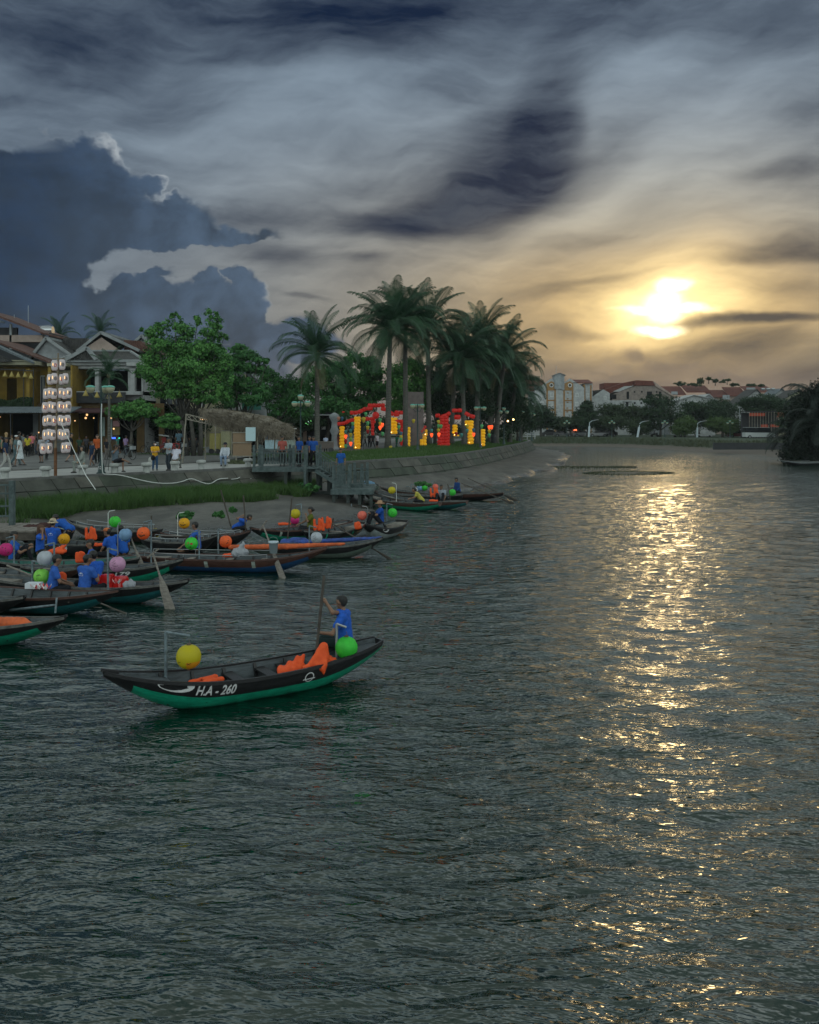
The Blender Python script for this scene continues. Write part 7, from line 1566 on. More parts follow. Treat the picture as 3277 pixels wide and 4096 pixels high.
for (a, b_, xm) in ((2186, 2224, 2206), (2254, 2294, 2280)):
    c = (a + b_) / 2
    for i, (y0, y1) in enumerate(((1562, 1600), (1606, 1636), (1643, 1672), (1680, 1710))):
        pass
    xs0, xs1 = K.X(a), K.X(b_)
    MB().prism([(xs0, K.Z(1562)), (xs1, K.Z(1562)), (xs1, K.Z(1535)), (K.X(xm), K.Z(1524)), (xs0, K.Z(1535))], -.08, -.01).build('orange_gable', m_org, K.o)
    mb = MB()
    for t0, t1 in ((-.12, .32), ): pass
    K.slab(xs0, xs0 + .35, -.08, -.01, 0, K.Z(1562) - .01, m_org, 'orange_pilaster'); K.slab(xs1 - .35, xs1, -.08, -.01, 0, K.Z(1562) - .01, m_org, 'orange_pilaster')
    for y in (1601, 1640, 1676): K.slab(xs0 + .36, xs1 - .36, -.08, -.01, K.Z(y + 3), K.Z(y - 2), m_org, 'orange_band')
    w = MB(); r0, r1 = .32, .46; cx_, cz = K.X(xm), K.Z(1541)
    w.grid([[(cx_ + r * math.cos(t), -.16, cz + r * math.sin(t)) for t in [k * math.pi / 10 for k in range(21)]] for r in (r1, r0)]); w.grid([[(cx_ + r1 * math.cos(t), y, cz + r1 * math.sin(t)) for t in [k * math.pi / 10 for k in range(21)]] for y in (-.08, -.16)])
    ww = w.build('round_window', m_frw, K.o); MB().add([(cx_ + r0 * math.cos(t), -.12, cz + r0 * math.sin(t)) for t in [k * math.pi / 8 for k in range(16)]], [tuple(range(16))]).build('pane', m_glass, ww)
for (a, b_, y0, y1) in ((2166, 2174, 1572, 1584), (2165, 2173, 1608, 1620), (2203, 2213, 1572, 1585), (2201, 2211, 1608, 1622), (2304, 2313, 1574, 1586), (2303, 2312, 1610, 1622), (2348, 2357, 1575, 1587), (2349, 2357, 1610, 1622), (2302, 2310, 1648, 1660)):
    K.window(K.X(a), K.X(b_), K.Z(y1), K.Z(y0), -.02 if a < 2340 else .58, .1)
for (x, y) in ((2272, 1572), (2271, 1594), (2271, 1609), (2270, 1632), (2270, 1647)): K.slab(K.X(x) - .2, K.X(x) + .2, -.06, -.005, K.Z(y) - .12, K.Z(y) + .12, m_org, 'vent')
MB().prism([(.0, K.Z(1533)), (5, K.Z(1516)), (5, K.Z(1514)), (.0, K.Z(1530))], K.X(2290), K.X(2371), axis='x').build('red_roof', m_redf, K.o); MB().prism([(.4, K.Z(1565)), (6, K.Z(1517)), (6, K.Z(1514)), (.4, K.Z(1560))], K.X(2120), K.X(2190), axis='x').build('red_roof', m_redf, K.o)
for px in (2144, 2155, 2166): K.slab(K.X(px), K.X(px) + .5, 6.2, 6.8, K.Z(1520), K.Z(1505), m_dkw, 'chimney')
MB().beam((K.X(2228), 1, K.Z(1496)), (K.X(2228), 1, K.Z(1463)), .08).build('antenna', m_steel, K.o)
Lb = Building('white_gable_house', 'small plain white gable house right of the apartment block', 2370, 2440, 208, GZ); mb = MB().prism([(0, 0), (Lb.W, 0), (Lb.W, Lb.Z(1572)), (Lb.X(2415), Lb.Z(1558)), (Lb.X(2380), Lb.Z(1580)), (0, Lb.Z(1590))], 0, 9).build('wall', m_wht, Lb.o)
MB().prism([(0, Lb.Z(1584)), (0, Lb.Z(1562)), (Lb.X(2412), Lb.Z(1558)), (Lb.X(2380), Lb.Z(1578))], .5, 9.4).build('roof', m_tdk, Lb.o); Lb.window(Lb.X(2417), Lb.X(2426), Lb.Z(1597), Lb.Z(1587), -.02, .08)
Mb = Building('brick_house', 'large unfinished grey brown brick house with a sweeping red gable roof', 2436, 2694, 212, GZ)
mb = MB().prism([(Mb.X(x), Mb.Z(y)) for x, y in ((2450, 1601), (2582, 1601), (2690, 1601), (2690, 1585), (2620, 1543), (2545, 1543), (2450, 1578))], 0, 10).build('brick_wall', m_brk, Mb.o); Mb.slab(Mb.X(2440), Mb.X(2582), -.05, 10, 0, Mb.Z(1601) - .01, m_wht, 'lower_storey'); Mb.slab(Mb.X(2582) + .01, Mb.X(2690), 2, 10, 0, Mb.Z(1601) - .01, m_grw, 'lower_storey')
MB().prism([(Mb.X(2430), Mb.Z(1577)), (Mb.X(2540), Mb.Z(1540)), (Mb.X(2540), Mb.Z(1523)), (Mb.X(2500), Mb.Z(1530)), (Mb.X(2415), Mb.Z(1560))], 1, 9).build('roof', m_redf, Mb.o); MB().prism([(Mb.X(2540), Mb.Z(1542)), (Mb.X(2622), Mb.Z(1542)), (Mb.X(2610), Mb.Z(1524)), (Mb.X(2545), Mb.Z(1521))], -.3, 9).build('roof_top', m_redf, Mb.o); MB().prism([(Mb.X(2620), Mb.Z(1544)), (Mb.X(2700), Mb.Z(1590)), (Mb.X(2700), Mb.Z(1586)), (Mb.X(2612), Mb.Z(1524))], -.3, 9).build('roof_slope', m_pnk, Mb.o)
MB().prism([(Mb.X(2432), Mb.Z(1552)), (Mb.X(2432), Mb.Z(1529)), (Mb.X(2520), Mb.Z(1528)), (Mb.X(2520), Mb.Z(1541))], 4, 9.5).build('rear_roof', m_redf, Mb.o)
MB().prism([(Mb.X(2455), Mb.Z(1566)), (Mb.X(2500), Mb.Z(1545)), (Mb.X(2540), Mb.Z(1542)), (Mb.X(2480), Mb.Z(1566))], .6, .98).build('pale_sheet', m_wht, Mb.o)
for (a, b_, y0, y1) in ((2428, 2440, 1578, 1598), (2445, 2466, 1577, 1596), (2507, 2517, 1566, 1596), (2536, 2542, 1564, 1571), (2565, 2571, 1563, 1570), (2588, 2609, 1566, 1590), (2624, 2630, 1564, 1571), (2636, 2646, 1566, 1586)): MB().box(Mb.X(a), Mb.X(b_), -.04, -.01, Mb.Z(y1), Mb.Z(y0)).build('dark_window_panel', m_blk, Mb.o)  # black panels on the wall, painted in place of shaded openings
Mb.slab(Mb.X(2492), Mb.X(2530), -.6, -.06, Mb.Z(1606), Mb.Z(1602), m_wht, 'balcony'); MB().box(Mb.X(2504), Mb.X(2514), -.12, -.07, Mb.Z(1628), Mb.Z(1608)).build('door', m_blk, Mb.o)
for (a, y) in ((2536, 1608), (2562, 1608)): MB().box(Mb.X(a), Mb.X(a + 7), -.12, -.07, Mb.Z(y + 8), Mb.Z(y)).build('dark_window_panel', m_blk, Mb.o)
Nb = Building('red_roofed_building', 'long low building with dull red roofs carrying round rooftop shrubs', 2652, 3100, 225, GZ)
Nb.slab(0, Nb.W, .5, 12, 0, Nb.Z(1585), m_pnk, 'body')
for (x0, x1, yt, yb) in ((2650, 2745, 1545, 1580), (2748, 2845, 1541, 1570), (2840, 2920, 1560, 1590), (2915, 2990, 1548, 1585), (2990, 3098, 1544, 1570)): MB().prism([(0, Nb.Z(yb)), (5, Nb.Z(yt)), (5, Nb.Z(yt) + .2), (0, Nb.Z(yb) + .2)], Nb.X(x0), Nb.X(x1), axis='x').build('roof', m_redf, Nb.o)
for (x0, x1, y0, y1) in ((2685, 2710, 1566, 1578), (2890, 2918, 1580, 1598), (2985, 3020, 1550, 1558)): MB().box(Nb.X(x0), Nb.X(x1), -.3, -.2, Nb.Z(y1), Nb.Z(y0)).build('window', m_grw, Nb.o)
GR = 'shrubs in planters on the red roofed building'
for i, (sx, sy, rx, ry, lab) in enumerate(((2720, 1536, 24, 9, 'low wide rooftop shrub at the left end of the red roofs'), (2780, 1538, 26, 8, 'flat rooftop hedge below the big round topiary'), (2803, 1525, 17, 14, 'big drum shaped rooftop topiary'), (2835, 1515, 10, 6, 'small flat topped rooftop tree on a thin stem'), (2862, 1522, 14, 7, 'twisted rooftop bonsai tree with a low crown'), (2910, 1520, 16, 5, 'leaning cloud pruned rooftop tree'), (2888, 1528, 10, 3, 'lowest wind swept rooftop bonsai'), (2940, 1538, 20, 7, 'rooftop shrub in the middle of the roofs'), (3003, 1540, 19, 7, 'rooftop shrub left of the last red roof'), (3047, 1541, 13, 5, 'small rooftop shrub at the right end'))):
    tree(lab, 226, sx, [(sx, sy, rx, ry)], 'far', 420, .45, P3(sx, sy + ry + (14 if i in (3, 4, 5) else 2), 226).z, GR, 200 + i, .10 if i in (3, 4, 5) else 0, 'shrub', 'roof_shrub')
for i, (pts, gbl, m, rm, lab) in enumerate((((2718, 1600, 2862, 1600, 2775, 1581, 205), 0, m_wht, m_wht, 'low white sheet roofed shed half hidden by far trees'), ((2800, 1600, 2860, 1600, 2835, 1578, 207), 0, m_grw, m_wht, 'second pale shed roof right of the low white one'), ((2946, 1620, 3085, 1585, 3026, 1559, 200), 0, m_wht, m_tdk, 'blue white gabled house with solar tanks behind the tall street light'), ((3070, 1600, 3168, 1575, 3128, 1556, 203), 0, m_wht, m_tgry, 'white house with a grey hipped roof right of the gabled one'), ((3130, 1600, 3235, 1600, 3200, 1560, 190), 0, m_crm, m_tdk, 'dark roofed house at the right edge above the dark trees'))):
    x0, y0, x1, y1, xm, ym, Y = pts; Q_ = Building('small_house', lab, x0, x1, Y, GZ); Q_.slab(0, Q_.W, 0, 7, 0, Q_.Z(max(y0, y1)), m, 'wall'); Q_.gable_roof(0, Q_.W, 0, 7, Q_.Z(max(y0, y1)), Q_.Z(ym), rm, over=.5, wallm=m, xm=Q_.X(xm), ridge=False)
    if i == 2:
        for k_ in range(3): MB().tube([(Q_.X(3050 + 20 * k_), .6, Q_.Z(1556)), (Q_.X(3064 + 20 * k_), .6, Q_.Z(1556))], .28, 10).build('water_tank', m_steel, Q_.o)
bar = Building('riverside_bar', 'open red lit riverside bar with thin bamboo poles and orange banners', 2990, 3140, 168, GZ, cat='bar'); bar.slab(0, bar.W, 3, 3.3, 0, bar.Z(1650), m_dkw, 'back_wall'); bar.slab(0, bar.W, -.3, 3, bar.Z(1648), bar.Z(1644), m_dkw, 'roof')
m_rl = newmat('red_lit_panel', (.25, .05, .03), emit=(1, .15, .05), estr=.05); 
for (a, b_, y0, y1) in ((3000, 3062, 1652, 1664), (3048, 3075, 1698, 1709), (3085, 3132, 1698, 1708), (3110, 3140, 1650, 1668)): bar.slab(bar.X(a), bar.X(b_), .2, .3, bar.Z(y1), bar.Z(y0), m_rl, 'banner')
for i in range(11): MB().tube([(bar.X(2996 + 11 * i), -.3, 0), (bar.X(2996 + 11 * i), -.3, bar.Z(1648))], .05, 5).build('pole', m_pole2, bar.o)
fw = MB().box(-9, 9, -.1, .2, 0, 1.0).build('landing_wall', m_dkw); fw.location = ((3080 - CX) * 128 / F + 2, 131, .5); tag(fw, 'low grey concrete landing wall before the red lit bar', 'wall')
# ================================================================== lantern park
m_yl = newmat('yellow_lantern_silk', (.80, .50, .01), rough=.6, trans=.3, emit=(1, .55, .02), estr=.14); m_rl2 = newmat('red_lantern_silk', (.42, .014, .012), rough=.55, trans=.25, emit=(1, .05, .03), estr=.08); m_fr = newmat('black_iron_frame', (.012, .013, .015), rough=.5); m_glow = newmat('fairy_light', (1, .7, .3), emit=(1, .6, .2), estr=5)  # yellow and red silk has an added glow to brighten the gateways
flat = MB(); n_ = 14; flat.grid([[(.25 * (max(.05, math.sin(math.pi * i / 8))) ** .5 * (1 + .04 * (k % 2)) * math.cos(2 * math.pi * k / n_), .25 * (max(.05, math.sin(math.pi * i / 8))) ** .5 * (1 + .04 * (k % 2)) * math.sin(2 * math.pi * k / n_), -.145 * math.cos(math.pi * i / 8)) for k in range(n_)] for i in range(9)], close=True)
me_y = flat.mesh('yellow_lantern', m_yl, True); me_rd = flat.mesh('red_lantern', m_rl2, True)
c3 = lambda x, y: (1330 + x * .3884, 1580 + y * .3884)
def stack(arch, Y, x, y0, y1, w, kind='yellow', lean=0, two=False):
    """column of flattened lanterns threaded on an iron rod"""
    s0, s1 = c3(x, y0), c3(x + lean, y1); a, b_ = P3(*s0, Y) - arch.location, P3(*s1, Y) - arch.location; a.y = b_.y = Y - arch.location.y; L_ = (a - b_).length; n = max(2, round(L_ / .29)); rad = w * .3884 * Y / F / 2
    MB().tube([b_, a + Vector((0, 0, .1))], .02, 5).build('rod', m_fr, arch)
    for i in range(n):
        p = a.lerp(b_, (i + .5) / n)
        for dx in ((-rad * .45, rad * .45) if two else (0,)):
            o = link(kind + '_lantern', me_y if kind == 'yellow' else me_rd, arch, p + Vector((dx + .02 * math.sin(i * 2.3), .03 * math.cos(i * 1.7), .01 * math.sin(i)))); k = rad / .25 * (.62 if two else 1); o.scale = (k, k * .9, L_ / n / .27)
    if kind == 'yellow': MB().ball(tuple(b_ + Vector((-rad * .5, -.2, .15))), .035, 6, 4).build('fairy_light', m_glow, arch)
def bar_(arch, Y, pts, r=.20):
    """long red silk rolls forming the roof tiers"""
    w = [P3(*c3(*p), Y) - arch.location for p in pts]
    for a, b_ in zip(w[:-1], w[1:]):
        L_ = (b_ - a).length; n = max(1, round(L_ / .42))
        for i in range(n):
            c, d = a.lerp(b_, i / n), a.lerp(b_, (i + 1) / n); m_ = (c + d) / 2; MB().tube([c, c.lerp(d, .12), m_, c.lerp(d, .88), d], [r * .6, r * .97, r, r * .97, r * .6], 10).build('red_roll', m_rl2, arch, smooth=True)
    MB().tube([p + Vector((0, .1, 0)) for p in w], .018, 5).build('frame_bar', m_fr, arch)
def rods(arch, Y, xs, y0, y1):
    for x in xs: a, b_ = P3(*c3(x, y0), Y) - arch.location, P3(*c3(x, y1), Y) - arch.location; MB().tube([Vector((b_.x, b_.y, 0)), a], .022, 5).build('frame_post', m_fr, arch)
YA = 86
p = P3(*c3(360, 555), YA); p.z = PZ
AA = thing('lantern_arch', 'left lantern gateway with red roll roof tiers and tall yellow lantern columns', 'lantern arch', p)
stack(AA, YA, 100, 322, 545, 56); stack(AA, YA, 257, 222, 555, 66, two=True); stack(AA, YA, 628, 232, 400, 80, two=True); stack(AA, YA, 785, 330, 552, 40); stack(AA, YA, 415, 285, 415, 34, 'red'); stack(AA, YA, 715, 280, 520, 36, 'red')
bar_(AA, YA, [(180, 182), (262, 182)]); bar_(AA, YA, [(262, 182), (312, 155), (352, 138), (415, 138)]); bar_(AA, YA, [(365, 108), (540, 106)]); bar_(AA, YA, [(500, 140), (560, 150)]); bar_(AA, YA, [(590, 175), (632, 205), (690, 198)]); bar_(AA, YA, [(640, 180), (730, 182)])
bar_(AA, YA, [(50, 298), (130, 290), (175, 262), (225, 255)], .18); bar_(AA, YA, [(330, 245), (440, 245)], .19); bar_(AA, YA, [(395, 275), (445, 278)], .15); bar_(AA, YA, [(640, 268), (730, 272)], .18)
MB().ball(tuple(P3(*c3(447, 208), YA - .4) - p), .33, 14, 10).build('red_ball', m_rl2, AA, smooth=True); MB().ball(tuple(P3(*c3(112, 175), YA) - p), .15, 10, 5, sz=.5).build('red_cap', m_rl2, AA); rods(AA, YA, (55, 290, 320, 440, 590, 730, 820), 260, 550)
YB = 88; p = P3(*c3(1260, 545), YB); p.z = PZ
AB = thing('lantern_arch', 'right lantern gateway with a swept red roof and bulky red lantern pillars', 'lantern arch', p)
stack(AB, YB, 1150, 215, 525, 92, 'red', two=True); stack(AB, YB, 1110, 400, 530, 60, 'red'); stack(AB, YB, 1190, 300, 520, 44, 'red'); stack(AB, YB, 1425, 262, 505, 66, two=False); stack(AB, YB, 1385, 262, 320, 46); stack(AB, YB, 1262, 305, 400, 56); stack(AB, YB, 1550, 352, 525, 54); stack(AB, YB, 1275, 408, 425, 66)
bar_(AB, YB, [(1232, 160), (1335, 158)]); bar_(AB, YB, [(1060, 212), (1110, 210)]); bar_(AB, YB, [(1120, 225), (1180, 205), (1215, 180)]); bar_(AB, YB, [(1365, 182), (1415, 212), (1468, 228)]); bar_(AB, YB, [(1255, 228), (1320, 228)], .25)
rods(AB, YB, (1120, 1235, 1335, 1475, 1525, 1575), 200, 530)
p = P3(*c3(940, 545), 87); p.z = PZ; AC = thing('lantern_rosette', 'yellow lantern wheel with a slanting string of red lanterns between the two gateways', 'lantern wheel', p)
stack(AC, 87, 920, 455, 545, 40); stack(AC, 87, 950, 395, 552, 44); stack(AC, 87, 965, 355, 420, 30); stack(AC, 87, 962, 318, 385, 28, 'red', lean=-40)
for k in range(8): t = k * math.pi / 8; MB().tube([(-.5 * math.cos(t), -.3, 1.6 - .7 * math.sin(t)), (.5 * math.cos(t), -.3, 1.6 + .7 * math.sin(t))], .012, 5).build('spoke', m_pole2, AC)
p = P3(*c3(840, 545), 89); p.z = PZ; w_ = MB().box(-.95, .95, 0, .25, 0, 5.6).build('park_wall', newmat('grey_plaster_stele', (.16, .135, .13), rough=.9, var=.2, scale=2)); w_.location = p; tag(w_, 'tall dull mauve stone slab standing between the lantern gateways', 'stone slab')
# strings of small teardrop lanterns
def tear(mat):
    mb = MB(); mb.lathe([(.04, -.24), (.10, -.14), (.155, .02), (.15, .11), (.06, .16)], n=10); return mb.mesh('teardrop_lantern', mat, True)
TC = dict(g=('light green', (.14, .50, .20), 0), y=('yellow', (.62, .48, .05), 0), o=('glowing orange', (.85, .12, .03), .7), b=('blue', (.07, .18, .28), 0), t=('teal', (.09, .30, .28), 0), r=('red', (.45, .02, .02), 0), l=('lime', (.30, .55, .12), 0), s=('salmon', (.65, .30, .20), 0))
TM = {k: tear(newmat('silk_' + v[0].replace(' ', '_'), v[1], rough=.6, trans=.3, emit=v[1] if v[2] else None, estr=v[2])) for k, v in TC.items()}
STR = [('s', 65, [(240)]), ('b', 100, [240]), ('g', 343, [195]), ('y', 320, [250]), ('gyo', 492, [258, 293, 335]), ('o', 514, [305]), ('g', 517, [398]), ('gyr', 364, [290, 335, 375]), ('gb', 210, [295, 335]), ('tylo', 189, [365, 408, 455, 500]), ('torg', 137, [380, 425, 475, 525]), ('y', 836, [265]), ('ygy', 1092, [275, 318, 362]), ('g', 1120, [320]), ('to', 1022, [365, 410]), ('o', 1097, [405]), ('yt', 1388, [320, 365]), ('bo', 1455, [360, 405]), ('t', 1330, [410]), ('oyg', 1616, [330, 372, 412]), ('o', 1640, [328]), ('g', 1540, [320]), ('byg', 707, [395, 430, 455]), ('g', 685, [330]), ('y', 600, [540]), ('r', 1275, [398])]
for cs, x, ys in STR:
    Y = 83 if x < 900 else 85; s0 = c3(x, ys[0]); p = P3(*s0, Y); names = [TC[c][0] for c in cs]
    side = {65: 'far left of the left gateway', 100: 'beside the salmon one left of the gateway', 343: 'under the left gateway roof', 320: 'large, beside the tall yellow column', 492: 'left of the thick pale palm', 514: 'touching the pale palm trunk', 517: 'low beside the pale palm trunk', 364: 'inside the left gateway', 210: 'just left of the tall yellow column', 189: 'left of the tall yellow column', 137: 'by the first yellow column', 836: 'above the mauve stone slab', 1092: 'left of the red lantern pillar', 1120: 'touching the red lantern pillar', 1022: 'beside the tall middle palm', 1097: 'low on the red lantern pillar', 1388: 'inside the right gateway', 1455: 'on the right gateway column', 1330: 'low in the middle of the right gateway', 1616: 'beyond the last yellow column', 1640: 'furthest right in the park', 1540: 'over the last yellow column', 707: 'right of the left gateway', 685: 'by the slim dark palm', 600: 'lying low behind the green shirted man', 1275: 'small under the right gateway roof'}[x]
    o = thing('lantern_string', (' over '.join(names) + (' lanterns' if len(cs) > 1 else ' teardrop lantern') + ' ' + side), 'lantern', p, 0, 'small teardrop lanterns in the park')
    for c, y in zip(cs, ys): q_ = link('teardrop_lantern', TM[c], o, P3(*c3(x, y), Y) - p); q_.scale = (1.35,) * 3 if x == 320 else (1,) * 3
    MB().tube([(0, 0, .7), P3(*c3(x, ys[-1]), Y) - p], .008, 4).build('string', m_fr, o)
for i, (sx, sy) in enumerate(((2032, 1684), (2054, 1678))): o = MB().ball((0, 0, 0), .10, 8, 6).build('park_light', m_glow, None, loc=P3(sx, sy, 105)); tag(o, ('left', 'right')[i] + ' of two small amber lights at the right end of the park', 'lamp')
for i, (sx, sy) in enumerate(((1975, 1780), (2035, 1768))):
    o = thing('waste_bin', ('nearer', 'farther')[i] + ' dark cylindrical bin on the lawn near the end of the park', 'bin', G3(sx, sy, PZ)); MB().lathe([(.28, 0), (.30, .9), (.31, .92)], n=12).build('body', m_fr, o); MB().lathe([(.31, .92), (.22, 1.15), (.05, 1.2)], n=12).build('lid', m_fr, o)

# ================================================================== people on the promenade
def walker(sx, head, feet, label, rzdeg, pose='stand', z=PZ, Yf=None, **k):
    Y = Yf or F * (CAM_H - z) / (feet - HY); s_ = max(.86, min(1.14, (feet - head) * Y / F / 1.70)); kw = dict(h=.036); kw.update(k)
    return person(label, ((sx - CX) * Y / F, Y, z), R(rzdeg), pose, s=s_, **kw)
KH = (.10, .09, .06)
walker(22, 1750, 1882, 'man in a navy polo and pale trousers walking at the far left edge', 10, 'walk', top=(.015, .03, .07), legs=(.33, .33, .31))
walker(25, 1730, 1852, 'woman with a blond bun and a sleeveless black top at the left edge', 100, 'walk', top=(.01, .01, .01), legs=(.05, .05, .05), hair=(.30, .20, .10), sleeves='none', pale=True)
walker(79, 1742, 1866, 'woman in a long white dress and black shoes walking left of the lantern tower', 190, 'walk', top=(.50, .54, .56), legs=(.48, .52, .54), skirt=(.9, .40, .22), hair='long')
walker(62, 1742, 1862, 'person in a white cap and grey green clothes walking behind the white dress', 15, 'walk', top=(.10, .15, .16), legs=(.06, .10, .11), hat=('cap', (.55, .55, .55)))
walker(76, 1712, 1838, 'tall man in a grey shirt behind the woman in white', 80, 'stand', top=(.14, .17, .17), legs=(.03, .03, .03))
walker(111, 1740, 1826, 'woman in a yellow shirt with long black hair seen from behind', 90, 'stand', top=(.42, .34, .03), legs=(.01, .01, .012), hair='long')
walker(127, 1731, 1822, 'woman in a pink top beside the yellow shirt', 80, 'stand', top=(.50, .16, .17), legs=(.02, .02, .02), hair='bun')
walker(166, 1742, 1851, 'person in a pale patterned shirt and dark shorts under the lantern tower', 250, 'stand', top=(.28, .28, .30), legs=('shorts', (.02, .02, .025)))
walker(283, 1732, 1850, 'man in a black t-shirt with a white badge walking right of the lantern tower', 20, 'walk', top=(.012, .012, .014), legs=('shorts', (.02, .02, .02)), pale=True)
walker(368, 1773, 1866, 'woman in dark blue with a white face mask', 235, 'walk', top=(.015, .03, .06), legs=(.012, .022, .05), skirt=(.9, .45, .18))
walker(390, 1738, 1853, 'woman in a rust orange top holding a paper behind the near lamp post', 265, 'stand', top=(.36, .075, .02), legs=(.01, .01, .01), pale=True)
walker(503, 1742, 1822, 'person in a lilac shirt near the parked bicycles', 60, 'stand', top=(.26, .18, .32), legs=(.03, .03, .04)); walker(716, 1712, 1812, 'man in a blue grey shirt with his back turned under the trees', 100, 'stand', top=(.10, .17, .22), legs=(.02, .02, .03))
mk = lambda root, J, K: MB().ball(tuple(K['hd'] + np.array((.085, 0, -.03))), .05, 8, 5, sz=.9).build('face_mask', FABW, root)
def bag(rgb, dx, dy, dz, nm='handbag'): 
    def f(root, J, K): MB().ball((K['wR'][0] + dx, K['wR'][1] + dy, K['wR'][2] + dz), .13, 10, 6, sz=1.25, sx=.6).build(nm, cloth(rgb), root)
    return f
walker(620, 1768, 1882, 'woman in a mustard yellow shirt and jeans wearing a white face mask', 300, 'stand', top=(.62, .33, .02), legs=DENIM, hair='short', pale=True, h=.032, arms=((.12, .22, .20), (.28, .06, .24), (.12, -.22, .20), (.30, -.04, .22)), extra=lambda r_, J, K: (mk(r_, J, K), bag((.015, .015, .015), -.02, -.15, -.35)(r_, J, K)))
bp_ = lump('backpack', 'pale grey backpack standing behind the woman in mustard yellow', 'backpack', [((0, 0, .1), (0, 0, .45), .17, .13)], cloth((.30, .30, .28)), G3(603, 1868, PZ), 0, .04, .03)
walker(676, 1752, 1883, 'tall man in a grey shirt with a shoulder strap looking down at his phone', 235, 'stand', top=(.27, .31, .34), legs=(.03, .04, .05), h=.032, arms=((.12, .22, .20), (.28, .08, .26), (.12, -.22, .20), (.30, -.06, .24)))
def on_bollard(i, label, rz, pose='sit', dx=0, **k):
    p = bpos[i]; kw = dict(h=.032); kw.update(k); zz = .545 - (.50 if pose == 'sit' else .55) + .12; return person(label, (p.x + dx, p.y + .05, PZ + zz - .03), R(rz), pose, **kw)
on_bollard(2, 'woman in a pale patterned dress sitting on a bollard left of the near lamp', 205, 'sit', top=(.22, .24, .22), legs=(.20, .22, .20), hair='long', sleeves='long', pale=True)
on_bollard(3, 'photographer in a dark vest sitting cross legged on a bollard raising a camera', -20, 'cross', top=(.10, .13, .16), legs=('shorts', (.015, .015, .02)), arms=((.10, .24, .42), (.20, .08, .66), (.10, -.24, .42), (.20, -.06, .66)), headturn=.6,
           extra=lambda r_, J, K: MB().box(K['hd'][0] + .10, K['hd'][0] + .22, -.06, .08, K['hd'][2] - .04, K['hd'][2] + .05).build('camera', m_fr, r_))
on_bollard(5, 'person in a white shirt perched on a bollard with back to the river', 80, 'sit', top=(.50, .50, .58), legs=(.16, .17, .15), lean=.35)
on_bollard(7, 'woman in white with a dark hat sitting on a bollard facing the river', 265, 'sit', top=(.42, .45, .50), legs=(.18, .24, .34), hat=('sun', (.02, .02, .03)), hair='long', sleeves='long', pale=True)
tri_ = thing('tripod', 'thin black camera tripod beside the seated photographer', 'tripod', G3(440, 1884, PZ))
for a in (0, 2.1, 4.2): MB().tube([(.4 * math.cos(a), .4 * math.sin(a), 0), (0, 0, 1.15)], .014, 5).build('leg', m_fr, tri_)
MB().tube([(0, 0, 1.1), (0, 0, 1.4)], .02, 6).build('column', m_fr, tri_)
walker(846, 1731, 1801, 'woman in a long magenta dress and white hat', 90, 'stand', top=(.42, .012, .085), legs=(.42, .012, .085), skirt=(.9, .15, .24), hat=('bucket', (.6, .6, .6)))
walker(814, 1738, 1804, 'woman in a long yellow green dress beside the magenta one', 100, 'stand', top=(.14, .16, .03), legs=(.14, .16, .03), skirt=(.9, .15, .22), hair='long')
for i, (sx, c, lab) in enumerate(((757, (.012, .012, .015), 'person in black sitting on a bench left of the dresses'), (782, (.05, .05, .05), 'second bench sitter in dark clothes with bare legs'))):
    Y = 78; person(lab, ((sx - CX) * Y / F, Y, PZ), R(-60), 'sit', top=c, legs=('shorts', (.03, .03, .035)), h=.04)
bn = thing('bench', 'low concrete bench under the two dark clothed sitters', 'bench', ((772 - CX) * 78 / F, 78.1, PZ)); MB().box(-1.3, 1.6, -.25, .25, .38, .45).build('seat', m_grw, bn); [MB().box(x, x + .3, -.2, .2, 0, .38).build('leg', m_grw, bn) for x in (-1.1, .1, 1.1)]
# jetty and park
person('man in a faded red checked shirt leaning on the jetty railing', ((1130 - CX) * 51.2 / F, 51.2, JZ), R(265), 'stand', top=(.30, .075, .06), legs=(.015, .013, .012), h=.034)
person('man in a blue shirt standing at the middle post of the jetty', ((1198 - CX) * 51.0 / F, 51.0, JZ), R(230), 'stand', top=(.012, .06, .24), legs=(.01, .01, .015), h=.034)
person('man in a blue shirt at the top of the jetty steps', ((1254 - CX) * 51.0 / F, 51.0, JZ), R(285), 'stand', top=(.014, .065, .26), legs=(.01, .01, .012), h=.034)
person('man in dark blue half hidden behind the one at the steps', ((1240 - CX) * 51.9 / F, 51.9, JZ), R(240), 'stand', top=(.01, .035, .14), legs=(.01, .01, .012), h=.036)
person('man in a blue polo standing alone on the lower jetty steps', ((1364 - CX) * 49.9 / F, 49.9, 1.28), R(250), 'stand', top=(.014, .08, .30), legs=(.10, .12, .14), h=.034)
walker(1510, 1733, 1799, 'person in a white t-shirt and dark shorts by the thick palm trunk', 150, 'stand', top=(.55, .50, .56), legs=('shorts', (.01, .01, .012)), h=.045)
walker(1588, 1742, 1800, 'person in a green shirt bending beside the slim dark palm', 210, 'walk', top=(.01, .11, .06), legs=(.02, .06, .04), h=.045); walker(1478, 1738, 1790, 'person in dark clothes under the left gateway', 90, 'stand', top=(.02, .02, .025), h=.045); walker(1492, 1742, 1788, 'second dark clothed person under the left gateway', 120, 'walk', top=(.03, .025, .03), h=.045)
walker(1303, 1722, 1790, 'vendor in a pale blue shirt behind the dark table', 120, 'stand', top=(.34, .38, .50), h=.045, Yf=78); walker(1066, 1726, 1800, 'person in a blue grey shirt beside the pale blue cart', 60, 'stand', top=(.08, .13, .20), h=.045)
walker(1370, 1725, 1800, 'person behind the first yellow lantern column', 60, 'stand', top=(.05, .05, .06), h=.05) if False else None
rd = random.Random(12)
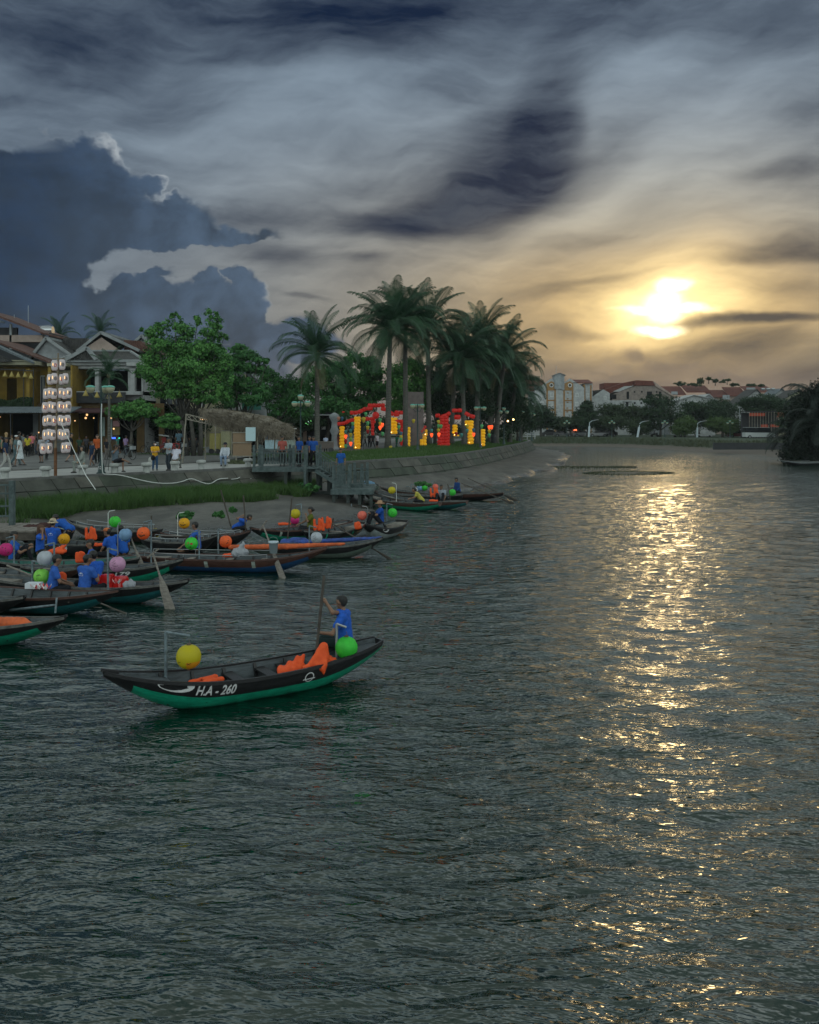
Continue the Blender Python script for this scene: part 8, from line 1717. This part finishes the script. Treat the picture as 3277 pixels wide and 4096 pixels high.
CR = [(6, 1745, 1835, 'in green at the left edge under the awning', (.05, .13, .09)), (45, 1738, 1822, 'in a beige top beside the blond bun', (.30, .24, .17)), (95, 1736, 1818, 'in grey between the white dress and the yellow shirt', (.14, .15, .16)), (145, 1738, 1818, 'in black right of the pink top', (.02, .02, .02)), (186, 1745, 1838, 'in a pale blue shirt behind the tower lanterns', (.24, .30, .40)), (205, 1742, 1815, 'in maroon behind the lantern tower pole', (.14, .04, .04)),
      (318, 1752, 1822, 'in dark green behind the black t-shirt man', (.03, .06, .04)), (345, 1750, 1815, 'in dark grey left of the woman in the mask', (.05, .05, .06)), (425, 1758, 1838, 'in black right of the near lamp post', (.015, .015, .02)), (438, 1752, 1812, 'in white by the menu boards', (.4, .42, .42)), (470, 1745, 1815, 'in teal behind the photographer', (.05, .22, .18)), (530, 1740, 1808, 'in khaki by the bicycles', (.16, .15, .09)), (656, 1738, 1812, 'in a red top by the rickshaw', (.25, .04, .04)), (905, 1742, 1802, 'in black beside the glass cabinet', (.02, .02, .02)), (1045, 1730, 1798, 'in dark blue near the mat board', (.03, .05, .12)), (1115, 1728, 1792, 'in pink behind the food cart', (.38, .22, .24)), (1350, 1745, 1798, 'in dark red beside the first yellow column', (.12, .03, .03)), (1460, 1740, 1786, 'in beige inside the left gateway', (.3, .26, .2))]
for i, (sx, a, b_, lab, c) in enumerate(CR): walker(sx, a, b_, 'person ' + lab, rd.uniform(0, 360), rd.choice(['stand', 'walk']), top=c, legs=rd.choice([(.02, .02, .02), (.05, .06, .08), (.12, .11, .10)]), h=.048, hair=rd.choice(['short', 'long', 'short', 'bun']))

# ================================================================== bicycles, cars, far lamps
m_tyre = newmat('tyre', (.012, .012, .012), rough=.8)
def bicycle(sx, sy, label, rz, Y=None, c=(.10, .13, .14)):
    p = G3(sx, sy, PZ) if Y is None else Vector(((sx - CX) * Y / F, Y, PZ)); o = thing('bicycle', label, 'bicycle', p, rz, 'bicycles parked under the street trees'); m = newmat('bicycle_paint', c, rough=.4)
    for x in (-.52, .52):
        w = MB().tube([(x + .33 * math.cos(t), 0, .35 + .33 * math.sin(t)) for t in [k * math.pi / 10 for k in range(21)]], .022, 6, caps=False).build('wheel', m_tyre, o); mb = MB()
        for k in range(6): t = k * math.pi / 6; mb.tube([(x - .32 * math.cos(t), 0, .35 - .32 * math.sin(t)), (x + .32 * math.cos(t), 0, .35 + .32 * math.sin(t))], .004, 3)
        mb.build('spokes', m_steel, w)
    mb = MB()
    for a, b_ in (((-.52, .35), (-.18, .80)), ((-.52, .35), (-.05, .32)), ((-.05, .32), (-.20, .88)), ((-.05, .32), (.36, .74)), ((-.18, .78), (.34, .86)), ((.52, .35), (.32, .98))): mb.tube([(a[0], 0, a[1]), (b_[0], 0, b_[1])], .018, 6)
    mb.build('frame', m, o); MB().box(-.33, -.08, -.07, .07, .88, .94).build('saddle', m_tyre, o); MB().tube([(.30, -.28, 1.0), (.33, 0, 1.03), (.30, .28, 1.0)], .014, 6).build('handlebar', m_steel, o); MB().box(.42, .68, -.16, .16, .72, .96).build('basket', m_steel, o)
bicycle(508, 1800, 'bicycle with a pale front mudguard behind the photographer', -.5, 62); bicycle(640, 1806, 'bicycle parked left of the tall man in grey', .4, 70); bicycle(600, 1800, 'bicycle furthest left in the row under the small tree', .7, 74, (.05, .06, .07)); bicycle(712, 1806, 'bicycle with a big wheel beside the red box', -.3, 69); bicycle(745, 1802, 'bicycle behind the bench sitters', .2, 76, (.04, .05, .06))
rb = MB().box(-.25, .25, -.2, .2, .2, .95).build('red_box', newmat('red_box_paint', (.35, .03, .03), rough=.5)); rb.location = ((705 - CX) * 71 / F, 71, PZ); tag(rb, 'red delivery box among the parked bicycles', 'box')
rk = thing('rickshaw', 'red cycle rickshaw with a pale hood under the trees', 'rickshaw', ((668 - CX) * 76 / F, 76, PZ)); MB().box(-.5, .3, -.35, .35, .4, .75).build('seat', newmat('rickshaw_red', (.22, .03, .025)), rk); MB().prism([(-.6, 1.5), (.4, 1.35), (.4, 1.4), (-.6, 1.56)], -.4, .4).build('hood', m_wht, rk)
for x in (-.3, .9): MB().tube([(x + .35 * math.cos(t), -.38 if x < 0 else 0, .36 + .35 * math.sin(t)) for t in [k * math.pi / 8 for k in range(17)]], .025, 6, caps=False).build('wheel', m_tyre, rk)
MB().tube([(.3, 0, .5), (.9, 0, .36), (.8, 0, 1.1)], .02, 6).build('frame', m_steel, rk)
def car(sx, Y, label, c, L_=4.2, H=1.45, van=False, rz=0.0, group='cars parked along the far river road'):
    o = thing('parked_car', label, 'van' if van else 'car', ((sx - CX) * Y / F, Y, GZ + .06), rz, group); m = newmat('car_paint', c, rough=.25, coat=.6, spec=.5); h2 = L_ / 2
    pr = [(-h2, .30), (h2, .30), (h2, .62), (h2 - .25, .78), (h2 - 1.0, .86), (-h2 + .5, .90), (-h2, .85)] if not van else [(-h2, .3), (h2, .3), (h2, .9), (h2 - .5, 1.1), (-h2, 1.15)]
    MB().prism(pr, -.85, .85).build('body', m, o)
    cb = [(-h2 + .35, .88), (h2 - 1.15, .86), (h2 - 1.75, H - .05), (-h2 + 1.1, H)] if not van else [(-h2 + .02, 1.14), (h2 - .55, 1.09), (h2 - 1.0, 2.0), (-h2 + .1, 2.05)]
    MB().prism(cb, -.72, .72).build('windows', m_glass, o); t_ = cb[2:]; MB().prism([(t_[0][0] + .02, t_[0][1]), (t_[1][0] - .02, t_[1][1]), (t_[1][0], t_[1][1] + .05), (t_[0][0], t_[0][1] + .05)], -.74, .74).build('roof', m, o)
    for x in (-h2 + .8, h2 - .8):
        for y in (-.82, .82): w = MB().tube([(x, y - .1, .32), (x, y + .1, .32)], .32, 14).build('wheel', m_tyre, o); MB().tube([(x, y - .12, .32), (x, y + .12, .32)], .18, 10).build('rim', m_steel, w)
    for y in (-.6, .6): MB().box(h2 - .02, h2 + .02, y - .12, y + .12, .58, .70).build('headlight', m_frw, o)
    return o
car(2252, 189, 'silver car left of the small white van on the far road', (.22, .23, .24)); car(2392, 188, 'white car beside the first slanted solar light on the far road', (.5, .5, .52), rz=3.14); car(2308, 190, 'small white van with a red light box on the far road', (.45, .45, .46), 3.4, van=True); car(2330, 188.5, 'pale car just right of the small white van', (.35, .36, .37)); car(3035, 168, 'white minibus parked under the red lit bar', (.45, .48, .48), 5.5, van=True); car(2425, 190.5, 'dark van right of the white car under the far trees', (.03, .03, .035), 4.6, van=True); car(2205, 190, 'dark car half hidden by the far tree on the left', (.04, .04, .045)); car(2950, 176, 'maroon car near the tall street light', (.12, .03, .03))
rl = MB().box(-.35, .35, -.1, .1, 0, .3).build('light_box', newmat('red_light_box', (.5, .1, .05), emit=(1, .2, .08), estr=1.5)); rl.location = P3(2301, 1722, 188.6); tag(rl, 'small glowing red light box on the far road', 'light')
gc = thing('golf_cart', 'white roofed golf cart beside the right slanted solar light', 'golf cart', ((2815 - CX) * 178 / F, 178, GZ + .05)); MB().box(-1.6, 1.5, -.6, .6, .3, .7).build('body', m_wht, gc); MB().prism([(-1.9, 1.95), (1.2, 1.85), (1.2, 1.92), (-1.9, 2.03)], -.7, .7).build('roof', m_wht, gc); [MB().beam((x, y, .7), (x, y, 1.9), .05).build('pillar', m_steel, gc) for x in (-1.5, 1.1) for y in (-.55, .55)]; [MB().tube([(x, y - .08, .25), (x, y + .08, .25)], .25, 12).build('wheel', m_tyre, gc) for x in (-1.1, 1.0) for y in (-.6, .6)]
for i, (sx, Y, lab) in enumerate(((2620, 184, 'rider on a motorbike left of the right solar light'), (2713, 178, 'motorbike rider in white near the far bright bush'), (2440, 186, 'motorbike rider passing the dark van'))):
    o = thing('motorbike', lab + ', the motorbike', 'motorbike', ((sx - CX) * Y / F, Y, GZ + .06)); [MB().tube([(x, -.05, .28), (x, .05, .28)], .28, 12).build('wheel', m_tyre, o) for x in (-.6, .6)]; MB().prism([(-.7, .5), (.5, .35), (.6, .9), (.35, .9), (.2, .6), (-.6, .75)], -.12, .12).build('body', m_wht if i == 1 else m_fr, o); MB().tube([(.45, -.3, 1.0), (.45, .3, 1.0)], .02, 5).build('handlebar', m_fr, o)
    person(lab + ', the rider', ((sx - CX) * Y / F - .15, Y, GZ + .30), 0.0, 'sit', top=(.45, .45, .45) if i == 1 else (.1, .1, .12), h=.07, lean=.1, arms=((.2, .2, .25), (.5, .22, .25), (.2, -.2, .25), (.5, -.22, .25)))
for i, (sx, Y, tall, lab) in enumerate(((2268, 180, 0, 'far triple globe lamp left of the first solar light'), (2448, 180, 0, 'far triple globe lamp before the small white gable house'), (2660, 178, 0, 'far triple globe lamp below the broad tree'), (2921, 172, 0, 'far triple globe lamp left of the tall street light'))):
    lamp(sx, 0, Y, lab, ((-.45, 0, -.05), (.45, 0, -.05), (0, .05, .3)), 3.0, GZ)
m_sol = newmat('solar_pole_paint', (.45, .52, .56), rough=.5)
for i, (b0, t0, Y, lab) in enumerate((((2356, 1746), (2359, 1690), 181, 'left slanted solar street light on the far bank'), ((2550, 1752), (2560, 1694), 179, 'middle slanted solar street light on the far bank'), ((2788, 1760), (2791, 1694), 176, 'right slanted solar street light on the far bank'))):
    p = P3(*b0, Y); p.z = min(p.z, GZ); t_ = P3(*t0, Y) - p; o = thing('solar_light', lab, 'street light', p, 0, 'slanted solar street lights on the far bank')
    MB().tube([(0, 0, 0), t_ * .75], .22, 8).build('sleeve', m_sol, o); MB().tube([t_ * .75, t_, t_ + Vector((.5, 0, .35)), t_ + Vector((1.3, 0, .5))], .08, 6).build('arm', m_sol, o); MB().beam(t_ + Vector((.3, 0, .55)), t_ + Vector((1.6, 0, .95)), .9, .06).build('solar_panel', m_glass, o); MB().beam(t_ + Vector((.9, 0, .48)), t_ + Vector((1.8, 0, .55)), .3, .10).build('lamp_head', m_wht, o)
p = Vector(((2959 - CX) * 176 / F, 176, GZ)); o = thing('street_light', 'tall single arm street light left of the red lit bar', 'street light', p); hgt = P3(2961, 1612, 176).z - GZ; MB().tube([(0, 0, 0), (0, 0, hgt - .6), (.5, 0, hgt), (2.0, 0, hgt + .5)], [.10, .06, .05, .04], 6).build('pole', m_steel, o); MB().box(1.8, 2.4, -.12, .12, hgt + .42, hgt + .56).build('lamp_head', m_wht, o)
# small tour boat with a light strip at the right edge
tb = Boat('low tour boat with a bright strip light moored under the right edge palms', (3120, 1840), (3330, 1836), W=1.6, up=m_grw, low=m_dkw, group=None, name='tour_boat'); ps = tb.world(0, 0, 0); so = MB().box(-2.0, 2.0, -.03, .03, 0, .05).build('strip_light', newmat('strip_light', (.8, .8, .7), emit=(1, .95, .75), estr=1.2)); so.location = P3(3212, 1804, 104); tag(so, 'thin white strip light on the bank above the tour boat', 'light')
fe = thing('white_fence', 'short white slatted fence at the tip of the embankment', 'fence', P3(2108, 1735, 140)); fe.location.z = PZ
for z in (.4, .7, 1.0): MB().box(-1.2, 1.4, 0, .05, z, z + .12).build('slat', m_wht, fe)
for x in (-1.1, 0, 1.2): MB().box(x, x + .1, -.06, -.005, 0, 1.2).build('fence_post', m_wht, fe)
# ================================================================== river air
m_hz = bpy.data.materials.new('river_haze'); m_hz.use_nodes = True; hn = m_hz.node_tree; hn.nodes.clear()
pv = hn.nodes.new('ShaderNodeVolumePrincipled'); pv.inputs['Color'].default_value = (.86, .90, .95, 1); pv.inputs['Density'].default_value = .0002; pv.inputs['Anisotropy'].default_value = .35
ho = hn.nodes.new('ShaderNodeOutputMaterial'); hn.links.new(pv.outputs[0], ho.inputs['Volume'])
hz = MB().box(-950, 950, -70, 1600, -1.5, 30).build('haze', m_hz); hz['kind'] = 'stuff'
sc.cycles.volume_bounces = 0
